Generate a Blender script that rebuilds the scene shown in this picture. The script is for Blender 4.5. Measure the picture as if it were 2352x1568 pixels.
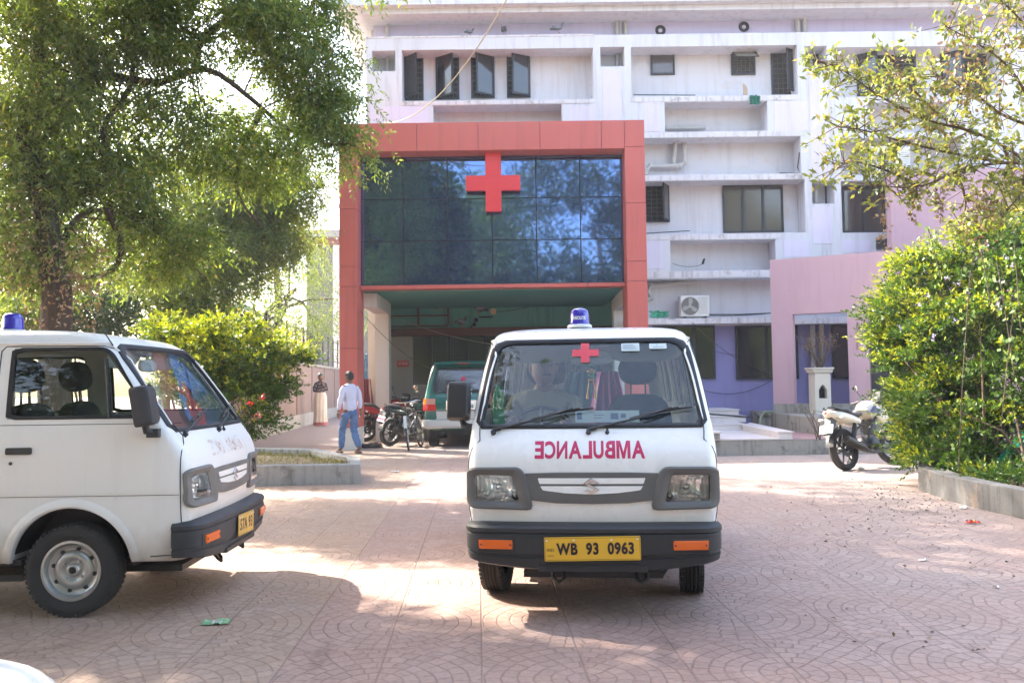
import bpy, bmesh, math, random
from math import sin, cos, pi, radians, sqrt, atan2, exp
from mathutils import Vector, Matrix, noise, Euler
import numpy as np
for o in list(bpy.data.objects): bpy.data.objects.remove(o)
SC = bpy.context.scene
COL = SC.collection
# ---------------------------------------------------------------- camera
PITCH, ROLL, CAMZ = radians(2.84), -0.013, 1.32
FPX = 1950.0                      # focal length in pixels of a 2352 px wide picture
cd = bpy.data.cameras.new('camera'); cam = bpy.data.objects.new('camera', cd); COL.objects.link(cam)
RM = Matrix.Rotation(pi/2+PITCH, 3, 'X') @ Matrix.Rotation(ROLL, 3, 'Z')
cam.matrix_world = Matrix.Translation((0, 0, CAMZ)) @ RM.to_4x4()
cd.sensor_width = 36; cd.lens = FPX/2352*36; cd.clip_end = 2000; cd.clip_start = .05
cd.dof.use_dof = True; cd.dof.focus_distance = 5.2; cd.dof.aperture_fstop = 7.0
SC.camera = cam
def ray(u, v): return RM @ Vector(((u-1176)/FPX, (784-v)/FPX, -1))
def at(u, v, Y):
    d = ray(u, v); t = Y/d.y; return Vector((d.x*t, Y, CAMZ+d.z*t))
def gnd(u, v, z=0):
    d = ray(u, v); t = (z-CAMZ)/d.z; return Vector((d.x*t, d.y*t, z))
# ---------------------------------------------------------------- world, sun
SUN_EL = radians(43); SUNH = Vector((-.84, .54)).normalized()
SUND = Vector((SUNH.x*cos(SUN_EL), SUNH.y*cos(SUN_EL), sin(SUN_EL)))
w = bpy.data.worlds.new('World'); SC.world = w; w.use_nodes = True
nt = w.node_tree; nt.nodes.clear()
sky = nt.nodes.new('ShaderNodeTexSky'); sky.sky_type = 'NISHITA'; sky.sun_disc = False
sky.sun_elevation = SUN_EL; sky.sun_rotation = atan2(SUNH.x, SUNH.y); sky.air_density = 1.2; sky.dust_density = 3.5; sky.ozone_density = 1.0
bg = nt.nodes.new('ShaderNodeBackground'); bg.inputs[1].default_value = .15
ow = nt.nodes.new('ShaderNodeOutputWorld')
tm = nt.nodes.new('ShaderNodeMix'); tm.data_type = 'RGBA'; tm.blend_type = 'MULTIPLY'; tm.inputs[0].default_value = 1; tm.inputs[7].default_value = (1.03, .99, .975, 1)
nt.links.new(sky.outputs[0], tm.inputs[6]); nt.links.new(tm.outputs[2], bg.inputs[0]); nt.links.new(bg.outputs[0], ow.inputs[0])
sl = bpy.data.lights.new('sun', 'SUN'); sl.energy = 3.6; sl.angle = radians(.6); sl.color = (1, .93, .82)
so = bpy.data.objects.new('sun', sl); COL.objects.link(so)
so.rotation_euler = (-SUND).to_track_quat('-Z', 'Y').to_euler(); so.location = (-20, 12, 25)
SC.view_settings.view_transform = 'Standard'; SC.view_settings.look = 'None'
SC.view_settings.exposure = 2.75; SC.view_settings.gamma = 1
SC.render.engine = 'CYCLES'
try:
    SC.cycles.max_bounces = 8; SC.cycles.transparent_max_bounces = 16
    SC.cycles.transmission_bounces = 6; SC.cycles.diffuse_bounces = 4; SC.cycles.glossy_bounces = 4
except Exception: pass
# ---------------------------------------------------------------- materials
def lin(c):  # srgb 0-255 -> linear
    return tuple((x/255/12.92 if x/255 <= .04045 else ((x/255+.055)/1.055)**2.4) for x in c)
class NT:
    def __init__(s, name):
        s.m = bpy.data.materials.new(name); s.m.use_nodes = True; s.t = s.m.node_tree; s.t.nodes.clear()
        s.out = s.t.nodes.new('ShaderNodeOutputMaterial')
    def n(s, typ, **kw):
        nd = s.t.nodes.new('ShaderNode'+typ)
        for k, v in kw.items():
            if k.startswith('i_'):
                key = k[2:]; key = int(key) if key.isdigit() else key.replace('_', ' ')
                s.set(nd.inputs[key], v)
            else: setattr(nd, k, v)
        return nd
    def set(s, inp, v):
        if hasattr(v, 'is_output') or isinstance(v, bpy.types.NodeSocket): s.t.links.new(v, inp)
        elif isinstance(v, (tuple, list)) and len(v) == 3 and inp.type == 'RGBA': inp.default_value = (*v, 1)
        else: inp.default_value = v
    def math(s, op, a, b=None, c=None):
        nd = s.t.nodes.new('ShaderNodeMath'); nd.operation = op; s.set(nd.inputs[0], a)
        if b is not None: s.set(nd.inputs[1], b)
        if c is not None: s.set(nd.inputs[2], c)
        return nd.outputs[0]
    def ramp(s, f, stops):
        nd = s.t.nodes.new('ShaderNodeValToRGB'); s.set(nd.inputs[0], f); e = nd.color_ramp.elements
        while len(e) < len(stops): e.new(.5)
        for i, (p, c) in enumerate(stops):
            e[i].position = p; e[i].color = (*c, 1) if len(c) == 3 else c
        return nd.outputs[0]
    def mix(s, f, a, b, mode='MIX'):
        nd = s.t.nodes.new('ShaderNodeMix'); nd.data_type = 'RGBA'; nd.blend_type = mode
        s.set(nd.inputs[0], f); s.set(nd.inputs[6], a); s.set(nd.inputs[7], b); return nd.outputs[2]
    def noise(s, scale, detail=3, vec=None, rough=.5, dist=0):
        nd = s.n('TexNoise'); nd.inputs['Scale'].default_value = scale; nd.inputs['Detail'].default_value = detail
        nd.inputs['Roughness'].default_value = rough; nd.inputs['Distortion'].default_value = dist
        s.set(nd.inputs['Vector'], vec if vec is not None else s.pos()); return nd.outputs[0]
    def pos(s, obj=True):
        tc = s.n('TexCoord'); return tc.outputs['Object'] if obj else s.n('NewGeometry').outputs['Position']
    def scale(s, vec, sc):
        nd = s.n('Mapping'); s.set(nd.inputs['Vector'], vec); nd.inputs['Scale'].default_value = sc; return nd.outputs[0]
    def bump(s, h, strength=.3, dist=.01):
        nd = s.n('Bump'); nd.inputs['Strength'].default_value = strength; nd.inputs['Distance'].default_value = dist
        s.set(nd.inputs['Height'], h); return nd.outputs[0]
    def pbsdf(s, col, rough=.5, metal=0, normal=None, spec=.5, coat=0, **kw):
        nd = s.n('BsdfPrincipled'); s.set(nd.inputs['Base Color'], col); s.set(nd.inputs['Roughness'], rough)
        s.set(nd.inputs['Metallic'], metal); s.set(nd.inputs['Specular IOR Level'], spec); s.set(nd.inputs['Coat Weight'], coat)
        nd.inputs['Coat Roughness'].default_value = .08
        if normal is not None: s.set(nd.inputs['Normal'], normal)
        for k, v in kw.items(): s.set(nd.inputs[k.replace('_', ' ')], v)
        return nd.outputs[0]
    def done(s, sh): s.t.links.new(sh, s.out.inputs[0]); return s.m
def M_simple(name, col, rough=.5, metal=0, var=.12, nscale=6, bump=0, bscale=60, coat=0, spec=.5, world=False):
    t = NT(name); p = t.pos(not world)
    n = t.noise(nscale, 4, p); f = t.math('MULTIPLY_ADD', n, var*2, 1-var)
    c = t.mix(1, col, t.n('CombineColor', i_0=f, i_1=f, i_2=f).outputs[0], 'MULTIPLY')
    nb = t.bump(t.noise(bscale, 3, p), bump, .01) if bump else None
    r = t.math('MULTIPLY_ADD', t.noise(nscale*2.3, 3, p), .15, rough-.07)
    return t.done(t.pbsdf(c, r, metal, nb, spec, coat))
def M_stucco(name, col, dirt=(.16, .14, .12), streak=.35, bump=.15, patch=None, patchamt=.0, rough=.85, ns=1.0):
    """plaster: faint mottling, vertical rain streaks and dirt of its own, seen in world space"""
    t = NT(name); p = t.pos(False)
    a = t.noise(1.3*ns, 5, p, .6); c = t.mix(t.math('MULTIPLY', t.ramp(a, [(.35, (0, 0, 0)), (.75, (1, 1, 1))]), .16), col, tuple(x*.72 for x in col))
    st = t.noise(1, 5, t.scale(p, (7*ns, 7*ns, .5*ns)), .65)
    sm = t.ramp(st, [(.5, (0, 0, 0)), (.78, (1, 1, 1))]); br = t.noise(.6*ns, 3, p)
    c = t.mix(t.math('MINIMUM', t.math('MULTIPLY', t.math('MULTIPLY', sm, br), streak*1.5), .9), c, dirt)
    if patch is not None:
        pm = t.ramp(t.noise(2.2*ns, 6, p, .7, .4), [(.58-.2*patchamt, (0, 0, 0)), (.66, (1, 1, 1))])
        c = t.mix(t.math('MULTIPLY', pm, .75), c, patch)
    h = t.math('ADD', t.noise(90, 3, p), t.math('MULTIPLY', t.noise(9, 4, p), 1.2))
    return t.done(t.pbsdf(c, rough, 0, t.bump(h, bump, .01), .3))
def M_glass(name, tint=(1, 1, 1), refl=1.0, dark=.0, base=(.02, .03, .03), rough=.0):
    """thin window glass: see-through mixed with a mirror reflection by Fresnel, over a light tint and an optional diffuse film"""
    t = NT(name); tr = t.n('BsdfTransparent', i_0=tint).outputs[0]; gl = t.n('BsdfGlossy', i_0=(1, 1, 1), i_1=rough).outputs[0]
    fr = t.n('Fresnel', i_0=1.5).outputs[0]
    f = t.math('MINIMUM', t.math('MULTIPLY', fr, refl), 1.0)
    if dark > 0:
        df = t.n('BsdfDiffuse', i_0=base).outputs[0]; m0 = t.n('MixShader', i_0=dark, i_1=tr, i_2=df).outputs[0]
    else: m0 = tr
    return t.done(t.n('MixShader', i_0=f, i_1=m0, i_2=gl).outputs[0])
def M_leaf(name, stops, trans=.45, rough=.45, gloss=.5, trcol=(1.25, 1.2, .45)):
    t = NT(name); g = t.n('NewGeometry'); r = g.outputs['Random Per Island']
    c = t.ramp(r, stops)
    d = t.pbsdf(c, rough, 0, None, gloss)
    c2 = t.mix(1, c, trcol, 'MULTIPLY'); tl = t.n('BsdfTranslucent', i_0=c2).outputs[0]
    return t.done(t.n('MixShader', i_0=trans, i_1=d, i_2=tl).outputs[0])
def M_bark(name, col=(.12, .085, .06)):
    t = NT(name); p = t.pos(False); n = t.noise(1, 6, t.scale(p, (22, 22, 4)), .65)
    c = t.mix(n, tuple(x*.45 for x in col), tuple(x*1.7 for x in col))
    return t.done(t.pbsdf(c, .9, 0, t.bump(n, .9, .03), .2))
def M_fabric(name, col, scale=40, var=.25, rough=.9, pat=None):
    t = NT(name); p = t.pos(); n = t.noise(scale*.12, 4, p, .6)
    c = t.mix(n, tuple(x*(1-var) for x in col), tuple(min(1, x*(1+var)) for x in col))
    if pat is not None:
        vo = t.n('TexVoronoi', i_Scale=pat[1]); t.set(vo.inputs['Vector'], p)
        c = t.mix(t.ramp(vo.outputs[0], [(pat[2], (1, 1, 1)), (pat[2]+.06, (0, 0, 0))]), c, pat[0])
    h = t.math('ADD', t.noise(scale*.25, 4, p, .6, .8), t.math('MULTIPLY', t.noise(scale*8, 2, p), .15))
    return t.done(t.pbsdf(c, rough, 0, t.bump(h, .5, .03), .2))
# ---------------------------------------------------------------- mesh building
class MB:
    def __init__(s): s.v = []; s.f = []; s.m = []; s.cur = 0
    def mat(s, i): s.cur = i; return s
    def add(s, vs, fs, M=None):
        b = len(s.v)
        s.v.extend([tuple(M @ Vector(p)) for p in vs] if M is not None else [tuple(p) for p in vs])
        s.f.extend([tuple(b+i for i in f) for f in fs]); s.m.extend([s.cur]*len(fs)); return s
    def box(s, x0, x1, y0, y1, z0, z1, M=None):
        if x0 > x1: x0, x1 = x1, x0
        if y0 > y1: y0, y1 = y1, y0
        if z0 > z1: z0, z1 = z1, z0
        vs = [(x0, y0, z0), (x1, y0, z0), (x1, y1, z0), (x0, y1, z0), (x0, y0, z1), (x1, y0, z1), (x1, y1, z1), (x0, y1, z1)]
        return s.add(vs, [(0, 3, 2, 1), (4, 5, 6, 7), (0, 1, 5, 4), (1, 2, 6, 5), (2, 3, 7, 6), (3, 0, 4, 7)], M)
    def quad(s, a, b, c, d): return s.add([a, b, c, d], [(0, 1, 2, 3)])
    def tube(s, pts, r, n=8, cap=True, M=None, flat=1.0, up=None):
        pts = [Vector(p) for p in pts]; k = len(pts)
        rs = r if isinstance(r, (list, tuple)) else [r]*k
        vs = []; prev = None
        for i in range(k):
            t = (pts[min(i+1, k-1)]-pts[max(i-1, 0)])
            if t.length < 1e-9: t = Vector((0, 0, 1))
            t.normalize()
            if prev is None:
                a = Vector(up) if up else (Vector((0, 0, 1)) if abs(t.z) < .9 else Vector((1, 0, 0)))
                a = (a-t*a.dot(t)).normalized()
            else:
                a = prev-t*prev.dot(t); a = a.normalized() if a.length > 1e-6 else prev
            prev = a; b = t.cross(a)
            for j in range(n):
                g = 2*pi*j/n; vs.append(pts[i]+a*(cos(g)*rs[i]*flat)+b*(sin(g)*rs[i]))
        fs = [(i*n+j, i*n+(j+1) % n, (i+1)*n+(j+1) % n, (i+1)*n+j) for i in range(k-1) for j in range(n)]
        if cap: fs += [tuple(range(n-1, -1, -1)), tuple((k-1)*n+j for j in range(n))]
        return s.add(vs, fs, M)
    def cyl(s, p0, p1, r0, r1=None, n=16, cap=True, M=None): return s.tube([p0, p1], [r0, r0 if r1 is None else r1], n, cap, M)
    def lathe(s, prof, c=(0, 0, 0), axis='Z', n=32, M=None, closed=False, a0=0, a1=2*pi):
        c = Vector(c); vs = []; full = abs(a1-a0-2*pi) < 1e-6; nn = n if full else n+1
        for (r, h) in prof:
            for j in range(nn):
                g = a0+(a1-a0)*j/n; x, y = r*cos(g), r*sin(g)
                p = {'Z': (x, y, h), 'X': (h, x, y), 'Y': (x, h, y)}[axis]; vs.append(c+Vector(p))
        k = len(prof); fs = []
        for i in range(k-1 if not closed else k):
            i2 = (i+1) % k
            for j in range(n):
                j2 = (j+1) % nn; fs.append((i*nn+j, i*nn+j2, i2*nn+j2, i2*nn+j))
        return s.add(vs, fs, M)
    def prism(s, poly, y0, y1, M=None, plane='XZ'):
        """2-d outline extruded along the third axis"""
        n = len(poly); f = {'XZ': lambda a, b, d: (a, d, b), 'XY': lambda a, b, d: (a, b, d), 'YZ': lambda a, b, d: (d, a, b)}[plane]
        vs = [f(a, b, y0) for a, b in poly]+[f(a, b, y1) for a, b in poly]
        fs = [tuple(range(n)), tuple(range(2*n-1, n-1, -1))]+[(i, i+n, (i+1) % n+n, (i+1) % n) for i in range(n)]
        return s.add(vs, fs, M)
    def ell(s, c, r, nu=16, nv=10, M=None, fn=None):
        vs = []; c = Vector(c)
        for i in range(nv+1):
            t = pi*i/nv
            for j in range(nu):
                g = 2*pi*j/nu; d = Vector((sin(t)*cos(g), sin(t)*sin(g), cos(t)))
                k = fn(d) if fn else 1.0
                vs.append(c+Vector((d.x*r[0]*k, d.y*r[1]*k, d.z*r[2]*k)))
        fs = [(i*nu+j, (i+1)*nu+j, (i+1)*nu+(j+1) % nu, i*nu+(j+1) % nu) for i in range(nv) for j in range(nu)]
        return s.add(vs, fs, M)
    def strip(s, A, B, closed=False):
        n = len(A); vs = [*A, *B]; k = n if closed else n-1
        return s.add(vs, [(i, (i+1) % n, n+(i+1) % n, n+i) for i in range(k)])
    def build(s, name, mats, parent=None, smooth=None, bevel=0, seg=2, fix=True, loc=None):
        me = bpy.data.meshes.new(name); me.from_pydata(s.v, [], s.f)
        mats = mats if isinstance(mats, (list, tuple)) else [mats]
        for m in mats: me.materials.append(m)
        if len(mats) > 1: me.polygons.foreach_set('material_index', s.m)
        if fix:
            bm = bmesh.new(); bm.from_mesh(me); bmesh.ops.recalc_face_normals(bm, faces=bm.faces); bm.to_mesh(me); bm.free()
        if smooth is not None:
            me.polygons.foreach_set('use_smooth', [True]*len(me.polygons)); me.set_sharp_from_angle(angle=radians(smooth))
        me.update(); o = bpy.data.objects.new(name, me); COL.objects.link(o)
        if parent is not None: o.parent = parent
        if loc is not None: o.location = loc
        if bevel:
            b = o.modifiers.new('bevel', 'BEVEL'); b.width = bevel; b.segments = seg; b.limit_method = 'ANGLE'; b.angle_limit = radians(40)
            b.harden_normals = False
        return o
def tag(o, label=None, cat=None, group=None, kind=None):
    if label: o['label'] = label
    if cat: o['category'] = cat
    if group: o['group'] = group
    if kind: o['kind'] = kind
    return o
def thing(name, label, cat, loc=(0, 0, 0), rz=0, group=None):
    o = bpy.data.objects.new(name, None); COL.objects.link(o); o.location = loc; o.rotation_euler = (0, 0, rz)
    o.empty_display_size = .2
    return tag(o, label, cat, group)
def copy_tree(o, parent=None):
    c = o.copy(); COL.objects.link(c)
    if parent is not None: c.parent = parent
    for ch in [x for x in COL.objects if x.parent == o]: copy_tree(ch, c)
    return c
def hermite(xs, ys, x):
    if x <= xs[0]: return ys[0]
    if x >= xs[-1]: return ys[-1]
    for i in range(len(xs)-1):
        if x <= xs[i+1]: break
    h = xs[i+1]-xs[i]; t = (x-xs[i])/h
    def sl(k):
        if k == 0: return (ys[1]-ys[0])/(xs[1]-xs[0])
        if k == len(xs)-1: return (ys[-1]-ys[-2])/(xs[-1]-xs[-2])
        a = (ys[k]-ys[k-1])/(xs[k]-xs[k-1]); b = (ys[k+1]-ys[k])/(xs[k+1]-xs[k])
        return 0 if a*b <= 0 else 2*a*b/(a+b)
    m0, m1 = sl(i), sl(i+1)
    return (2*t**3-3*t*t+1)*ys[i]+(t**3-2*t*t+t)*h*m0+(-2*t**3+3*t*t)*ys[i+1]+(t**3-t*t)*h*m1
def bez(p0, p1, p2, p3, n=10):
    out = []
    for i in range(n+1):
        t = i/n; out.append(Vector(p0)*(1-t)**3+Vector(p1)*3*t*(1-t)**2+Vector(p2)*3*t*t*(1-t)+Vector(p3)*t**3)
    return out
def sag(p0, p1, s, n=12):
    p0, p1 = Vector(p0), Vector(p1)
    return [p0.lerp(p1, i/n)-Vector((0, 0, s*4*(i/n)*(1-i/n))) for i in range(n+1)]
def rpoly(pts, rad, n=5):
    """2-d polygon with rounded corners; rad a number or a list"""
    out = []; k = len(pts)
    for i in range(k):
        p = Vector(pts[i]); a = Vector(pts[i-1])-p; b = Vector(pts[(i+1) % k])-p
        r = rad[i] if isinstance(rad, (list, tuple)) else rad
        r = min(r, a.length*.48, b.length*.48)
        if r <= 0: out.append(tuple(p)); continue
        A = p+a.normalized()*r; B = p+b.normalized()*r
        for j in range(n+1):
            t = j/n; q = A*(1-t)**2+p*2*t*(1-t)+B*t*t; out.append((q.x, q.y))
    return out
def dens(poly, step):
    out = []
    for i in range(len(poly)):
        a = Vector(poly[i]); b = Vector(poly[(i+1) % len(poly)]); k = max(1, int((b-a).length/step+.5))
        for j in range(k): q = a.lerp(b, j/k); out.append((q.x, q.y))
    return out
_fonts = {}
def text_mb(txt, size, extrude=0.002, bold=0.0, M=None, mb=None, sx=1.0, mirror=False, spacing=1.0, proj=None, poly=None):
    cu = bpy.data.curves.new('t', 'FONT'); cu.body = txt; cu.size = size; cu.align_x = 'CENTER'; cu.align_y = 'CENTER'
    cu.extrude = extrude; cu.offset = bold; cu.space_character = spacing; cu.resolution_u = 4
    o = bpy.data.objects.new('t', cu); COL.objects.link(o)
    dg = bpy.context.evaluated_depsgraph_get(); me = o.evaluated_get(dg).to_mesh()
    vs = [Vector((v.co.x*sx*(-1 if mirror else 1), v.co.y, v.co.z)) for v in me.vertices]; fs = [tuple(p.vertices) for p in me.polygons]
    o.evaluated_get(dg).to_mesh_clear(); COL.objects.unlink(o); bpy.data.objects.remove(o); bpy.data.curves.remove(cu)
    if poly: vs = [Vector((a, b, 0)) for a, b in poly]; fs = [tuple(range(len(poly)))]
    if mb is None: mb = MB()
    if proj:
        bm = bmesh.new(); bv = [bm.verts.new(p) for p in vs]
        for f in fs:
            try: bm.faces.new([bv[i] for i in f])
            except ValueError: pass
        if poly: bmesh.ops.triangulate(bm, faces=bm.faces)
        lo = min(p.y for p in vs); hi = max(p.y for p in vs)
        for k in range(1, 10):
            g = bm.verts[:]+bm.edges[:]+bm.faces[:]
            bmesh.ops.bisect_plane(bm, geom=g, plane_co=(0, lo+(hi-lo)*k/10, 0), plane_no=(0, 1, 0))
        bm.verts.ensure_lookup_table(); bm.verts.index_update()
        vs = [proj(v.co.copy()) for v in bm.verts]; fs = [tuple(v.index for v in f.verts) for f in bm.faces]; bm.free()
    mb.add(vs, fs, M); return mb
def bool_apply(o, cutters, op='DIFFERENCE'):
    for c in cutters:
        m = o.modifiers.new('b', 'BOOLEAN'); m.operation = op; m.object = c; m.solver = 'EXACT'
    dg = bpy.context.evaluated_depsgraph_get(); dg.update()
    me = bpy.data.meshes.new_from_object(o.evaluated_get(dg)); o.modifiers.clear(); o.data = me
    for c in cutters: bpy.data.objects.remove(c)
    return o
def rnd(a, b): return random.uniform(a, b)
random.seed(7); np.random.seed(7)
# shared materials
WHITE = M_simple('white_plastic', (.75, .75, .73), .4)
BLACKP = M_simple('black_plastic', (.032, .032, .034), .5, bump=.12, bscale=300)
DARKM = M_simple('dark_metal', (.03, .03, .032), .45, .4)
CHROME = M_simple('chrome', (.75, .75, .76), .14, 1.0, var=.05)
STEEL = M_simple('painted_steel', (.45, .45, .44), .35, .75, var=.15)
RUBBER = M_simple('rubber', (.028, .026, .025), .85, bump=.3, bscale=160)
SKIN = M_simple('skin', (.15, .07, .042), .55, var=.1)
HAIR = M_simple('hair', (.012, .01, .009), .5, bump=.6, bscale=150)
REDP = M_simple('red_paint', (.62, .035, .04), .35, var=.06)
# ================================================================ VEHICLES
def M_paint(name, col, dirtz=.42, dirt=(.20, .15, .10), rough=.28, dirtamt=.55, coat=.6):
    t = NT(name); p = t.pos(); sx = t.n('SeparateXYZ'); t.set(sx.inputs[0], p); z = sx.outputs[2]
    low = t.ramp(t.math('ADD', z, t.math('MULTIPLY', t.noise(7, 4, p), .25)), [(dirtz, (1, 1, 1)), (min(1, dirtz+.28), (0, 0, 0))])
    n = t.noise(3.5, 6, p, .65); sp = t.ramp(t.noise(1, 5, t.scale(p, (9, 9, 1.2)), .6), [(.52, (0, 0, 0)), (.8, (1, 1, 1))])
    c = t.mix(t.math('MULTIPLY', low, dirtamt), col, dirt)
    c = t.mix(t.math('MULTIPLY', sp, .16), c, tuple(x*.55 for x in col))
    c = t.mix(t.math('MULTIPLY', n, .10), c, tuple(x*.6 for x in col))
    r = t.math('MULTIPLY_ADD', n, .22, rough-.08)
    dn = t.ramp(t.noise(2.3, 2, p, .4), [(.55, (0, 0, 0)), (.75, (1, 1, 1))]); scr = t.ramp(t.noise(1, 4, t.scale(p, (2, 2, 60)), .7), [(.66, (0, 0, 0)), (.70, (1, 1, 1))]); spt = t.ramp(t.noise(30, 3, p, .6), [(.70, (0, 0, 0)), (.78, (1, 1, 1))]); c = t.mix(t.math('MULTIPLY', t.math('MULTIPLY', scr, low), .6), c, dirt); c = t.mix(t.math('MULTIPLY', spt, .35*dirtamt), c, dirt)
    wv = t.bump(t.math('ADD', t.noise(1.6, 2, p), t.math('MULTIPLY', dn, .5)), .22, .02)
    return t.done(t.pbsdf(c, r, 0, wv, .5, coat))
PAINT = M_paint('white_car_paint', (.88, .865, .84), .36, rough=.25, dirtamt=.35)
PAINT_OLD = M_paint('old_white_car_paint', (.82, .80, .77), .40, (.24, .17, .10), .42, .7, .25)
LINING = M_simple('interior_lining', (.46, .45, .42), .8)
SEATM = M_fabric('seat_fabric', (.035, .037, .042), 60)
GREYP = M_simple('grey_trim_plastic', (.13, .125, .12), .42, bump=.1, bscale=300)
GREYP_OLD = M_simple('weathered_grey_plastic', (.165, .155, .145), .6, var=.3, bump=.15, bscale=200)
BUMP_OLD = M_simple('weathered_black_plastic', (.045, .045, .05), .6, var=.45, nscale=4, bump=.2, bscale=120)
SEAL = M_simple('rubber_seal', (.014, .014, .016), .55)
GLASS = M_glass('car_glass', (.93, .97, .95), 1.15, .075, (.28, .36, .40))  # bluish diffuse film paints in the pale sky reflection on windscreens
GLASS_SIDE = M_glass('side_glass', (.80, .86, .82), 1.1)
CLEAR = M_glass('lamp_cover', (.96, .97, .97), 1.2)
AMBER = M_simple('amber_lens', (.80, .14, .01), .18, coat=.5, var=.05)
REDL = M_simple('red_lens', (.55, .012, .012), .15, coat=.5, var=.05)
PINKL = M_simple('pale_lens', (.55, .27, .20), .2, coat=.5)
BEACON = M_simple('blue_beacon_dome', (.035, .02, .36), .10, coat=1, var=.05)
YPLATE = M_simple('yellow_plate', (.80, .46, .035), .35, var=.06)
YPLATE_OLD = M_simple('worn_yellow_plate', (.66, .42, .10), .55, var=.3, nscale=14)
INK = M_simple('plate_ink', (.02, .012, .02), .4)
MAGENTA = M_simple('magenta_lettering', (.56, .02, .10), .35, var=.08)
def M_faded():
    t = NT('peeling_lettering'); p = t.pos(); n = t.ramp(t.noise(16, 5, p, .7), [(.5, (.74, .72, .69)), (.62, (.50, .27, .15))])
    return t.done(t.pbsdf(n, .5))
def M_reflector():
    t = NT('lamp_reflector'); p = t.pos(); vo = t.n('TexVoronoi', i_Scale=16.0); vo.feature = 'F1'
    t.set(vo.inputs['Vector'], t.scale(p, (1.6, 1, .55)))
    return t.done(t.pbsdf((.97, .97, .97), .09, .72, t.bump(vo.outputs[0], .9, .02)))
REFL = M_reflector()
def polar(poly, N, c):
    """resample a star-shaped outline at N even angles round c"""
    out = []; k = len(poly)
    for i in range(N):
        a = 2*pi*i/N; d = Vector((cos(a), sin(a))); best = None
        for j in range(k):
            p = Vector(poly[j])-c; q = Vector(poly[(j+1) % k])-c; e = q-p; den = d.x*e.y-d.y*e.x
            if abs(den) < 1e-12: continue
            t = (p.x*e.y-p.y*e.x)/den; s_ = (p.x*d.y-p.y*d.x)/den
            if t > 0 and -1e-6 <= s_ <= 1+1e-6 and (best is None or t > best): best = t
        q = c+d*(best or 0); out.append((q.x, q.y))
    return out
def patch(mb, poly, proj, o1, o0=0.0, rings=(1, .8, .55, .3)):
    """a plate of outline poly laid on a curved surface, o1 proud, with an edge back to o0"""
    n = len(poly); c = Vector((sum(p[0] for p in poly)/n, sum(p[1] for p in poly)/n)); vs = []
    vs += [proj(p[0], p[1], o0) for p in poly]
    for k in rings: vs += [proj(c.x+(p[0]-c.x)*k, c.y+(p[1]-c.y)*k, o1) for p in poly]
    vs.append(proj(c.x, c.y, o1)); L = len(rings)+1
    fs = [(r*n+i, r*n+(i+1) % n, (r+1)*n+(i+1) % n, (r+1)*n+i) for r in range(L-1) for i in range(n)]
    fs += [((L-1)*n+i, (L-1)*n+(i+1) % n, L*n) for i in range(n)]
    mb.add(vs, fs); return mb
def frame(mb, outer, inner, proj, rows):
    """ring between two outlines of equal count; rows = [(t, offset), ...]"""
    n = len(outer); vs = []
    for t, o in rows: vs += [proj(a[0]+(b[0]-a[0])*t, a[1]+(b[1]-a[1])*t, o) for a, b in zip(outer, inner)]
    mb.add(vs, [(r*n+i, r*n+(i+1) % n, (r+1)*n+(i+1) % n, (r+1)*n+i) for r in range(len(rows)-1) for i in range(n)]); return mb
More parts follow.
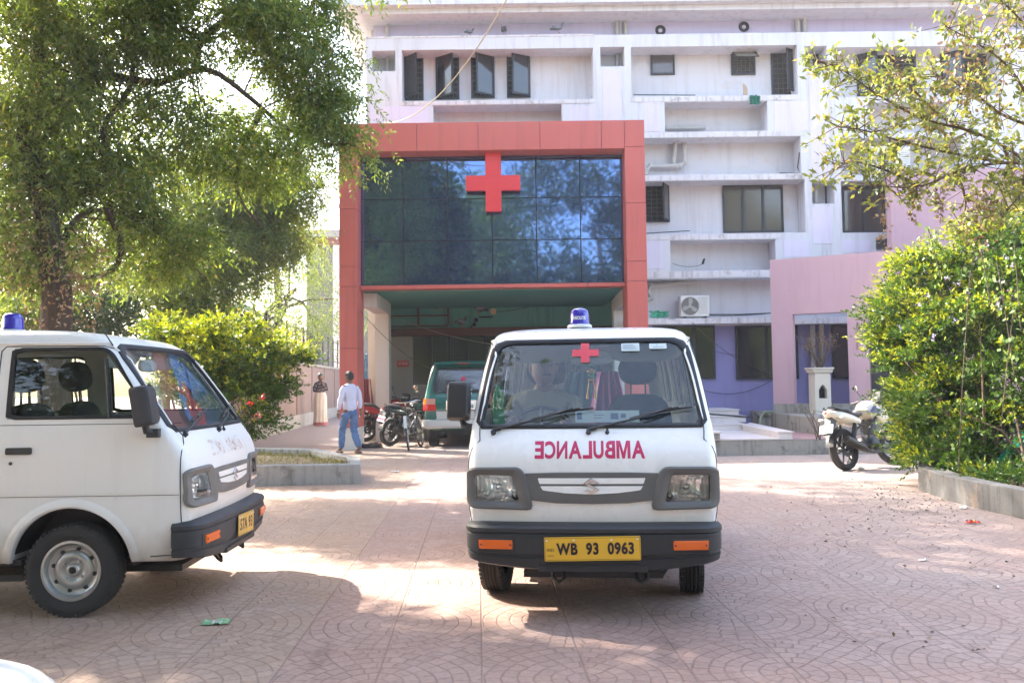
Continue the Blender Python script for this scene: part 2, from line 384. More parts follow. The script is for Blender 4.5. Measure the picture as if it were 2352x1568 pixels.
class Hull:
    """rounded box body: level table z, yf, yr, hw, r (front corner), bow"""
    def __init__(s, tab, bow=.035): s.T = list(zip(*tab)); s.bow = bow; s.cache = {}
    def par(s, z):
        k = round(z, 5)
        if k not in s.cache: s.cache[k] = [hermite(s.T[0], s.T[i], z) for i in range(1, 5)]
        return s.cache[k]
    def ring(s, z, ins=0.0, zz=None):
        yf, yr, hw, r = s.par(z); yf += ins; yr -= ins; hw = max(.02, hw-ins); r = min(max(.02, r-ins*.3), hw*.9)
        zz = z if zz is None else zz; P = []; b = s.bow*hw/.7
        for i in range(10): x = (hw-r)*i/10; P.append((x, yf+b*(x/hw)**2))
        bb = b*((hw-r)/hw)**2
        for i in range(9): a = pi/2*i/8; P.append((hw-r+r*sin(a), yf+bb+(r-r*cos(a))))
        y0 = yf+bb+r; y1 = yr-r
        for i in range(1, 16): P.append((hw, y0+(y1-y0)*i/16))
        for i in range(7): a = pi/2*i/6; P.append((hw-r+r*cos(a), yr-r+r*sin(a)))
        for i in range(1, 6): P.append(((hw-r)*(1-i/5), yr))
        L = [(-x, y) for x, y in reversed(P[1:-1])]
        return [(x, y, zz) for x, y in P+L]
    def F(s, x, z):
        yf, yr, hw, r = s.par(z); b = s.bow*hw/.7; x = abs(x)
        if x < hw-r: return yf+b*(x/hw)**2
        bb = b*((hw-r)/hw)**2; q = min(x-(hw-r), r*.995)
        return yf+bb+r-sqrt(max(0, r*r-q*q))
    def front(s, x, z, o=0.0):
        e = .004; nx = -(s.F(x+e, z)-s.F(x-e, z))/(2*e)*-1; nz = (s.F(x, z+e)-s.F(x, z-e))/(2*e)
        n = Vector((nx, -1, nz)).normalized()
        return Vector((x, s.F(x, z), z))+n*o
    def S(s, y, z):
        yf, yr, hw, r = s.par(z); bb = s.bow*hw/.7*((hw-r)/hw)**2; y0 = yf+bb+r
        if y >= y0: return hw
        q = min(y0-y, r*.995); return hw-r+sqrt(max(0, r*r-q*q))
    def side(s, sg):
        def f(y, z, o=0.0):
            e = .004; ny = -(s.S(y+e, z)-s.S(y-e, z))/(2*e); nz = -(s.S(y, z+e)-s.S(y, z-e))/(2*e)
            n = Vector((sg, ny, nz)).normalized(); return Vector((sg*s.S(y, z), y, z))+n*o
        return f
    def rear(s, x, z, o=0.0): return Vector((x, s.par(z)[1]+o, z))
    def shell(s, zs, mats, name, parent, th=.035, ztop=None):
        mb = MB()
        def loft(ins, dz, zs):
            R = []
            for z in zs: R.append(s.ring(z, ins, z+dz(z)))
            n = len(R[0]); vs = [p for r in R for p in r]
            fs = [(i*n+j, i*n+(j+1) % n, (i+1)*n+(j+1) % n, (i+1)*n+j) for i in range(len(R)-1) for j in range(n)]
            half = n//2
            # caps as quads across the symmetric ring
            for base, flip in ((0, 1), ((len(R)-1)*n, 0)):
                for i in range(half):
                    a, b, c, d = base+i, base+i+1, base+(n-i-1) % n, base+(n-i) % n
                    f = [a, b, c, d] if i and i+1 < half+0 else ([a, b, c] if i == 0 else [a, b, d])
                    f = list(dict.fromkeys(f))
                    if len(f) > 2: fs.append(tuple(reversed(f)) if flip else tuple(f))
            return vs, fs
        v, f = loft(0, lambda z: 0, zs); mb.mat(0).add(v, f)
        return mb, loft
def cutter(mb):
    me = bpy.data.meshes.new('c'); me.from_pydata(mb.v, [], mb.f)
    bm = bmesh.new(); bm.from_mesh(me); bmesh.ops.recalc_face_normals(bm, faces=bm.faces); bm.to_mesh(me); bm.free()
    o = bpy.data.objects.new('c', me); COL.objects.link(o); return o
def hull_body(H, zs, name, mats, parent, cuts, th=.035, zfloor=.36):
    mb, loft = H.shell(zs, mats, name, parent, th)
    zi = [z for z in zs if z > zfloor and z < zs[-1]-.008]
    v, f = loft(th, lambda z: -.03*max(0, min(1, (z-1.45)/.1)), [zfloor]+zi)
    mb.mat(1).add(v, [tuple(reversed(q)) for q in f])
    me = bpy.data.meshes.new(name); me.from_pydata(mb.v, [], mb.f)
    for m in mats: me.materials.append(m)
    me.polygons.foreach_set('material_index', mb.m)
    o = bpy.data.objects.new(name, me); COL.objects.link(o)
    # make each closed shell consistently oriented: outer outwards, inner inwards
    bm = bmesh.new(); bm.from_mesh(me)
    outer = [q for q in bm.faces if q.material_index == 0]; inner = [q for q in bm.faces if q.material_index == 1]
    bmesh.ops.recalc_face_normals(bm, faces=outer); bmesh.ops.recalc_face_normals(bm, faces=inner)
    bmesh.ops.reverse_faces(bm, faces=inner); bm.to_mesh(me); bm.free()
    bool_apply(o, [cutter(c) for c in cuts]); o.parent = parent
    me = o.data; me.polygons.foreach_set('use_smooth', [True]*len(me.polygons)); me.set_sharp_from_angle(angle=radians(28)); me.update()
    return o
def wheel_parts(parent, loc, sg, R=.268, W=.145, rim=.168, steer=0.0, tm=RUBBER, rm=STEEL, holes=8, name='wheel'):
    """tyre with tread grooves and a pressed steel rim; sg = outward side"""
    mb = MB(); h = W/2
    prof = [(rim-.004, -h*.75), (rim+.02, -h*.95), (R-.045, -h*1.04), (R-.02, -h*.97), (R-.004, -h*.78)]
    for gx in (-.45, -.15, .15, .45):
        prof += [(R, h*(gx-.09)), (R-.008, h*(gx-.05)), (R-.008, h*(gx+.05)), (R, h*(gx+.09))]
    prof += [(R-.004, h*.78), (R-.02, h*.97), (R-.045, h*1.04), (rim+.02, h*.95), (rim-.004, h*.75)]
    mb.lathe(prof, axis='X', n=56)
    n = 56; k = len(prof)
    for i in range(52):      # tread blocks on the shoulders
        a = 2*pi*i/52
        for q in (-1, 1):
            M = Matrix.Rotation(a, 4, 'X'); mb.box(q*h*.72, q*h*.96, -.010, .010, R-.03, R-.0015, M)
    t = mb.build(name, tm, parent, smooth=35, loc=loc); t.rotation_euler = (0, 0, steer)
    r = MB(); s = sg
    P = [(rim+.006, s*h*.80), (rim+.006, s*h*.90), (rim-.008, s*h*.92), (rim-.016, s*h*.72), (rim-.022, s*h*.45), (rim-.04, s*h*.30),
         (rim-.052, s*h*.32), (rim-.062, s*h*.52), (rim-.080, s*h*.62), (rim-.105, s*h*.58), (rim-.118, s*h*.42), (.042, s*h*.42), (.036, s*h*.60), (.030, s*h*.66), (.022, s*h*.66), (.020, s*h*.50), (.001, s*h*.50)]
    r.lathe([(max(.001, a), b) for a, b in P], axis='X', n=48)
    d = r; d.mat(1)
    for i in range(holes):
        a = 2*pi*i/holes+.2; c = Vector((s*h*.33, cos(a)*(rim-.047), sin(a)*(rim-.047)))
        d.cyl(c-Vector((s*.004, 0, 0)), c+Vector((s*.0045, 0, 0)), .0125, n=12)
    d.cyl((s*h*.3, 0, 0), (s*h*.64, 0, 0), .018, n=16)
    b = r; b.mat(0)
    for i in range(4):
        a = 2*pi*i/4+.6; c = Vector((s*h*.40, cos(a)*.062, sin(a)*.062)); b.cyl(c, c+Vector((s*.022, 0, 0)), .0095, n=6)
    r.build('rim', [rm, DARKM], t, smooth=40)
    return t
def emblem(mb, sz, M):
    S_ = [(0, 1), (1, .36), (.47, .30), (0, .60), (-.40, .36), (1, -.40), (0, -1), (-1, -.36), (-.47, -.30), (0, -.60), (.40, -.36), (-1, .40)]
    mb.prism([(a*sz, b*sz) for a, b in S_], -.006, .004, M); return mb
VT = [(.315, .125, 3.34, .672, .09), (.335, .118, 3.35, .682, .09), (.40, .10, 3.36, .69, .09), (.52, .088, 3.36, .70, .09), (.60, .070, 3.36, .703, .09),
      (.66, .064, 3.36, .704, .085), (.695, .063, 3.36, .704, .085), (.715, .066, 3.36, .708, .085), (.86, .075, 3.36, .708, .085), (.95, .105, 3.36, .706, .08), (1.04, .165, 3.355, .700, .07), (1.075, .190, 3.35, .698, .065),
      (1.10, .212, 3.35, .694, .065), (1.30, .360, 3.335, .668, .065), (1.45, .475, 3.315, .644, .075), (1.54, .550, 3.29, .625, .10), (1.59, .625, 3.25, .603, .13),
      (1.62, .73, 3.18, .570, .16), (1.645, .94, 3.0, .470, .20), (1.655, 1.2, 2.7, .30, .20), (1.66, 1.5, 2.4, .10, .09)]
def zst(z): return z if z <= 1.07 else 1.07+(z-1.07)*1.065
VT = [(zst(a[0]),)+a[1:] for a in VT]
VH = Hull(VT)
VZ = [.315, .322, .335, .36, .40, .46, .52, .56, .60, .64, .67, .695, .705, .715, .74, .78, .82, .86, .90, .93, .96, 1.0, 1.04, 1.075, 1.10, 1.15, 1.2, 1.25, 1.3, 1.35, 1.4, 1.45, 1.5, 1.54, 1.565, 1.59, 1.605, 1.62, 1.634, 1.645, 1.651, 1.655, 1.66]
VZ = [zst(z) for z in VZ]
LENS = rpoly([(.405, .657), (.655, .662), (.660, .795), (.638, .805), (.445, .803)], [.015, .02, .03, .02, .02])
BEZ = rpoly([(.325, .612), (.696, .62), (.698, .83), (.665, .848), (.40, .850), (.362, .80)], [.03, .05, .03, .03, .04, .03])
WS = rpoly([(-.648, 1.072), (.648, 1.072), (.580, 1.545), (-.580, 1.545)], [.03, .03, .09, .09], 7)
DW = rpoly([(1.17, 1.145), (.50, 1.145), (.33, 1.145), (.575, 1.495), (.63, 1.535), (1.17, 1.535)], [.01, 0, .02, .03, .05, .02])
SW1 = rpoly([(1.33, 1.145), (2.05, 1.145), (2.05, 1.53), (1.33, 1.53)], .05)
SW2 = rpoly([(2.20, 1.145), (3.16, 1.145), (3.10, 1.53), (2.20, 1.53)], .06)
RW = rpoly([(-.55, 1.05), (.55, 1.05), (.51, 1.50), (-.51, 1.50)], .07)
WS = [(a, zst(b)) for a, b in WS]; DW, SW1, SW2, RW = [[(a, zst(b)) for a, b in P] for P in (DW, SW1, SW2, RW)]
FWY, RWY = .79, 2.60
def make_van(label, loc, rz, paint, plast, bplast, steer=0, old=False):
    root = thing('ambulance_van', label, 'van', loc, rz)
    cuts = [MB().prism(WS, -.2, 1.0), MB().prism(DW, -1.2, 1.2, plane='YZ'), MB().prism(SW1, -1.2, 1.2, plane='YZ'), MB().prism(SW2, -1.2, 1.2, plane='YZ'), MB().prism(RW, 3.1, 3.6)]
    for s in (-1, 1):
        cuts.append(MB().prism([(s*a, b) for a, b in LENS], -.1, .22))
        for y in (FWY, RWY): cuts.append(MB().cyl((s*.40, y, .275), (s*1.0, y, .285), .352, n=56))
    body = hull_body(VH, VZ, 'body', [paint, LINING], root, cuts)
    # underbody and wheel houses
    ub = MB(); ub.box(-.40, .40, .25, 3.2, .20, .238); ub.box(-.62, .62, 1.1, 2.15, .20, .238)
    for s in (-1, 1):
        for y in (FWY, RWY):
            ub.lathe([(.353, s*.40), (.353, s*.668)], (0, y, .285), 'X', 24, a0=-.0, a1=pi+.0)
            ub.prism([(y+.353*cos(a), .285+.353*sin(a)) for a in np.linspace(0, pi, 24)], s*.39, s*.40, plane='YZ')
    ub.box(-.655, .655, 1.09, 2.2, .30, .33); ub.cyl((-.55, FWY, .25), (.55, FWY, .25), .03); ub.cyl((-.6, RWY, .26), (.6, RWY, .26), .045)
    for x in (-.22, .24):
        ub.tube([(x, .12, .27), (x, .09, .235), (x+.03, .08, .215), (x+.06, .09, .235), (x+.06, .12, .27)], .011, 8)
    ub.tube([(-.5, FWY, .2), (-.1, .35, .2), (.4, .33, .2), (.5, FWY, .2)], .012, 8)
    ub.build('underbody', DARKM, body, smooth=40)
    for s in (-1, 1):
        for y in (FWY, RWY):
            fl = MB()
            def aa(a, r): return Vector((s*(VH.S(y+r*cos(a), max(.316, .285+r*sin(a)))), y+r*cos(a), .285+r*sin(a)))
            rows = []
            for r_, o in ((.350, -.02), (.350, .006), (.358, .013), (.378, .010), (.402, .0005)):
                rows.append([aa(a, r_)+Vector((s*o, 0, 0)) for a in np.linspace(.085, pi-.085, 40)])
            for A, B in zip(rows, rows[1:]): fl.strip(A, B)
            fl.build('wheel_arch_lip', paint, body, smooth=50)
    # glass and seals
    fr = VH.front; N = 96
    c = Vector((0, zst(1.31))); o_ = polar(WS, N, c)
    g = patch(MB(), o_, fr, -.006, -.010, (1, .85, .65, .45, .2)).build('windscreen', GLASS, body, smooth=60)
    sc = [(c.x+(p[0]-c.x)*1.035, c.y+(p[1]-c.y)*1.055) for p in o_]; si = [(c.x+(p[0]-c.x)*.972, c.y+(p[1]-c.y)*.96) for p in o_]
    frame(MB(), sc, si, fr, [(0, -.01), (0, .006), (.25, .010), (.6, .010), (1, .002), (1, -.03)]).build('windscreen_seal', SEAL, g, smooth=40)
    for s in (-1, 1):
        sf = VH.side(s)
        for nm, poly in (('door_window', DW), ('side_window', SW1), ('side_window', SW2)):
            n = len(poly); cc = Vector((sum(p[0] for p in poly)/n, sum(p[1] for p in poly)/n)); q = polar(poly, 64, cc)
            gw = patch(MB(), q, sf, -.012, -.016).build(nm, GLASS_SIDE, body, smooth=60)
            q1 = [(cc.x+(p[0]-cc.x)*1.012, cc.y+(p[1]-cc.y)*1.02) for p in q]; q2 = [(cc.x+(p[0]-cc.x)*.955, cc.y+(p[1]-cc.y)*.93) for p in q]
            fm = frame(MB(), q1, q2, sf, [(0, -.012), (0, .003), (1, .001), (1, -.014)])
            if nm == 'door_window':
                fm.tube([sf(.57, 1.145, -.004), sf(.62, 1.50, -.004)], .012, 6)
            else: fm.tube([sf(cc.x, 1.15, -.004), sf(cc.x, 1.525, -.004)], .010, 6)
            fm.build('window_seal', SEAL, gw, smooth=40)
    q = polar(RW, 64, Vector((0, 1.28))); gw = patch(MB(), q, VH.rear, -.012, -.016).build('rear_window', GLASS_SIDE, body, smooth=60)
    # panel gaps, beltline, gutter
    pg = MB(); gt = MB()
    for s in (-1, 1):
        sf = VH.side(s)
        def path(pts, r=.0035, mb=pg, o=0.0, step=.04):
            P = []
            for a, b in zip(pts, pts[1:]):
                k = max(1, int((Vector(b)-Vector(a)).length/step))
                for i in range(k): t = i/k; P.append(sf(a[0]+(b[0]-a[0])*t, a[1]+(b[1]-a[1])*t, o))
            P.append(sf(pts[-1][0], pts[-1][1], o)); mb.tube(P, r, 5)
        path([(1.235, .65), (1.235, 1.55), (1.21, 1.578), (.64, 1.575), (.56, 1.55), (.235, 1.12), (.165, 1.04), (.155, .95), (.15, .40), (.155, .355), (.33, .345)])
        path([(1.265, .34), (1.265, 1.57), (2.12, 1.57), (2.12, .34)], .003)
        path([(.16, .70), (3.2, .70)], .002); path([(.17, 1.115), (3.2, 1.115)], .002)
        path([(.62, 1.588), (1.2, 1.593), (2.2, 1.59), (3.1, 1.58)], .009, gt, .004)
        path([(.62, 1.588), (.50, 1.49), (.23, 1.105)], .0065, gt, .003)
    pg.build('panel_gap', SEAL, body); gt.build('rain_gutter', paint, body, smooth=60)
    # door handles, lock
    for s in (-1, 1):
        hd = MB(); sf = VH.side(s); P = rpoly([(1.01, .945), (1.16, .945), (1.16, .985), (1.01, .985)], .012)
        patch(hd, P, sf, .012); hd.cyl(sf(1.13, .895, 0), sf(1.13, .895, .006), .011, n=16)
        hd.build('door_handle', BLACKP, body, bevel=.003)
    # front panel crease, vents
    if 0: cr = MB(); cr.tube([fr(x, .965-.02*(x/.6)**2, .0) for x in np.linspace(-.55, .55, 24)], .004, 6); cr.build('hood_crease', paint, body, smooth=60)
    # bumper
    path = []; R = .13
    for x in np.linspace(0, .585, 9): path.append((x, .0+.028*(x/.6)**2, 0))
    for a in np.linspace(.15, pi/2, 8): path.append((.587+R*sin(a), .028+R-R*cos(a), a))
    path += [(.717, .20, pi/2)]
    full = [(-x, y, -a) for x, y, a in reversed(path[1:])]+path
    prof = [(-.10, .262), (-.035, .262), (-.012, .275), (-.004, .33), (-.014, .335), (-.014, .352), (-.002, .358), (.0, .40), (.0, .468), (-.006, .478), (.004, .486), (.004, .515), (-.008, .532), (-.035, .545), (-.11, .552)]
    mb = MB(); vs = []; n = len(prof)
    for x, y, a in full:
        t = Vector((sin(a), -cos(a)))
        for o, z in prof: vs.append((x+t.x*o, y+t.y*o, z+.015+(.052*(abs(x)/.71)**2*max(0, (.42-z)/.15) if z < .42 else 0)-.02*max(0, (z-.47)/.08)))
    m = len(full); mb.add(vs, [(i*n+j, i*n+j+1, (i+1)*n+j+1, (i+1)*n+j) for i in range(m-1) for j in range(n-1)]+[tuple(range(n)), tuple((m-1)*n+j for j in range(n-1, -1, -1))])
    bp = mb.build('bumper', bplast, root, smooth=32)
    lip = MB(); lip.box(-.30, .30, .008, .06, .285, .315); lip.box(-.26, .26, -.002, .05, .315, .321); lip.build('air_slot', BLACKP, bp, bevel=.004)
    for s in (-1, 1):
        P = rpoly([(s*.425, .392), (s*.650, .392), (s*.650, .466), (s*.425, .466)], .01)
        def bpj(x, z, o=0): return Vector((x, .028*(min(abs(x), .587)/.6)**2+(0 if abs(x) < .587 else (R-sqrt(max(0, R*R-(abs(x)-.587)**2))))-o, z))
        rc = patch(MB(), P, bpj, .003, -.01).build('indicator_housing', BLACKP, bp, bevel=.001)
        P = rpoly([(s*.440, .405), (s*.628, .405), (s*.632, .455), (s*.440, .455)], .006)
        il = MB(); patch(il, P, bpj, .011, -.01)
        lens = il.build('indicator', AMBER, rc, bevel=.003)
        for xx in (.452, .617): MB().cyl(bpj(s*xx, .430, .010), bpj(s*xx, .430, .014), .005, n=8).build('screw', DARKM, lens)
    # headlights
    for s in (-1, 1):
        cc = Vector((s*.525, .735)); out = polar([(s*a, b) for a, b in BEZ], 80, cc); inn = polar([(s*a, b) for a, b in LENS], 80, cc)
        bz = frame(MB(), out, inn, fr, [(0, -.012), (0, .012), (.06, .020), (.25, .024), (.55, .018), (.85, .010), (1, .004), (1, -.02)]).build('headlight_bezel', plast, root, smooth=35)
        rf = MB(); rows = []
        for k, dep in ((1.0, .0), (.9, .05), (.7, .085), (.45, .10), (.2, .105)):
            rows.append([fr(cc.x+(a-cc.x)*k, cc.y+(b-cc.y)*k, -.004)+Vector((0, dep, 0)) for a, b in inn])
        for A, B in zip(rows, rows[1:]): rf.strip(A, B, True)
        rf.add(rows[-1], [tuple(range(80))])
        rr = rf.build('reflector', REFL, bz, smooth=60)
        bb = MB(); f0 = fr(cc.x, cc.y, 0); bb.cyl(f0+Vector((0, .09, 0)), f0+Vector((0, .035, 0)), .024, .022, 20); bb.ell(f0+Vector((0, .034, 0)), (.021, .012, .021), 16, 8); bb.build('bulb', CHROME, rr, smooth=60)
        f1 = fr(s*.435, .685, 0); MB().cyl(f1+Vector((0, .07, 0)), f1+Vector((0, .02, 0)), .012, .017, 16, cap=False).build('side_lamp', DARKM, rr, smooth=60)
        patch(MB(), [(cc.x+(a-cc.x)*.99, cc.y+(b-cc.y)*.99) for a, b in inn], fr, .006, .001).build('lamp_cover', CLEAR, bz, smooth=60)
    # grille
    G = rpoly([(-.340, .667), (-.20, .652), (0, .648), (.20, .652), (.340, .667), (.372, .815), (.20, .820), (-.20, .820), (-.372, .815)], .008)
    gr = patch(MB(), dens(G, .03), fr, .012, -.004).build('grille', plast, root, smooth=30, bevel=.003)
    up = rpoly([(-.288, .757), (.288, .757), (.298, .789), (.298, .789), (-.298, .789)], .006); lo = rpoly([(-.285, .745), (-.270, .722), (-.15, .705), (0, .699), (.15, .705), (.270, .722), (.285, .745)], .006)
    for P in (up, lo): patch(MB(), dens(P, .03), fr, .0155, .008).build('grille_bar', paint, gr)
    f0 = fr(0, .744, .02); ms = Matrix.Translation(f0)
    emblem(MB(), .046, ms).build('emblem', CHROME, gr, bevel=.003)
    # wipers, washer
    for x0, x1 in ((-.560, .02), (-.012, .585)):
        wm = MB()
        a = fr(x0, 1.045, .012); b = fr(x1-.30, 1.10, .030); cmid = fr(x1-.12, 1.155, .030); e = fr(x1, 1.165, .014)
        wm.tube([a, a.lerp(b, .15)], .011, 10); wm.tube([a.lerp(b, .1), b, cmid], [.007, .006, .004], 8)
        p0 = fr(x1-.36, 1.105, .012)
        wm.tube([p0, fr(x1-.18, 1.143, .016), e], [.005, .009, .005], 8); wm.tube([fr(x1-.26, 1.125, .022), fr(x1-.08, 1.16, .022)], .006, 6)
        wm.cyl(fr(x0, 1.035, -.005), fr(x0, 1.035, .022), .016, .012, 14)
        wm.build('wiper', BLACKP, root, smooth=50)
    wn = MB(); wn.cyl(fr(.095, 1.035, -.002), fr(.095, 1.035, .015), .013, .009, 12); wn.cyl(fr(.095, 1.04, .008), fr(.095, 1.052, .016), .006, n=8); wn.build('washer_nozzle', BLACKP, root, smooth=50)
    # mirror (driver's side)
    mi = MB(); m0 = Matrix.Translation((-.785, .33, 1.22)) @ Matrix.Rotation(radians(-10), 4, 'X')
    P = rpoly([(-.068, -.115), (.068, -.115), (.068, .095), (.05, .115), (-.055, .115), (-.068, .095)], .02, 4)
    vs = []; k = len(P)
    for y, q in ((-.055, .80), (-.045, .92), (-.015, 1), (.045, 1), (.05, .97)): vs += [(a*q, y, b*q) for a, b in P]
    mi.add(vs, [(i*k+j, i*k+(j+1) % k, (i+1)*k+(j+1) % k, (i+1)*k+j) for i in range(4) for j in range(k)]+[tuple(range(k)), tuple(4*k+j for j in range(k-1, -1, -1))], m0)
    mi.tube([(-.765, .335, 1.12), (-.755, .33, 1.075), (-.69, .30, 1.06)], [.02, .022, .02], 10); mi.box(-.735, -.695, .27, .34, 1.035, 1.085)
    mo = mi.build('side_mirror', bplast if old else BLACKP, root, smooth=35)
    MB().prism([(a*.86, b*.9) for a, b in P], .051, .053, m0).build('mirror_glass', CHROME, mo)
    # roof beacon
    # tail
    for s in (-1, 1): MB().box(s*.60, s*.695, 3.33, 3.375, .62, .92).build('tail_light', REDL, root, bevel=.01)
    rb = MB().box(-.70, .70, 3.34, 3.44, .30, .50).build('rear_bumper', bplast, root, bevel=.03)
    # interior
    da = MB()
    dp = [(.28, 1.055), (.42, 1.075), (.55, 1.06), (.60, 1.02), (.60, .90), (.52, .80), (.22, .80), (.20, 1.0)]
    da.prism(dp, -.64, .64, plane='YZ'); da.build('dashboard', M_DASH, root, bevel=.012)
    sw = MB(); ctr = Vector((-.31, .60, 1.04)); tl = Matrix.Translation(ctr) @ Matrix.Rotation(radians(42), 4, 'X')
    ring = [(cos(a)*.185, sin(a)*.185, 0) for a in np.linspace(0, 2*pi, 41)]
    sw.tube(ring, .013, 8, False, tl); sw.cyl((0, 0, -.03), (0, 0, .0), .05, .06, 16, True, tl)
    for a in (radians(200), radians(340), radians(90)): sw.tube([(0, 0, -.01), (cos(a)*.18, sin(a)*.18, 0)], .012, 6, True, tl)
    sw.cyl((0, 0, -.02), (0, 0, -.35), .02, n=10, M=tl); sw.build('steering_wheel', BLACKP, root, smooth=50)
    seat_at = []
    for x in (-.31, .33):
        st = MB(); st.ell((x, .98, .70), (.25, .25, .09), 20, 10, fn=lambda d: 1/ (max(abs(d.x), abs(d.y), abs(d.z))**.55+.0)*.86)
        sb = MB(); mt = Matrix.Translation((x, 1.20, .955)) @ Matrix.Rotation(radians(-12), 4, 'X')
        def sq(d): return 1/(abs(d.x)**3.4+abs(d.y)**3.4+abs(d.z)**3.4)**(1/3.4)
        sb.ell((0, 0, 0), (.225, .095, .285), 32, 18, mt, sq)
        so_ = st.build('seat', SEATM, root, smooth=60); bo = sb.build('seat_back', SEATM, so_, smooth=60)
        hb = MB(); hm = Matrix.Translation((x, 1.275, 1.42)) @ Matrix.Rotation(radians(-10), 4, 'X')
        def hs(d): k = 1-.22*max(0, d.z); q = 1/(abs(d.x)**2.8+abs(d.y)**2.8+abs(d.z)**2.8)**(1/2.8); return q*k
        hb.ell((0, 0, 0), (.135, .085, .118), 28, 16, hm, hs)
        for xx in (-.05, .05): hb.cyl((x+xx, 1.26, 1.17), (x+xx, 1.275, 1.33), .006, n=8)
        hb.build('headrest', SEATM, so_, smooth=60)
    rs = MB(); rs.ell((0, 2.45, .62), (.55, .25, .09), 20, 10, fn=sq); rs.ell((0, 2.72, .9), (.56, .07, .25), 20, 10, fn=sq); rs.build('rear_bench', SEATM, root, smooth=60)
    for x in (-.31, .34):
        vi = MB()
        mv = Matrix.Translation((x, .66, 1.51)) @ Matrix.Rotation(radians(32), 4, 'X'); vi.ell((0, 0, 0), (.225, .014, .072), 28, 10, mv, sq)
        vi.build('sun_visor', M_VISOR, root, smooth=60)
    im = MB(); mv = Matrix.Translation((.01, .64, 1.47)); im.ell((0, 0, 0), (.13, .02, .042), 24, 10, mv, sq); im.cyl((.01, .65, 1.48), (.01, .64, 1.57), .008, n=8); im.build('rear_view_mirror', M_VISOR, root, smooth=60)
    for s in (-1, 1): MB().tube([(s*.59, .62, 1.52), (s*.625, .34, 1.14)], .007, 6).build('pillar_trim', LINING, root)
    for s in (-1, 1):
        for y in (FWY, RWY): wheel_parts(root, (s*.615, y, .268), s, steer=steer if y == FWY else 0, rm=STEEL)
    return root
M_DASH = M_simple('dashboard_plastic', (.055, .058, .062), .6)
M_VISOR = M_simple('visor_vinyl', (.50, .50, .48), .7)
def beacon(parent_loc, rz, label, h=1.0, band=True):
    r = thing('roof_beacon', label, 'beacon', parent_loc, rz)
    MB().lathe([(.001, 0), (.082, 0), (.084, .012), (.076, .020), (.07, .022)], n=40).build('beacon_base', WHITE, r, smooth=50)
    d = MB().lathe([(.066, .02), (.070, .024), (.066, .034), (.064, .085), (.060, .108), (.050, .122), (.03, .131), (.001, .134)], n=40).build('beacon_dome', BEACON, r, smooth=50)
    return r, d
def plate(parent, txt, M, mat, ink, size=.078, W=.50, Hh=.125, ind=True, bold=.004, sx=.86, sp=1.12):
    p = MB(); P = rpoly([(-W/2, -Hh/2), (W/2, -Hh/2), (W/2, Hh/2), (-W/2, Hh/2)], .008); p.prism(P, -.001, .003, M)
    o = p.build('number_plate', mat, parent, bevel=.001)
    t = text_mb(txt, size, .0006, bold, M @ Matrix.Translation((.018 if ind else 0, -.0018, -.003)) @ Matrix.Rotation(pi/2, 4, 'X'), sx=sx, spacing=sp)
    if ind:
        text_mb('IND', .024, .0004, 0, M @ Matrix.Translation((-W/2+.034, -.0018, -.005)) @ Matrix.Rotation(pi/2, 4, 'X'), mb=t)
        t.box(-W/2+.015, -W/2+.052, -.0022, -.001, -.036, -.0335, M)
    for a, b, c_, d_ in ((-W/2+.004, W/2-.004, Hh/2-.0075, Hh/2-.006), (-W/2+.004, W/2-.004, -Hh/2+.006, -Hh/2+.0075), (-W/2+.004, -W/2+.0055, -Hh/2+.006, Hh/2-.006), (W/2-.0055, W/2-.004, -Hh/2+.006, Hh/2-.006)):
        t.box(a, b, -.0017, -.001, c_, d_, M)
    t.build('plate_lettering', ink, o)
    s = MB()
    for x, z in ((-W/2+.014, Hh/2-.018), (W/2-.016, Hh/2-.016), (-.10, Hh/2-.018), (.105, Hh/2-.018)): s.cyl((x, -.001, z), (x, -.006, z), .0055, .004, 10, M=M)
    s.build('rivet', WHITE, o, smooth=40)
    return o
# ---------------------------------------------------------------- the two ambulance vans
va = -5.5
FV = make_van('white ambulance van seen head-on with magenta mirrored lettering and a driver at the wheel', (.425, 4.70, 0), radians(va), PAINT, GREYP, BLACKP, steer=radians(-5))
def vp(root_loc, rz, p): return Matrix.Translation(root_loc) @ Matrix.Rotation(rz, 4, 'Z') @ Vector(p)
FVM = Matrix.Translation((.425, 4.70, 0)) @ Matrix.Rotation(radians(va), 4, 'Z')
hood_text = lambda p: VH.front(p.x, .942+p.y, .0008)
MGL = [(0, 0), (0, 1), (.28, 1), (.5, .36), (.72, 1), (1, 1), (1, 0), (.79, 0), (.79, .70), (.59, 0), (.41, 0), (.21, .70), (.21, 0)]
def hood_word(name, mat, parent, off=.0008, bold=.004):
    W_ = dict(zip('AMBULNCE', (.074, .078, .058, .058, .052, .060, .060, .052))); x = .302; mb = MB()
    for ch in 'AMBULANCE':
        w_ = W_[ch]; pl_ = MGL if ch == 'M' else None; one = text_mb(ch, .12, 0, bold, poly=pl_); xs_ = [p[0] for p in one.v]; ys_ = [p[1] for p in one.v]; x0_, x1_, y0_, y1_ = min(xs_), max(xs_), min(ys_), max(ys_); xc = x
        def pj(p, xc=xc): u_ = (p.x-x0_)/(x1_-x0_); return VH.front(xc-u_*w_, .895+(p.y-y0_)/(y1_-y0_)*.096, off)
        text_mb(ch, .12, 0, bold, mb=mb, proj=pj, poly=pl_); x -= w_+.0065
    return mb.build(name, mat, parent, fix=False)
hood_word('hood_lettering', MAGENTA, FV)
bt = text_mb('NEOLITE', .030, 0, .0010, sx=.74)
cr_ = MB()
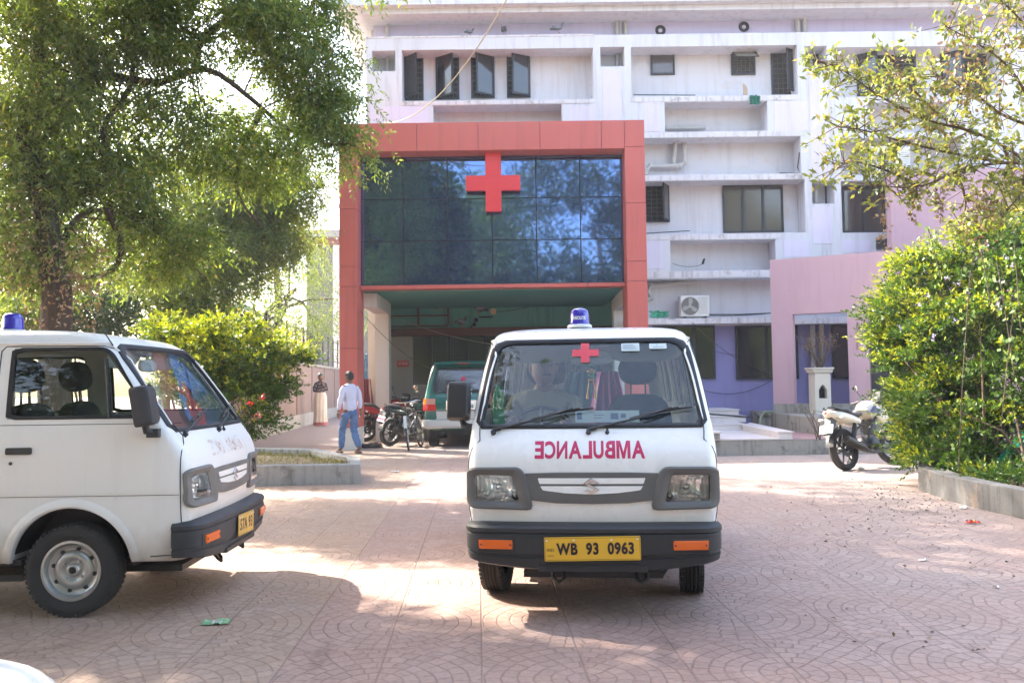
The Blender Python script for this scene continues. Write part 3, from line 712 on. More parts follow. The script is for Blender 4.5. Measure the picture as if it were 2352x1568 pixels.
def crossp(cx, cz, L, W, n=1): return [(cx-W, cz-L), (cx+W, cz-L), (cx+W, cz-W), (cx+L*1.28, cz-W), (cx+L*1.28, cz+W), (cx+W, cz+W), (cx+W, cz+L), (cx-W, cz+L), (cx-W, cz+W), (cx-L*1.28, cz+W), (cx-L*1.28, cz-W), (cx-W, cz-W)]
def sheet(mb, rects, proj, o, nx=6):
    for x0, x1, z0, z1 in rects:
        vs = [proj(x0+(x1-x0)*i/nx, z0+(z1-z0)*j/2, o) for j in range(3) for i in range(nx+1)]
        mb.add(vs, [(j*(nx+1)+i, j*(nx+1)+i+1, (j+1)*(nx+1)+i+1, (j+1)*(nx+1)+i) for j in range(2) for i in range(nx)])
    return mb
CR_RED = M_simple('red_sticker', (.70, .05, .07), .4, var=.05)
sheet(MB(), [(-.105, .058, 1.480, 1.522), (-.052, -.0, 1.442, 1.480), (-.052, -.0, 1.522, 1.562)], VH.front, .002).build('red_cross_sticker', CR_RED, FV, fix=False)
PAPER = M_simple('paper', (.62, .70, .70), .8)
sheet(MB(), [(.195, .305, 1.508, 1.557)], VH.front, .002).build('permit_sticker', PAPER, FV, fix=False)
sheet(MB(), [(.365, .47, 1.520, 1.553)], VH.front, .002).build('tax_sticker', PAPER, FV, fix=False)
INKB = M_simple('blue_ink', (.12, .18, .30), .7)
sm = MB(); sheet(sm, [(.205, .27, 1.542, 1.545), (.205, .29, 1.534, 1.536), (.205, .28, 1.526, 1.528), (.205, .295, 1.517, 1.5185), (.385, .45, 1.530, 1.532), (.41, .415, 1.541, 1.546)], VH.front, .003, 2); sm.build('sticker_print', INKB, FV, fix=False)
pM = Matrix.Translation((0, -.012, .415)) @ Matrix.Rotation(radians(-1.2), 4, 'Y')
plate(FV, 'WB  93  0963', pM, YPLATE, INK, size=.084, W=.525, Hh=.130, bold=.0035, sx=.80, sp=1.10)
tx = text_mb('ooo', .016, 0, .001, Matrix.Translation((0, -.0, .500)) @ Matrix.Rotation(pi/2, 4, 'X'), proj=lambda p: Vector((p.x, p.y, -.006+p.z)))
tx.build('bumper_mark', PAPER, FV, fix=False)
b1, d1 = beacon(FVM @ Vector((-.065, 1.02, 1.69)), radians(va), 'blue beacon lettered in white on the roof of the head-on ambulance')
vv = []
for x, y, z in bt.v: a = x/.066-pi/2; vv.append((.0662*cos(a), .0662*sin(a), .062+y))
bt.v = vv; bt.build('beacon_lettering', WHITE, d1, fix=False)
LVL, LVR = (-1.80, 5.68, 0), radians(91)
LV = make_van('dusty white ambulance van seen side-on, its rear cut off by the left edge', LVL, LVR, PAINT_OLD, GREYP_OLD, BUMP_OLD, old=True)
LVM = Matrix.Translation(LVL) @ Matrix.Rotation(LVR, 4, 'Z')
hood_word('faded_hood_lettering', M_faded(), LV, .0008, .002)
pM = Matrix.Translation((.03, -.014, .42)) @ Matrix.Rotation(radians(2), 4, 'Y')
plate(LV, '57A 93', pM, YPLATE_OLD, INK, size=.10, W=.34, Hh=.135, ind=False, bold=.002, sx=.85)
beacon(LVM @ Vector((0.0, 1.53, 1.70)), LVR, 'dull violet beacon on the roof of the parked ambulance at the left edge')
an = MB(); an.tube([VH.side(-1)(.60, 1.57, .01), VH.side(-1)(.60, 1.57, .01)+Vector((-.03, .10, .17))], [.004, .0025], 6)
an.tube([VH.side(-1)(.37, 1.33, .0), VH.side(-1)(.37, 1.33, .025)], .012, 8); an.build('antenna', DARKM, LV)
# windscreen pillar hinge clips of the old van
cl = MB(); cl.box(-.012, .012, -.02, .02, -.03, .03, Matrix.Translation(VH.side(-1)(.385, 1.24, .008))); cl.build('pillar_clip', BLACKP, LV, bevel=.006)
# ================================================================ GROUND
def M_paving():
    t = NT('stamped_paving'); p = t.n('NewGeometry').outputs['Position']
    mp = t.n('Mapping'); t.set(mp.inputs['Vector'], p); mp.inputs['Rotation'].default_value = (0, 0, radians(-2.2)); mp.inputs['Location'].default_value = (.955, -.57+.02, 0)
    wob = t.n('TexNoise', i_Scale=5.0, i_Detail=3.0); t.set(wob.inputs['Vector'], mp.outputs[0])
    wv = t.n('VectorMath', operation='MULTIPLY_ADD'); t.set(wv.inputs[0], wob.outputs[1]); wv.inputs[1].default_value = (.045, .045, 0); t.set(wv.inputs[2], mp.outputs[0])
    s = t.n('SeparateXYZ'); t.set(s.inputs[0], wv.outputs[0]); s0 = t.n('SeparateXYZ'); t.set(s0.inputs[0], mp.outputs[0])
    C = .95
    fx = t.math('SUBTRACT', t.math('FRACT', t.math('DIVIDE', s.outputs[0], C)), .5); fy = t.math('SUBTRACT', t.math('FRACT', t.math('DIVIDE', s.outputs[1], C)), .5)
    r = t.math('SQRT', t.math('ADD', t.math('MULTIPLY', fx, fx), t.math('MULTIPLY', fy, fy))); r = t.math('MULTIPLY', r, C)
    th = t.math('DIVIDE', t.math('ARCTAN2', fy, fx), 2*pi)
    RW_ = .074; ri = t.math('FLOOR', t.math('DIVIDE', r, RW_)); rf = t.math('FRACT', t.math('DIVIDE', r, RW_))
    cell = t.math('ADD', t.math('MULTIPLY', t.math('FLOOR', t.math('DIVIDE', s.outputs[0], C)), 3.7), t.math('MULTIPLY', t.math('FLOOR', t.math('DIVIDE', s.outputs[1], C)), 1.3))
    cnt = t.math('MULTIPLY_ADD', ri, 5, 5); a = t.math('ADD', t.math('MULTIPLY', th, cnt), t.math('ADD', t.math('MULTIPLY', ri, .37), t.math('FRACT', cell)))
    af = t.math('FRACT', a); ai = t.math('FLOOR', a)
    def edge(f, w):  # distance from a joint, 0 in the joint
        d = t.math('MINIMUM', f, t.math('SUBTRACT', 1, f)); mr = t.n('MapRange', i_1=0.0, i_2=w); mr.interpolation_type = 'SMOOTHSTEP'; t.set(mr.inputs[0], d); return mr.outputs[0]
    e1 = edge(rf, .10); arc = t.math('MULTIPLY', t.math('ADD', r, .03), 2*pi); wdt = t.math('DIVIDE', .009, t.math('DIVIDE', arc, cnt))
    d2 = t.math('MINIMUM', af, t.math('SUBTRACT', 1, af)); mr = t.n('MapRange'); mr.interpolation_type = 'SMOOTHSTEP'; t.set(mr.inputs[0], d2); t.set(mr.inputs[2], wdt); e2 = mr.outputs[0]
    fade = t.noise(4, 3, p); e2 = t.math('MAXIMUM', e2, t.ramp(fade, [(.35, (0, 0, 0)), (.75, (.8, .8, .8))]))
    e1 = t.math('MAXIMUM', e1, t.ramp(t.noise(2.6, 3, p), [(.4, (0, 0, 0)), (.8, (.6, .6, .6))]))
    # saw joints of the stamping mats, straight lines along the yard and fainter ones across
    jx = t.math('FRACT', t.math('DIVIDE', s0.outputs[0], C/2)); e3 = edge(jx, .017); jy = t.math('FRACT', t.math('DIVIDE', s0.outputs[1], C)); e4 = t.math('MAXIMUM', edge(jy, .009), .55)
    h = t.math('MULTIPLY', t.math('MINIMUM', e1, e2), t.math('MINIMUM', e3, e4))
    wn = t.n('TexWhiteNoise'); wn.noise_dimensions = '3D'; cx = t.n('CombineXYZ', i_0=ai, i_1=ri, i_2=cell); t.set(wn.inputs['Vector'], cx.outputs[0])
    stone = t.math('MULTIPLY_ADD', wn.outputs[0], .16, .92)
    # pigment: brown mats left of one joint, red ones right of it, greyer and paler by the hedge and far off
    X = t.n('SeparateXYZ'); t.set(X.inputs[0], p)
    col = t.mix(t.math('GREATER_THAN', s0.outputs[0], 0.0), (.355, .245, .18), (.335, .22, .178))
    rn = t.noise(.55, 4, p, .6); g = t.math('ADD', t.math('MULTIPLY', rn, .8), t.math('ADD', t.math('MULTIPLY', X.outputs[0], .055), t.math('MULTIPLY', X.outputs[1], .026)))
    grey = t.ramp(g, [(.56, (0, 0, 0)), (.95, (1, 1, 1))]); col = t.mix(t.math('MULTIPLY', grey, .9), col, (.33, .275, .245))
    dust = t.ramp(t.noise(1.7, 6, p, .65), [(.42, (0, 0, 0)), (.75, (1, 1, 1))]); col = t.mix(t.math('MULTIPLY', dust, .35), col, (.40, .33, .30))
    sp = t.ramp(t.noise(38, 3, p, .6), [(.25, (.80, .80, .80)), (.6, (1.04, 1.04, 1.04))]); col = t.mix(1, col, sp, 'MULTIPLY')
    st = t.ramp(t.noise(2.9, 5, p, .7), [(.60, (1, 1, 1)), (.74, (.72, .70, .70))]); col = t.mix(1, col, st, 'MULTIPLY'); oil = t.ramp(t.noise(1.1, 4, t.scale(p, (1.6, .7, 1)), .6, .6), [(.63, (1, 1, 1)), (.72, (.66, .64, .64))]); col = t.mix(1, col, oil, 'MULTIPLY')
    c3 = t.n('CombineColor', i_0=stone, i_1=stone, i_2=stone); col = t.mix(1, col, c3.outputs[0], 'MULTIPLY')
    col = t.mix(h, t.mix(1, col, (.75, .72, .72), 'MULTIPLY'), col)
    hh = t.math('ADD', h, t.math('ADD', t.math('MULTIPLY', t.noise(26, 4, p), .22), t.math('MULTIPLY', wn.outputs[0], .25)))
    return t.done(t.pbsdf(col, t.math('MULTIPLY_ADD', rn, .2, .62), 0, t.bump(hh, .6, .010), .35))
mb = MB(); mb.add([(-90, -60, 0), (90, -60, 0), (90, 140, 0), (-90, 140, 0)], [(0, 1, 2, 3)])
tag(mb.build('ground', M_paving()), kind='structure')
# asphalt lane beyond the porch, a touch above the paving
a = [gnd(560, 1015), gnd(780, 955), gnd(835, 985), gnd(835, 1013)]
mb = MB(); mb.add([(-16, 17.9, .004), (-3.55, 17.9, .004), (-3.55, 60, .004), (-16, 60, .004)], [(0, 1, 2, 3)])
tag(mb.build('lane', M_stucco('dusty_lane', (.20, .16, .15), bump=.4, streak=0)), kind='structure')
# ================================================================ HOSPITAL BUILDING
WALLW = M_stucco('white_wall_paint', (.615, .61, .64), (.26, .21, .20), .65, .12)
WALLR = M_stucco('recess_wall_paint', (.61, .59, .61), (.34, .28, .25), .45, .12, patch=(.58, .51, .47), patchamt=.15)
LILAC = M_stucco('lilac_wall_paint', (.58, .53, .72), (.35, .30, .33), .4, .12)
PANEL = M_stucco('pale_lilac_panel', (.66, .61, .72), (.40, .34, .38), .55, .12)
BLUEW = M_stucco('blue_violet_wall', (.26, .245, .46), (.16, .13, .26), .35, .12)
SLABM = M_stucco('stained_slab_edge', (.64, .61, .62), (.12, .10, .09), .95, .2, patch=(.24, .20, .17), patchamt=.12, ns=1.3)
PINKW = M_stucco('pink_wall', (.50, .33, .375), (.30, .17, .17), .35, .15)
CEMENT = M_stucco('bare_cement', (.33, .31, .275), (.07, .065, .055), .8, .4, patch=(.09, .085, .075), patchamt=.18, ns=1.4)
GREENW = M_stucco('green_porch_wall', (.12, .34, .29), (.03, .04, .035), .5, .1)
BEIGEW = M_stucco('beige_porch_wall', (.44, .38, .33), (.22, .18, .15), .4, .1)
MARBLE = M_stucco('marble_slab', (.66, .60, .58), (.36, .30, .27), .5, .05, rough=.45)
ACPR = M_stucco('red_cladding', (.50, .125, .105), (.17, .07, .06), .38, .03, rough=.45)
ACPD = M_simple('dark_cladding_reveal', (.20, .035, .045), .4, var=.06)
WFRAME = M_simple('dark_window_frame', (.022, .023, .028), .5)
PIPE = M_simple('pvc_pipe', (.45, .43, .41), .5, var=.25, nscale=4)
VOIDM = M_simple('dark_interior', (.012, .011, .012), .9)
def M_winglass(name, col, rough=.06):
    t = NT(name); n = t.noise(1.5, 3, t.pos(False))
    return t.done(t.pbsdf(col, t.math('MULTIPLY_ADD', n, .08, rough), 0, t.bump(t.noise(.9, 1, t.pos(False)), .06, .05), .9))
WGLASS = M_winglass('tinted_window_glass', (.015, .015, .018))
BRWG = M_winglass('brown_tinted_glass', (.075, .055, .05))
YF, YW = 19.9, 20.45
B = thing('hospital_building', 'white and lilac four-storey hospital behind the red portal', 'building', (0, YF, 0)); B['label'] = 'white and lilac hospital block with dark windows, rising behind the red portal'
def bp(mb, name, mat, par=B, **k):
    o = mb.build(name, mat, None, **k)
    if par is not None: o.parent = par; o.matrix_parent_inverse = Matrix.Translation(-Vector((0, YF, 0)))
    return o
# parts of the building are modelled in world coordinates; their origin sits at the building's base
def pxr(u0, v0, u1, v1, Y):
    um, vm = (u0+u1)/2, (v0+v1)/2
    return at(u0, vm, Y).x, at(u1, vm, Y).x, at(um, v1, Y).z, at(um, v0, Y).z     # x0 x1 z0 z1
holes = [(854, 117, 908, 164), (923, 113, 1363, 230), (995, 241, 1291, 345), (1379, 108, 1434, 153), (1450, 106, 1832, 220), (1527, 234, 1763, 302),
         (1400, 316, 1840, 401), (1400, 415, 1850, 537), (1540, 551, 1782, 621), (1400, 637, 2150, 729), (1848, 106, 1899, 154), (1916, 107, 2295, 221), (1993, 235, 2180, 303),
         (1931, 316, 2210, 401), (1865, 415, 1917, 468), (1933, 415, 2060, 534), (2012, 547, 2200, 572), (780, 590, 1436, 760)]
R = [pxr(*h, YF) for h in holes]
XL = at(841, 150, YF).x; XR = at(2430, 150, YF).x; ZB = at(1600, 743, YF).z; ZT = at(1365, 81, YF).z
xs = sorted({round(v, 3) for r in R for v in (r[0], r[1])} | {round(XL, 3), round(XR, 3)}); zs = sorted({round(v, 3) for r in R for v in (r[2], r[3])} | {round(ZB, 3), round(ZT, 3)})
xs = [x for x in xs if XL-1e-3 <= x <= XR+1e-3]; zs = [z for z in zs if ZB-1e-3 <= z <= ZT+1e-3]
sol = [[not any(r[0] < (xs[i]+xs[i+1])/2 < r[1] and r[2] < (zs[j]+zs[j+1])/2 < r[3] for r in R) for j in range(len(zs)-1)] for i in range(len(xs)-1)]
def cellwall(mb, xs, zs, sol, y0, y1):
    nx, nz = len(xs)-1, len(zs)-1; S = lambda i, j: 0 <= i < nx and 0 <= j < nz and sol[i][j]
    for i in range(nx):
        for j in range(nz):
            if not sol[i][j]: continue
            a, b, c, d = xs[i], xs[i+1], zs[j], zs[j+1]
            mb.quad((a, y0, c), (b, y0, c), (b, y0, d), (a, y0, d))
            if not S(i-1, j): mb.quad((a, y0, c), (a, y0, d), (a, y1, d), (a, y1, c))
            if not S(i+1, j): mb.quad((b, y0, c), (b, y1, c), (b, y1, d), (b, y0, d))
            if not S(i, j-1): mb.quad((a, y0, c), (a, y1, c), (b, y1, c), (b, y0, c))
            if not S(i, j+1): mb.quad((a, y0, d), (b, y0, d), (b, y1, d), (a, y1, d))
    return mb
mb = cellwall(MB(), xs, zs, sol, YF, YW+.02)
# the ledge over the ground floor lies open in front, its parapet is the lowest strip
bp(mb, 'facade_frame', WALLW, fix=False)
# stained slab noses, 12 mm proud of the frame
for (u0, v0, u1, v1) in [(1450, 221, 1832, 232.5), (1478, 303, 1840, 315), (1478, 402, 1850, 413.5), (1478, 538, 1790, 550), (1480, 622, 1790, 636), (1480, 730, 1790, 743), (1795, 730, 1990, 743), (841, 82, 1365, 86), (923, 231, 1363, 240)]:
    x0, x1, z0, z1 = pxr(u0, v0, u1, v1, YF); bp(MB().box(x0, x1, YF-.012, YF-.001, z0, z1), 'slab_edge', SLABM)
for (u0, v0, u1, v1) in [(1480, 234, 1515, 302), (1779, 234, 1856, 302), (1800, 552, 1858, 590), (1480, 553, 1522, 617), (1936, 552, 2000, 580), (1860, 165, 1905, 398), (1866, 475, 1910, 560), (850, 245, 985, 285), (1306, 245, 1365, 285), (1385, 160, 1428, 278)]:
    x0, x1, z0, z1 = pxr(u0, v0, u1, v1, YF); bp(MB().box(x0, x1, YF-.008, YF-.001, z0, z1), 'wall_panel', PANEL)
# walls behind the frame
ZG = ZB-.02; ztop = at(1365, 36, YW).z
bp(MB().box(XL+.02, 2.9, YW, YW+.25, 3.6, ZT-.2), 'recess_wall', WALLR); bp(MB().box(2.901, XR, YW, YW+.25, ZG, ZT-.2), 'recess_wall', WALLR)
bp(MB().box(XL+.1, XR, YW-.04, YW+.2, ZT-.2+.002, ztop+.3), 'attic_wall', LILAC)
bp(MB().box(2.95, XR, YW, YW+.25, 0, ZG-.002), 'ground_floor_wall', BLUEW)
zr = at(1176, 8, 19.55).z
eave = MB(); xl = at(762, 20, 19.55).x; eave.box(xl, XR+1, 19.55, 26, zr, zr+.75); eave.box(at(828, 20, 19.7).x, XR+1, 19.75, 26, zr-.13, zr-.001)
bp(eave, 'roof_slab', WALLW)
bp(MB().box(XL, 2.95, YW+.25, 30, 3.62, zr-.14), 'building_core', WALLR); bp(MB().box(2.951, XR, YW+.25, 30, ZB, zr-.14), 'building_core', WALLR)
bp(MB().box(2.95, XR, YW+.25, 30, 0, ZB-.01), 'ground_floor_core', BLUEW)
bp(MB().box(XL, 2.95, 22.8, 30, 0, 3.61), 'porch_rear_core', WALLR)
def window(u0, v0, u1, v1, Y=YW, panes=1, glass=WGLASS, leaf=None, bars=False, awn=False, name='window', fw=.045, par=B, sill=True, rev=None):
    x0, x1, z0, z1 = pxr(u0, v0, u1, v1, Y); fm = MB()
    fm.box(x0, x0+fw, Y-.05, Y-.002, z0, z1); fm.box(x1-fw, x1, Y-.05, Y-.002, z0, z1); fm.box(x0+fw, x1-fw, Y-.05, Y-.002, z0, z0+fw); fm.box(x0+fw, x1-fw, Y-.05, Y-.002, z1-fw, z1)
    for k in range(1, panes): xx = x0+(x1-x0)*k/panes; fm.box(xx-.03, xx+.03, Y-.055, Y-.002, z0+fw, z1-fw)
    f = bp(fm, name, WFRAME, par)
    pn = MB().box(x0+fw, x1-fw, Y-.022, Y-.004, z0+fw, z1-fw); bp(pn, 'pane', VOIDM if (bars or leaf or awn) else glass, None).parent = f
    if bars or leaf or awn:
        g = MB()
        for k in range(1, 8): zz = z0+fw+(z1-z0-2*fw)*k/8; g.box(x0+fw, x1-fw, Y-.034, Y-.026, zz-.006, zz+.006)
        for k in range(1, 5): xx = x0+fw+(x1-x0-2*fw)*k/5; g.box(xx-.006, xx+.006, Y-.036, Y-.027, z0+fw, z1-fw)
        for k in range(3):
            zz = z0+fw+(z1-z0-2*fw)*(k+.5)/3
            g.tube([(x0+fw, Y-.03, zz-.12), ((x0+x1)/2, Y-.03, zz+.1), (x1-fw, Y-.03, zz-.12)], .006, 4)
        bp(g, 'grille', M_simple('window_grille', (.10, .085, .06), .6) if 'window_grille' not in bpy.data.materials else bpy.data.materials['window_grille'], None).parent = f
    W = x1-x0-.06; H = z1-z0-.04
    if leaf:
        side, ang, wid = leaf; s = 1 if side == 'L' else -1; hx = x0+.03 if s > 0 else x1-.03
        M = Matrix.Translation((hx, Y-.06, z0+.02)) @ Matrix.Rotation(-s*radians(ang), 4, 'Z'); L = MB(); w = wid
        a, b = (0, w) if s > 0 else (-w, 0)
        for q in ((a, a+.04), (b-.04, b)): L.box(q[0], q[1], -.03, 0, 0, H, M)
        L.box(a+.04, b-.04, -.03, 0, 0, .04, M); L.box(a+.04, b-.04, -.03, 0, H-.04, H, M)
        lo = bp(L, 'shutter', WFRAME, None); lo.parent = f
        bp(MB().box(a+.04, b-.04, -.02, -.012, .04, H-.04, M), 'shutter_pane', WGLASS, None).parent = f
    if awn:
        M = Matrix.Translation((x0, Y-.055, z1-.02)) @ Matrix.Rotation(radians(-52), 4, 'X'); L = MB(); h = (z1-z0)*.72
        L.box(0, .04, -.02, 0, -h, 0, M); L.box(x1-x0-.04, x1-x0, -.02, 0, -h, 0, M); L.box(.04, x1-x0-.04, -.02, 0, -h, -h+.04, M); L.box(.04, x1-x0-.04, -.02, 0, -.04, 0, M)
        bp(L, 'awning_sash', WFRAME, None).parent = f; bp(MB().box(.04, x1-x0-.04, -.014, -.008, -h+.04, -.04, M), 'sash_pane', M_FROST, None).parent = f
    return f
M_FROST = M_simple('dusty_glass', (.30, .30, .28), .35)
window(924, 130, 973, 231, leaf=('L', 42, .5)); window(1001, 129, 1055, 229, leaf=('L', 34, .5)); window(1082, 126, 1136, 226, leaf=('R', 34, .5)); window(1164, 124, 1218, 225, leaf=('R', 28, .48))
window(1494, 122, 1549, 173, glass=BRWG); window(1679, 120, 1734, 173, awn=True); window(1771, 121, 1834, 220, leaf=('R', 40, .5))
window(1861, 122, 1899, 153, panes=1); window(1967, 121, 2103, 221, panes=3, leaf=('L', 40, .45)); window(2160, 121, 2286, 221, panes=3, leaf=('L', 35, .45))
window(1467, 425, 1537, 511, leaf=('R', 62, .42)); window(1660, 427, 1798, 534, panes=3, glass=BRWG); window(1895, 425, 1917, 468); window(1934, 425, 2031, 534, panes=2, glass=BRWG)
window(1499, 748, 1642, 871, panes=3); window(1689, 748, 1832, 871, panes=2); window(1910, 746, 1990, 869, panes=2)
# ledges, pipes, vents
def pipe(pts, r, name='pipe', mat=PIPE, coll=True):
    m = MB().tube(pts, r, 10)
    if coll:
        for p in pts[1:-1]: m.ell(p, (r*1.25, r*1.25, r*1.25), 10, 6)
    return bp(m, name, mat, smooth=50)
def P_(u, v, Y=YW-.1): return at(u, v, Y)
pipe([P_(1551, 328, YW-.12), P_(1547, 376, YW-.12)], .055); pipe([P_(1572, 326, YW-.14), P_(1572, 372, YW-.14), P_(1562, 381, YW-.14), P_(1495, 381, YW-.14), P_(1483, 392, YW-.14), P_(1483, 402, YW-.14)], .06)
pipe([P_(1529, 294, YW-.1), P_(1620, 293, YW-.12)], .05); pipe([P_(1483, 690, YW-.1), P_(1497, 683, YW-.1), P_(1488, 668, YW-.1), P_(1497, 655, YW-.12), P_(1600, 648, YW-.14)], .055)
pipe([P_(890, 28, YW-.1), P_(890, 165, YW-.1)], .045); pipe([P_(1417, 33, YW-.1), P_(1418, 155, YW-.1)], .05); pipe([P_(1436, 38, YW-.1), P_(1437, 90, YW-.1)], .05); pipe([P_(1425, 20, YW-.14), P_(1426, 155, YW-.14)], .018)
pipe([P_(1830, 22, YW-.1), P_(1833, 75, YW-.1)], .06); pipe([P_(1846, 22, YW-.1), P_(1848, 75, YW-.1)], .055); pipe([P_(1861, 106, YW-.12), P_(1863, 156, YW-.12)], .05); pipe([P_(1873, 415, YW-.12), P_(1875, 468, YW-.12)], .05)
pipe([P_(1866, 742, YW-.08), P_(1870, 945, YW-.08)], .06); pipe([P_(1887, 742, YW-.08), P_(1889, 945, YW-.08)], .055)
for u in (1483, 1530): pass
for u, v in ((1517, 70), (1709, 62)):
    c = at(u, v, YW-.05); m = MB(); m.lathe([(.13, 0), (.115, -.03), (.10, .0), (.001, .02)], (c.x, c.y, c.z), 'Y', 24); bp(m, 'vent_opening', VOIDM, smooth=40)
def wire(pts, r=.006, name='cable', par=B, mat=None): return bp(MB().tube(pts, r, 5), name, mat or BLACKP, par, smooth=60)
wire(sag(P_(1545, 605, YF-.0), P_(1618, 605, YW-.1), .08)); wire([P_(1628, 722, YF+.1), P_(1700, 722, YF+.15), P_(1770, 719, YF+.2)], .012); wire(sag(P_(1630, 724, YF+.1), P_(1780, 718, YF+.1), .03), .012)
wire(sag(P_(1590, 740, YF-.02), P_(1800, 862, YW-.05), .25), .007); wire(sag(P_(1560, 868, YW-.07), P_(1780, 868, YW-.07), .38), .008); wire(sag(P_(1640, 806, YW-.06), P_(1695, 815, YW-.06), .02), .006)
wire([P_(1485, 536, YW-.15), P_(1585, 530, YW-.15)], .012); wire([P_(1455, 218, YW-.2), P_(1597, 219, YW-.2)], .012); wire([P_(1836, 350, YF+.1), P_(1832, 385, YF+.1), P_(1838, 399, YF+.1), P_(1790, 398, YF+.2)], .016)
# ---------------------------------------------------------------- portal
YP, YG = 17.6, 18.05
pr = thing('entrance_portal', 'red clad entrance portal with blue mirror glazing and a big red cross', 'portal', (0, YP, 0))
def pp(mb, name, mat, **k): o = bp(mb, name, mat, None, **k); o.parent = pr; o.matrix_parent_inverse = Matrix.Translation(-Vector((0, YP, 0))); return o
x0 = at(779, 600, YP).x; x1 = at(820, 600, YP).x; x2 = at(1440, 600, YP).x; x3 = at(1486, 600, YP).x
zt = at(1130, 280, YP).z; zb = at(1130, 345, YP).z; zs_ = at(1130, 655, YG).z; zpl = at(800, 982, YP).z; D = .78
seam = .012
def clad(x0, x1, zc):   # column cladding panels with open joints
    for a, b in zip(zc, zc[1:]): pp(MB().box(x0, x1, YP, YP+D, a+seam/2, b-seam/2), 'cladding_panel', [ACPR], bevel=.004)
    pp(MB().box(x0+.01, x1-.01, YP+.012, YP+D-.01, zc[0], zc[-1]), 'column_core', ACPD)
clad(x0, x1, [zpl, at(800, 800, YP).z, at(800, 658, YP).z, at(800, 612, YP).z, at(800, 480, YP).z, zb])
clad(x2, x3, [zpl-.2, at(1460, 800, YP).z, at(1460, 645, YP).z, at(1460, 600, YP).z, at(1460, 466, YP).z, at(1460, 337, YP).z])
bxs = [x0, at(957, 310, YP).x, at(1098, 310, YP).x, at(1240, 310, YP).x, at(1381, 310, YP).x, x2]
for a, b in zip(bxs, bxs[1:]): pp(MB().box(a+seam/2, b-seam/2, YP, YP+D, zb+.003, zt), 'cladding_panel', ACPR, bevel=.004)
pp(MB().box(x2+seam/2, x3, YP, YP+D, at(1460, 337, YP).z+seam/2, zt), 'cladding_panel', ACPR, bevel=.004)
pp(MB().box(x0+.02, x3-.02, YP+.015, YP+D-.01, zb+.01, zt-.01), 'beam_core', ACPD)
pp(MB().box(x0+.04, x1-.0, YP+.02, YP+D-.02, 0, zpl-.002), 'column_plinth', M_stucco('plinth_white', (.62, .58, .54), (.35, .28, .24), .5)); pp(MB().box(x2+.02, x3-.04, YP+.02, YP+D-.02, 0, zpl-.202), 'column_plinth', bpy.data.materials['plinth_white'])
# mirror glazing: six by three panes with dark joints
def M_mirror():
    t = NT('blue_mirror_glass'); p = t.pos(False); n = t.noise(.8, 2, p); n2 = t.noise(.25, 2, p)
    g = t.n('NewGeometry'); ri = g.outputs['Random Per Island']
    film = t.ramp(t.noise(1, 4, t.scale(p, (6, 1, .7))), [(.55, (0, 0, 0)), (.85, (1, 1, 1))])
    nm = t.bump(t.math('ADD', n, t.math('MULTIPLY', n2, 2)), .10, .03)
    gl = t.pbsdf((.125, .20, .40), .03, 1.0, nm, .5); df = t.pbsdf((.045, .09, .19), .5)
    return t.done(t.n('MixShader', i_0=t.math('MULTIPLY_ADD', film, .12, .20), i_1=gl, i_2=df).outputs[0])
MIR = M_mirror(); us = [830, 926, 1028, 1130, 1232, 1333, 1436]; vsr = [352, 366, 456, 552, 653]
gx = [at(u, 500, YG).x for u in us]; gx[0] = x1+.002; gx[-1] = x2-.002; gz = [at(1130, v, YG).z for v in vsr]; gz[0] = zb-.0
for i in range(6):
    for j in range(4):
        t_ = (random.random()-.5)*.004; m = MB(); a, b, c, d = gx[i]+.012, gx[i+1]-.012, gz[j+1]+.010, gz[j]-.010
        t2 = (random.random()-.5)*.004
        m.add([(a, YG+t_, c), (b, YG-t_, c), (b, YG-t_+t2, d), (a, YG+t_+t2, d), (a, YG+.03, c), (b, YG+.03, c), (b, YG+.03, d), (a, YG+.03, d)], [(0, 1, 2, 3), (1, 5, 6, 2), (4, 0, 3, 7), (3, 2, 6, 7), (4, 5, 1, 0)])
        pp(m, 'glass_pane', MIR, fix=False)
pp(MB().box(gx[0], gx[-1], YG+.034, YG+.12, gz[-1], gz[0]), 'glazing_frame', M_simple('mullion', (.06, .035, .05), .5))
sx = [x1+.003, at(1007, 657, YP+.3).x, at(1203, 657, YP+.3).x, x2-.003]
for a, b in zip([x1+.003, at(958, 657, YG).x, at(1157, 657, YG).x, at(1350, 657, YG).x], [at(957, 657, YG).x, at(1156, 657, YG).x, at(1349, 657, YG).x, x2-.003]): pp(MB().box(a, b-.006, YG-.12, YG+.25, gz[-1]-.085, gz[-1]-.008), 'sill_strip', ACPR, bevel=.003)
# the red cross, a shallow box cross standing before the glass
cx0, cx1, cz0, cz1 = pxr(1070, 404, 1195, 438, YG-.2); ex0, ex1, ez0, ez1 = pxr(1115, 346, 1151, 486, YG-.2)
P = [(ex0, ez0), (ex1, ez0), (ex1, cz0), (cx1, cz0), (cx1, cz1), (ex1, cz1), (ex1, zb), (ex0, zb), (ex0, cz1), (cx0, cz1), (cx0, cz0), (ex0, cz0)]
pp(MB().prism(P, YG-.24, YG-.12), 'red_cross', REDP, bevel=.004)
sb_ = MB()
for (a, b) in ((cx0+.28*(cx1-cx0)/2.2, 0),): pass
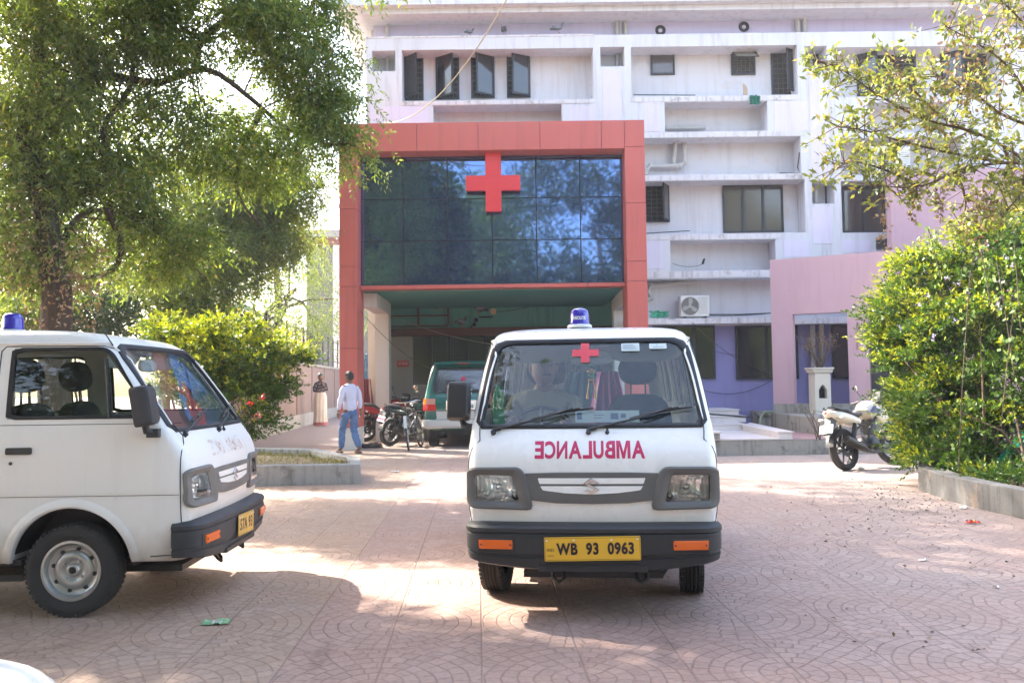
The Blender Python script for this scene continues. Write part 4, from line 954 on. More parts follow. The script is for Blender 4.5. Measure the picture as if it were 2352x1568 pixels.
# portico: side beams, columns, ceiling, back wall
zc = gz[-1]-.10; WP = M_stucco('porch_column_paint', (.60, .58, .55), (.35, .30, .26), .3)
YC0, YC1, YBW = 20.2, 20.6, 22.45
lx0, lx1 = at(862, 800, YC0).x, at(893, 800, YC0).x; rx0, rx1 = at(1411, 800, YC0).x, at(1438, 800, YC0).x
zcc = at(893, 700, YC0).z
for a, b in ((lx0, lx1), (rx0, rx1)):
    pp(MB().box(a, b, YC0, YC1, 0, 3.30), 'porch_column', WP)
    pp(MB().box(a, b, YP+D+.01, YC0-.003, 3.02, 3.32), 'side_beam', WP)
pp(MB().box(x1, x2, YG+.26, 22.7, 3.34, 3.5), 'porch_ceiling', M_stucco('green_ceiling', (.10, .28, .24), bump=.05)); pp(MB().box(x0+.05, x3-.05, YG+.15, YP+D+.6, 3.5, zt-.1), 'portal_back', ACPD)
pp(MB().box(lx0, rx1, YC1+.003, YC1+.25, 3.5+.003, zt-.3), 'upper_wall', WALLR)
bx0, bx1 = lx0, 3.3
zl = at(1100, 770, YBW-.1).z; zu = at(1100, 752, YBW-.1).z
bp(MB().box(bx0, bx1, YBW, YBW+.2, zu, 3.6), 'green_wall', GREENW); bp(MB().box(bx0, bx1, YBW-.12, YBW+.18, zl, zu-.002), 'lintel_beam', M_stucco('brown_beam', (.13, .055, .035), (.05, .03, .02), .5))
wx0, wx1, wz0, wz1 = pxr(948, 768, 1157, 882, YBW)
bp(MB().box(bx0, wx0, YBW, YBW+.2, 0, zl-.002), 'porch_wall', BEIGEW); bp(MB().box(wx0+.001, bx1, YBW, YBW+.2, 0, wz0), 'porch_wall', BEIGEW)
bp(MB().box(wx1, wx1+.13, YBW, YBW+.2, wz0+.001, zl-.002), 'porch_pier', BEIGEW)
bp(MB().box(wx0-.03, wx1, YBW-.04, YBW-.002, wz0-.1, wz0), 'window_sill', BEIGEW)
bp(MB().box(-3.50, -3.30, YC1+.003, YBW-.002, 0, 3.33), 'porch_side_wall', BEIGEW)
f = MB(); f.box(wx0, bx1, YBW+.12, YBW+.16, wz0, zl-.004); bp(f, 'porch_glazing', WGLASS)
f = MB()
for k in range(1, 5): xx = wx0+(wx1-wx0)*k/5; f.box(xx-.03, xx+.03, YBW+.06, YBW+.11, wz0, zl)
bp(f, 'porch_glazing_frame', WFRAME)
f = MB()
for k in range(18): xx = wx1+.2+k*.14; f.box(xx, xx+.022, YBW+.05, YBW+.08, wz0, zl)
bp(f, 'porch_grille', M_simple('grey_bars', (.22, .21, .19), .6))
# pigeonhole shelf on the green wall
sx0, sx1, sz0, sz1 = pxr(893, 675, 1030, 751, YBW-.02); WD = M_simple('brown_wood', (.095, .055, .035), .7)
f = MB(); f.box(sx0, sx1, YBW-.16, YBW-.002, sz1-.04, sz1); f.box(sx0, sx1, YBW-.16, YBW-.002, sz0+.003, sz0+.035)
for k in (0, 1, 2): xx = sx0+(sx1-sx0)*k/2; f.box(xx-.02, xx+.02, YBW-.162, YBW-.002, sz0+.035, sz1-.04)
for k in (1, 2):
    zz = sz0+(sz1-sz0)*k/3; f.box(sx0+.02, (sx0+sx1)/2-.02, YBW-.158, YBW-.002, zz-.015, zz+.015); f.box((sx0+sx1)/2+.02, sx1-.02, YBW-.158, YBW-.002, zz-.015, zz+.015)
tag(f.build('wall_shelf', WD), 'brown six-compartment shelf on the green porch wall', 'shelf')
a, b = at(1246, 695, YBW-.05), at(1356, 693, YBW-.05); tl = thing('tube_light', 'unlit tube light on the green porch wall', 'light', (a+b)/2)
MB().cyl((-(b-a).length/2, 0, 0), ((b-a).length/2, 0, 0), .018, n=10).build('tube', WHITE, tl, smooth=60); MB().box(-(b-a).length/2, (b-a).length/2, .02, .045, -.025, .025).build('batten', STEEL, tl)
c = at(1133, 715, YBW-.04); f = MB(); f.lathe([(.001, -.04), (.07, -.04), (.08, -.02), (.08, .03)], (c.x, c.y, c.z), 'Y', 20); f.cyl((c.x, c.y-.045, c.z), (c.x, c.y-.08, c.z-.02), .02, n=8)
tag(f.build('wall_lamp', M_simple('cream_shade', (.60, .42, .22), .5), smooth=40), 'round cream lamp on the green porch wall', 'lamp')
c = at(1093, 735, YBW-.05); f = MB(); f.tube([c+Vector((0, 0, 0)), c+Vector((-.25, -.02, -.35))], .02, 6); f.ell(c, (.06, .06, .06), 10, 6); f.ell(c+Vector((-.04, -.05, -.12)), (.05, .05, .05), 10, 6); f.box(c.x+.08, c.x+.45, c.y, c.y+.03, c.z+.06, c.z+.10)
tag(f.build('wall_bracket', DARKM), 'dark metal lamp bracket on the green porch wall', 'bracket')
wire(sag(at(1133, 716, YBW-.06), at(1246, 694, YBW-.06), .06), .008); wire([at(1246, 694, YBW-.06), at(1190, 690, YBW-.05), at(1160, 705, YBW-.05)], .008)
wire(sag(at(825, 710, YP+.4), at(1130, 838, YBW-.2), .7), .007); wire(sag(at(845, 700, YC0), at(1420, 775, YC0-.1), .55, 24), .006, mat=M_simple('pale_cable', (.30, .26, .20), .7)); wire(sag(at(1360, 800, 19.8), at(1437, 758, 18.6), .05), .007)
# sign
sgx = pxr(912, 828, 939, 842, YBW-.02); sg = thing('wall_sign', 'small red sign with a white Indian-script line on the beige porch wall', 'sign', ((sgx[0]+sgx[1])/2, YBW-.012, (sgx[2]+sgx[3])/2))
W2, H2 = (sgx[1]-sgx[0])/2, (sgx[3]-sgx[2])/2
MB().box(-W2, W2, -.008, .008, -H2, H2).build('sign_board', REDP, sg)
f = MB()
for a, b in ((-.8, -.30), (-.2, .25), (.35, .8)):
    f.box(a*W2, b*W2, -.0105, -.0085, H2*.42, H2*.5)
    k = a+.08
    while k < b: f.tube([(k*W2, -.0095, H2*.42), ((k+.04)*W2, -.0095, 0), ((k-.03)*W2, -.0095, -H2*.25), ((k+.06)*W2, -.0095, -H2*.42)], .0045, 4); k += .15
f.build('sign_lettering', WHITE, sg)
# ================================================================ RIGHT SIDE: platform, steps, pink wing
ZP = .27
a, b = gnd(1560, 1042), gnd(1900, 1049); YPL = (a.y+b.y)/2
x0 = .9; x1 = 11
pf = thing('entrance_platform', 'raised cement platform with marble steps to the right of the portal', 'platform', (3, YPL, 0))
def fp(mb, name, mat, **k): o = mb.build(name, mat, None, **k); o.parent = pf; o.matrix_parent_inverse = Matrix.Translation(-Vector((3, YPL, 0))); return o
PLX0 = at(1500, 1000, YPL).x
fp(MB().box(PLX0, x1, YPL, YW-.003, 0, ZP), 'platform_base', CEMENT)
xm = at(1821, 1010, YPL).x
fp(MB().add([(xm+.02, YPL+.03, ZP+.004), (x1, YPL+.03, ZP+.004), (x1, YW-.02, ZP+.004), (xm+.02, YW-.02, ZP+.004)], [(0, 1, 2, 3)]), 'red_paving', M_stucco('red_cement_paving', (.36, .22, .21), (.20, .15, .14), .3, .2))
fp(MB().box(PLX0, xm, YPL-.015, 18.6, ZP+.003, ZP+.022), 'marble_floor', MARBLE)
def G(u, v, z): return gnd(u, v, z)
k0 = G(1788, 993, ZP+.13); k1 = G(1717, 971, ZP+.13)
p1, p2, p3, p4 = G(1788, 995, .40), G(1818, 992, .40), G(1722, 971, .40), G(1706, 976, .40)
m = MB(); m.add([(p.x, p.y, z) for z in (ZP+.024, .385) for p in (Vector((xm-.24, YPL+.02)).to_3d(), Vector((xm, YPL+.02)).to_3d(), p3, p4)], [(0, 3, 2, 1), (4, 5, 6, 7), (0, 1, 5, 4), (1, 2, 6, 5), (2, 3, 7, 6), (3, 0, 4, 7)])
fp(m, 'marble_kerb', MARBLE); m = MB()
m.add([(p.x, p.y, z) for z in (.388, .41) for p in (Vector((xm-.26, YPL-.0)).to_3d(), Vector((xm+.02, YPL-.0)).to_3d(), p3+Vector((.02, 0, 0)), p4-Vector((.02, 0, 0)))], [(0, 3, 2, 1), (4, 5, 6, 7), (0, 1, 5, 4), (1, 2, 6, 5), (2, 3, 7, 6), (3, 0, 4, 7)])
fp(m, 'marble_coping', MARBLE)
ys = p4.y; xs1 = at(1717, 975, ys).x
for i, (yy, zt_, u) in enumerate(((ys, .405, 1717), (ys+.75, .54, 1716), (ys+1.25, .665, 1700))):
    xr = at(u, 960, yy).x; fp(MB().box(PLX0, xr-.02, yy+.025, YW-.005, ZP+.024 if i == 0 else (.405, .54)[i-1]+.022, zt_-.004), 'step_riser', MARBLE); fp(MB().box(PLX0, xr, yy, YW-.005, zt_, zt_+.021), 'step_tread', MARBLE)
q = at(1633, 1000, YPL).x; q1 = at(1652, 1000, YPL).x
fp(MB().box(q-1.0, q1, YPL-.05, YPL+.42, ZP+.024, .395), 'marble_block', CEMENT); fp(MB().box(q-1.0, q1+.03, YPL-.07, YPL+.44, .397, .42), 'block_coping', MARBLE)
tag(MB().tube([at(1560, 945, YPL+2.9), at(1728, 958, YPL+2.6)], .018, 8).build('iron_rod', DARKM), 'dark iron rod lying across the marble steps', 'rod')
# plinth and the pink wing
pw = thing('pink_wing', 'pink screen wall with door openings on a stained cement plinth', 'wall', (6, 18.6, 0))
def wp(mb, name, mat, **k): o = mb.build(name, mat, None, **k); o.parent = pw; o.matrix_parent_inverse = Matrix.Translation(-Vector((6, 18.6, 0))); return o
px0 = at(1778, 960, 18.6).x
A = Vector((px0, 18.62)); Bq = Vector((at(1882, 990, 16.1).x+.02, 15.9))
m = MB(); m.add([(A.x, A.y, z) if i == 0 else ((Bq.x, Bq.y, z) if i == 1 else ((13, 15.2, z) if i == 2 else (13, YW-.01, z) if i == 3 else (px0, YW-.01, z))) for z in (ZP+.006, .60) for i in range(5)],
                [(0, 1, 2, 3, 4)[::-1], (5, 6, 7, 8, 9), (0, 1, 6, 5), (1, 2, 7, 6), (2, 3, 8, 7), (3, 4, 9, 8), (4, 0, 5, 9)])
wp(m, 'plinth', CEMENT)
an = radians(28.6); dv = Vector((cos(an), -sin(an))); P0 = Vector((px0+.01, 18.64))
def onw(u, v):
    r = ray(u, v); k = r.x/r.y; t = (k*P0.y-P0.x)/(dv.x-k*dv.y); Y = P0.y+dv.y*t; return t, CAMZ+r.z/r.y*Y
WM = Matrix.Translation((P0.x, P0.y, 0)) @ Matrix.Rotation(-an, 4, 'Z')
zt_ = onw(1775, 597)[1]; t1, zo = onw(1820, 722); t2, _ = onw(1945, 716); t3, zo2 = onw(1993, 711); zb1 = onw(1780, 927)[1]
wp(MB().box(0, t1, 0, .24, zb1+.002, zt_, WM), 'pink_pier', PINKW); wp(MB().box(t2, t3, 0, .24, zb1+.002, zt_, WM), 'pink_pier', PINKW)
wp(MB().box(t1+.001, t2-.001, 0, .24, zo, zt_, WM), 'pink_lintel', PINKW); wp(MB().box(t3+.001, t3+1.3, 0, .24, zo2, zt_, WM), 'pink_lintel', PINKW); wp(MB().box(t3+1.302, t3+4.4, 0, .24, .6, zt_, WM), 'pink_pier', PINKW)
wp(MB().box(-.004, t3+.004, -.012, .25, .602, zb1, WM), 'cement_base', CEMENT)
wp(MB().box(t3+.02, t3+1.28, .05, .1, .61, zo2-.01, WM), 'dark_door', WFRAME)
bx = at(2047, 500, 19.2).x; zb_ = at(2120, 388, 19.2).z
wp(MB().box(bx, 15, 19.2, 19.45, .61, zb_, None), 'tall_pink_wall', PINKW)
f = MB(); cpt = at(1967, 800, 17.3)
wp(MB().tube([onwp for onwp in [WM @ Vector((onw(1969, 740)[0], -.02, onw(1969, 740)[1])), WM @ Vector((onw(1969, 803)[0], -.02, onw(1969, 803)[1]))]], .012, 6), 'conduit', M_simple('old_conduit', (.28, .16, .15), .7))
# pedestal with niche
c0 = at(1885, 940, 17.9); wd = .165
pd = thing('shrine_pedestal', 'marble pedestal with an arched niche, in the pink doorway', 'pedestal', (c0.x, 17.9, .60))
zt2 = at(1885, 856, 17.9).z-.60
arch = [(-.085, .33), (.085, .33), (.085, .50), (.072, .53), (.055, .545), (.048, .575), (.02, .595), (0, .625), (-.02, .595), (-.048, .575), (-.055, .545), (-.072, .53), (-.085, .50)]
fr_ = MB(); out = polar([(-wd, .0), (wd, .0), (wd, zt2), (-wd, zt2)], 72, Vector((0, .45))); inn = polar(arch, 72, Vector((0, .45)))
fr_.add([(a, -.17, b) for a, b in out]+[(a, -.17, b) for a, b in inn]+[(a, -.02, b) for a, b in inn], [(i, (i+1) % 72, 72+(i+1) % 72, 72+i) for i in range(72)]+[(72+i, 72+(i+1) % 72, 144+(i+1) % 72, 144+i) for i in range(72)]+[tuple(144+i for i in range(72))])
fr_.add([(-wd, -.17, 0), (-wd, .2, 0), (-wd, .2, zt2), (-wd, -.17, zt2), (wd, -.17, 0), (wd, .2, 0), (wd, .2, zt2), (wd, -.17, zt2)], [(0, 1, 2, 3), (4, 7, 6, 5), (1, 5, 6, 2), (3, 2, 6, 7)])
MBL = M_stucco('aged_marble', (.60, .55, .47), (.40, .28, .20), .6, .05, rough=.5)
fr_.build('pedestal_body', MBL, pd)
MB().prism([(a*.97, b) for a, b in arch], -.03, -.022).build('niche_back', VOIDM, pd)
tp = MB(); tp.box(-.20, .20, -.20, .23, zt2+.001, zt2+.03); tp.box(-.23, .23, -.23, .26, zt2+.075, zt2+.11); tp.box(-.21, .21, -.21, .24, zt2+.031, zt2+.074)
tp.build('pedestal_cap', MBL, pd, bevel=.008)
# air conditioners
def ac(label, c, w=.80, h=.55):
    t = thing('air_conditioner', label, 'air conditioner', c)
    MB().box(-w/2, w/2, -.15, .15, 0, h).build('casing', M_simple('cream_enamel', (.66, .64, .60), .4), t, bevel=.015)
    f = MB(); f.lathe([(.215, -.151), (.215, -.165), (.20, -.165), (.20, -.151)], (-.12, 0, h/2), 'Y', 32, closed=True)
    for r_ in (.05, .08, .11, .14, .17): f.lathe([(r_, -.160), (r_+.004, -.163), (r_+.008, -.160)], (-.12, 0, h/2), 'Y', 32)
    f.build('fan_guard', M_simple('grey_wire', (.30, .29, .27), .5), t, smooth=40)
    f = MB(); f.lathe([(.2, -.152), (.001, -.152)], (-.12, 0, h/2), 'Y', 32); f.build('fan_hollow', M_simple('fan_dark', (.16, .145, .12), .8), t)
    f = MB()
    for i in range(3):
        M = Matrix.Translation((-.12, -.156, h/2)) @ Matrix.Rotation(i*2*pi/3+.5, 4, 'Y'); f.prism([(.03, -.02), (.10, -.07), (.18, -.06), (.19, .02), (.10, .03), (.03, .02)], -.003, .003, M)
    f.cyl((-.12, -.16, h/2), (-.12, -.152, h/2), .04, n=16); f.build('fan_blades', M_simple('fan_grey', (.40, .38, .34), .5), t)
    f = MB()
    for k in range(9): f.box(w/2-.27, w/2-.05, -.153, -.1505, .08+k*.045, .095+k*.045)
    f.build('vent_slots', M_simple('slot_shadow', (.42, .41, .38), .5), t)
    for x in (-w/2+.1, w/2-.1): MB().box(x-.03, x+.03, -.16, .16, -.03, -.001).build('foot', DARKM, t)
    return t
c = at(1594, 727, YF+.25); zl_ = ZB+.16
ac('cream air conditioner with round fan on the lowest ledge above the blue wall', (c.x, YF+.25, at(1594, 727, YF+.1).z), .68, .50)
c = at(2040, 398, YF+.25); ac('air conditioner in the upper recess half hidden by branches', (c.x, YF+.25, c.z), .95, .62)
# cloths and odds on the ledges
def rag(name, label, cat, c, sx_, sz_, mat, seed=0, d=.05):
    random.seed(seed); m = MB(); n = 12; vs = []
    for j in range(n+1):
        for i in range(n+1):
            x, z = (i/n-.5), (j/n-.5); q = noise.noise(Vector((x*4+seed, z*4, seed))); w_ = 1+.35*noise.noise(Vector((z*3, seed, 1)))
            vs.append((c[0]+x*sx_*w_+q*.1*sx_, c[1]-abs(q)*d*2-.02*sin(x*22+q*5), c[2]+z*sz_*(1+.3*noise.noise(Vector((x*4, seed, 5))))))
    m.add(vs, [(j*(n+1)+i, j*(n+1)+i+1, (j+1)*(n+1)+i+1, (j+1)*(n+1)+i) for j in range(n) for i in range(n)])
    return tag(m.build(name, mat, smooth=60, fix=False), label, cat)
TEAL = M_fabric('teal_cloth', (.02, .16, .11)); c = at(1734, 230, YF-.05)
rag('rag', 'dark green rag hanging over the upper ledge beside a board', 'rag', c, .26, .22, TEAL, 3)
c = at(1514, 722, YF+.1); rag('rag', 'pale green rag bunched on the lowest ledge left of the air conditioner', 'rag', c, .42, .16, M_fabric('mint_cloth', (.08, .36, .24)), 5)
c = at(1712, 208, YF+.15); tag(MB().prism([(-.05, -.13), (.05, -.13), (.045, .05), (.0, .13), (-.05, .16)], -.015, .015, Matrix.Translation(c)).build('wood_board', M_simple('raw_wood', (.42, .30, .20), .8)), 'small pale board leaning on the upper ledge', 'board')
c = at(1614, 606, YF+.15); tag(MB().tube([c, c+Vector((.03, 0, .10)), c+Vector((.05, 0, .10))], [.03, .025, .04], 8).build('pipe_stub', DARKM), 'rusty pipe stub standing in the lower recess', 'pipe')
# cable crossing the sky to the portal roof
tag(MB().tube(sag(at(1180, -30, 13), at(884, 283, 18.2), .55, 30), .011, 5).build('overhead_cable', M_simple('pale_sheath', (.42, .36, .27), .7), smooth=60), 'thin overhead cable running down to the portal roof', 'cable')
# drain stub with a green hose beside the plinth
c = at(1752, 965, 18.9); hz = MB(); hz.box(c.x-.12, px0-.01, 18.75, 19.0, ZP+.01, .54); hz.box(c.x-.16, px0-.01, 18.71, 19.04, .545, .60)
tag(hz.build('cement_trough', CEMENT), 'low stained cement trough beside the pink wall plinth', 'trough')
tag(MB().tube([at(1742, 985, 18.5), at(1748, 955, 18.6), at(1757, 946, 18.7), at(1780, 944, 18.7)], .022, 8).build('hose', M_simple('green_hose', (.22, .27, .16), .5), smooth=60), 'pale green hose bent over the cement trough', 'hose')
# ================================================================ LEFT SIDE
wa = gnd(602, 1006); wb = gnd(778, 955); dirw = (wb-wa).normalized(); wa0 = wa-dirw*5.0; wb1 = wa+dirw*40
PINKL2 = M_stucco('faded_pink_boundary', (.22, .155, .13), (.16, .12, .10), .6, .2)
bw = thing('boundary_wall', 'faded pink boundary wall with iron fence along the lane', 'wall', wa)
L = (wb1-wa0).length; WMX = Matrix.Translation(wa0-Vector((0, 0, 0))) @ Matrix.Rotation(atan2(dirw.y, dirw.x), 4, 'Z')
def bpt(mb, name, mat, **k): o = mb.build(name, mat, None, **k); o.parent = bw; o.matrix_parent_inverse = Matrix.Translation(-wa); return o
bpt(MB().box(0, L, 0, .2, .42, 2.02, WMX), 'wall_panel', PINKL2); bpt(MB().box(0, L, -.04, .22, 0, .418, WMX), 'wall_base', CEMENT); bpt(MB().box(-.02, L, -.06, .26, 2.022, 2.10, WMX), 'coping', CEMENT)
for k in range(14): bpt(MB().box(1+k*3, 1.3+k*3, -.03, -.001, .42, 2.02, WMX), 'wall_pilaster', PINKL2)
fm = MB()
for k in range(int(L/1.5)): fm.box(k*1.5, k*1.5+.06, .08, .14, 2.102, 3.35, WMX)
for z in (2.35, 3.2): fm.box(0, L, .10, .12, z, z+.03, WMX)
bpt(fm, 'iron_fence', DARKM); fm = MB()
for k in range(int(min(L, 16)/.14)): fm.box(k*.14, k*.14+.014, .10, .115, 2.15, 3.3, WMX)
bpt(fm, 'fence_bars', DARKM)
# grey house beyond
gh = thing('grey_house', 'weathered grey concrete house behind the lane', 'building', (-10, 43, 0))
def gp(mb, name, mat): o = mb.build(name, mat, None); o.parent = gh; o.matrix_parent_inverse = Matrix.Translation(-Vector((-10, 43, 0))); return o
GC = M_stucco('grey_concrete', (.13, .125, .115), (.12, .11, .10), .8, .3)
hx0, hx1, hz0, hz1 = pxr(704, 548, 800, 830, 42)
gp(MB().box(hx0, hx1+3, 42, 50, 0, hz1), 'house_wall', GC); gp(MB().box(hx0-.4, hx1+3.4, 41.5, 50, hz1+.002, hz1+.35), 'roof_slab', M_stucco('pale_parapet', (.26, .25, .23), (.25, .2, .18), .7))
gp(MB().box(hx0+.1, hx1+3, 41.8, 41.99, hz1-.35, hz1-.003), 'red_band', M_simple('rust_band', (.20, .06, .05), .8)); gp(MB().box(hx0+1.35, hx0+1.7, 41.8, 41.99, 0, hz1-.36), 'pilaster', M_simple('pale_plaster', (.55, .52, .48), .9))
# planter with cement kerb on the left
PLV = [gnd(470, 1118), gnd(828, 1111), gnd(829, 1092), gnd(728, 1066), gnd(590, 1062), gnd(440, 1064)]
def poly_prism(mb, P, z0, z1): mb.prism([(p.x, p.y) for p in P], z0, z1, None, 'XY'); return mb
def inset(P, d):
    c = sum((Vector((p.x, p.y, 0)) for p in P), Vector())/len(P); return [Vector((p.x, p.y, 0))+(c-Vector((p.x, p.y, 0))).normalized()*d for p in P]
pl = thing('planter', 'stained grey cement planter with the round shrub, left of the walking man', 'planter', PLV[1])
def lp(mb, name, mat, **k): o = mb.build(name, mat, None, **k); o.parent = pl; o.matrix_parent_inverse = Matrix.Translation(-PLV[1]); return o
out_ = [(p.x, p.y) for p in PLV]; inn_ = [(p.x, p.y) for p in inset(PLV, .26)]
def kerb(o_, i_, h, mat, name, fn):
    k = len(o_); m = MB(); V = [(x, y, 0) for x, y in o_]+[(x, y, h) for x, y in o_]+[(x, y, h) for x, y in i_]+[(x, y, 0) for x, y in i_]
    m.add(V, [(a*k+i, a*k+(i+1) % k, (a+1)*k+(i+1) % k, (a+1)*k+i) for a in range(3) for i in range(k)]); return fn(m, name, mat, bevel=.012)
STAINC = M_stucco('stained_planter_cement', (.33, .325, .31), (.05, .045, .04), 1.0, .4, patch=(.13, .12, .11), patchamt=.3, ns=2.4)
kerb(out_, inn_, .265, STAINC, 'planter_wall', lp); lp(poly_prism(MB(), inset(PLV, .2), .05, .17), 'soil', M_stucco('dry_soil', (.20, .15, .09), (.07, .05, .03), .2, .8))
# kerbed bed under the hedge on the right
HV = [gnd(2110, 1124), gnd(2180, 1150), gnd(2260, 1171), gnd(2352, 1192), gnd(2700, 1330), Vector((9.5, 5.5, 0)), Vector((9.5, 15.2, 0)), Vector((7.4, 14.0, 0)), gnd(2118, 1085)]
hb = thing('hedge_bed', 'curved grey cement bed edging under the big hedge', 'planter', HV[0])
def hp(mb, name, mat, **k): o = mb.build(name, mat, None, **k); o.parent = hb; o.matrix_parent_inverse = Matrix.Translation(-HV[0]); return o
kerb([(p.x, p.y) for p in HV], [(p.x, p.y) for p in inset(HV, .22)], .27, M_stucco('shaded_bed_cement', (.17, .17, .165), (.04, .04, .035), 1.0, .4, patch=(.28, .22, .17), patchamt=.1, ns=2), 'bed_wall', hp); hp(poly_prism(MB(), inset(HV, .18), .05, .20), 'soil', bpy.data.materials['dry_soil'])  # cement darkened to paint in the bed wall's shade; stains are its own
# ================================================================ VEGETATION
def nrm(a): return a/np.maximum(1e-9, np.linalg.norm(a, axis=-1, keepdims=True))
class Leaves:
    def __init__(s): s.V = []; s.M = []; 
    def add(s, base, d, up, L, W, mat=0, fold=.12):
        """rhombic leaves: arrays base, direction, up-ish vector, length, width"""
        d = nrm(d); sd = nrm(np.cross(d, up)); n = np.cross(sd, d); L = np.broadcast_to(L, (len(base),))[:, None]; W = np.broadcast_to(W, (len(base),))[:, None]
        mid = base+d*L*.45; v = np.stack([base, mid+sd*W*.5+n*L*fold, base+d*L, mid-sd*W*.5+n*L*fold], 1)
        s.V.append(v.reshape(-1, 3)); s.M.append(np.broadcast_to(np.asarray(mat), (len(base),)).copy())
    def build(s, name, mats, parent=None):
        V = np.concatenate(s.V); M = np.concatenate(s.M); n = len(M); me = bpy.data.meshes.new(name)
        me.vertices.add(n*4); me.vertices.foreach_set('co', V.astype(np.float32).ravel()); me.loops.add(n*4); me.loops.foreach_set('vertex_index', np.arange(n*4, dtype=np.int32))
        me.polygons.add(n); me.polygons.foreach_set('loop_start', np.arange(0, n*4, 4, dtype=np.int32)); me.polygons.foreach_set('loop_total', np.full(n, 4, dtype=np.int32))
        for m in (mats if isinstance(mats, (list, tuple)) else [mats]): me.materials.append(m)
        me.polygons.foreach_set('material_index', M.astype(np.int32)); me.update(calc_edges=True); me.validate()
        o = bpy.data.objects.new(name, me); COL.objects.link(o)
        if parent is not None: o.parent = parent; o.matrix_parent_inverse = Matrix.Translation(-parent.location)
        return o
RG = np.random.default_rng(11)
def rdir(n, zb=0.0): v = RG.normal(size=(n, 3)); v[:, 2] += zb; return nrm(v)
def blob_pts(c, r, n, shell=.55, bottom=1.0):
    """points filling an ellipsoid, denser near its surface, with lumps"""
    d = rdir(n); k = (shell+(1-shell)*RG.random(n))**.6; k *= 1+.22*np.sin(d[:, 0]*5+c[0]*3)*np.sin(d[:, 1]*4+c[1])+.15*np.sin(d[:, 2]*7+c[2]*2)
    return np.asarray(c)+d*k[:, None]*np.asarray(r)
def pinnate(LV, base, d, Ls, K=9, leaf=.085, wid=.024, mat=0, droop=.5):
    """compound leaves: K leaflets in pairs along a drooping stalk"""
    n = len(base); lat = nrm(np.cross(d, rdir(n, 1.5)))
    for k in range(K):
        t = (k+1)/K; ctr = base+d*(Ls*t)[:, None]-np.array([0, 0, 1.0])*(droop*Ls*t*t)[:, None]; s = -1 if k % 2 else 1
        dd = nrm(d*.55+lat*s*.85*(1-.75*(t > .95))-np.array([0, 0, .35+droop*.6*t])+RG.normal(size=(n, 3))*.18)
        LV.add(ctr, dd, rdir(n, 1.2), leaf*(.8+.4*RG.random(n)), wid*(.8+.4*RG.random(n)), mat)
def lit_prob(gx, gy):
    """share of canopy left standing above sunlit patches of the yard (gaps in the crown)"""
    k = np.ones_like(gx)
    # band between the two vans
    e = 5.55-.67*(gx+1.45)
    inb = (gx > -3.4) & (gx < .75) & (gy > e) & (gy < 9.0); k = np.where(inb, .015, k)
    k = np.where((gx > -3.8) & (gx < 1.2) & (gy >= 9.0) & (gy < 14.2), .42, k)
    k = np.where((gx > 2.2) & (gx < 9) & (gy > 11.6) & (gy < 14.5), .02, k)
    k = np.where((gx > 6.0) & (gx < 14) & (gy > 3.6) & (gy < 15), .04, k)
    k = np.where((gx > -6) & (gx < -.5) & (gy > 9.8) & (gy < 13.6), .02, k)      # shrub and planter
    k = np.where((gx > -3.0) & (gx < .3) & (gy > -.8) & (gy < 1.9), .02, k)        # the near car
    k = np.where((gx > -3.6) & (gx < -2.1) & (gy > 3.9) & (gy < 5.4), .3, k)
    return k
def sunmask(P):
    h = P[:, 2]/math.tan(SUN_EL); gx = P[:, 0]-SUNH.x*h; gy = P[:, 1]-SUNH.y*h
    return RG.random(len(P)) < lit_prob(gx, gy)
def limb(mb, pts, r0, r1, n=9, k=3):
    pts = [Vector(p) for p in pts]; out = []
    for i in range(len(pts)-1):
        p0 = pts[max(0, i-1)]; p1 = pts[i]; p2 = pts[i+1]; p3 = pts[min(len(pts)-1, i+2)]
        for j in range(k): t = j/k; out.append(.5*((2*p1)+(p2-p0)*t+(2*p0-5*p1+4*p2-p3)*t*t+(3*p1-p0-3*p2+p3)*t**3))
    out.append(pts[-1]); m = len(out); out = [p+Vector((noise.noise(p*1.7), noise.noise(p*1.7+Vector((9, 0, 0))), 0))*.05 for p in out]
    mb.tube(out, [r0+(r1-r0)*i/(m-1) for i in range(m)], n); return out
def twigs(mb, P, root, n, r=.012):
    """thin twigs from a limb point towards leaf clumps"""
    for i in range(n):
        a = Vector(root[random.randrange(len(root))]); b = Vector(P[random.randrange(len(P))])
        if (b-a).length < 1.1: mb.tube([a, a.lerp(b, .5)+Vector((rnd(-.1, .1), rnd(-.1, .1), rnd(0, .2))), b], [r*1.6, r, r*.4], 5, False)
BARK = M_bark('bark'); BARKD = M_bark('dark_bark', (.07, .055, .045)); TWIG = M_simple('twig', (.10, .07, .05), .9)
LN = M_leaf('neem_leaf', [(0, (.095, .15, .045)), (.35, (.14, .21, .06)), (.7, (.185, .26, .07)), (.93, (.26, .32, .09)), (1, (.38, .30, .10))], .52)
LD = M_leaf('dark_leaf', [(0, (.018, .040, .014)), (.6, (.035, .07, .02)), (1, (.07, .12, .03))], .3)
LB = M_leaf('banana_leaf', [(0, (.06, .13, .03)), (1, (.12, .21, .05))], .35, rough=.35)
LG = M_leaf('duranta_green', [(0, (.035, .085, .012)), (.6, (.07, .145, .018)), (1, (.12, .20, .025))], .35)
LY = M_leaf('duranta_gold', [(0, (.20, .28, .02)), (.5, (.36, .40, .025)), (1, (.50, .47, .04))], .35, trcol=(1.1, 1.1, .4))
LBR = M_leaf('guava_leaf', [(0, (.13, .17, .045)), (.55, (.21, .25, .07)), (.85, (.32, .33, .12)), (1, (.45, .34, .10))], .4)
LDRY = M_leaf('dry_leaf', [(0, (.16, .09, .05)), (.6, (.30, .19, .11)), (1, (.46, .36, .26))], .2)
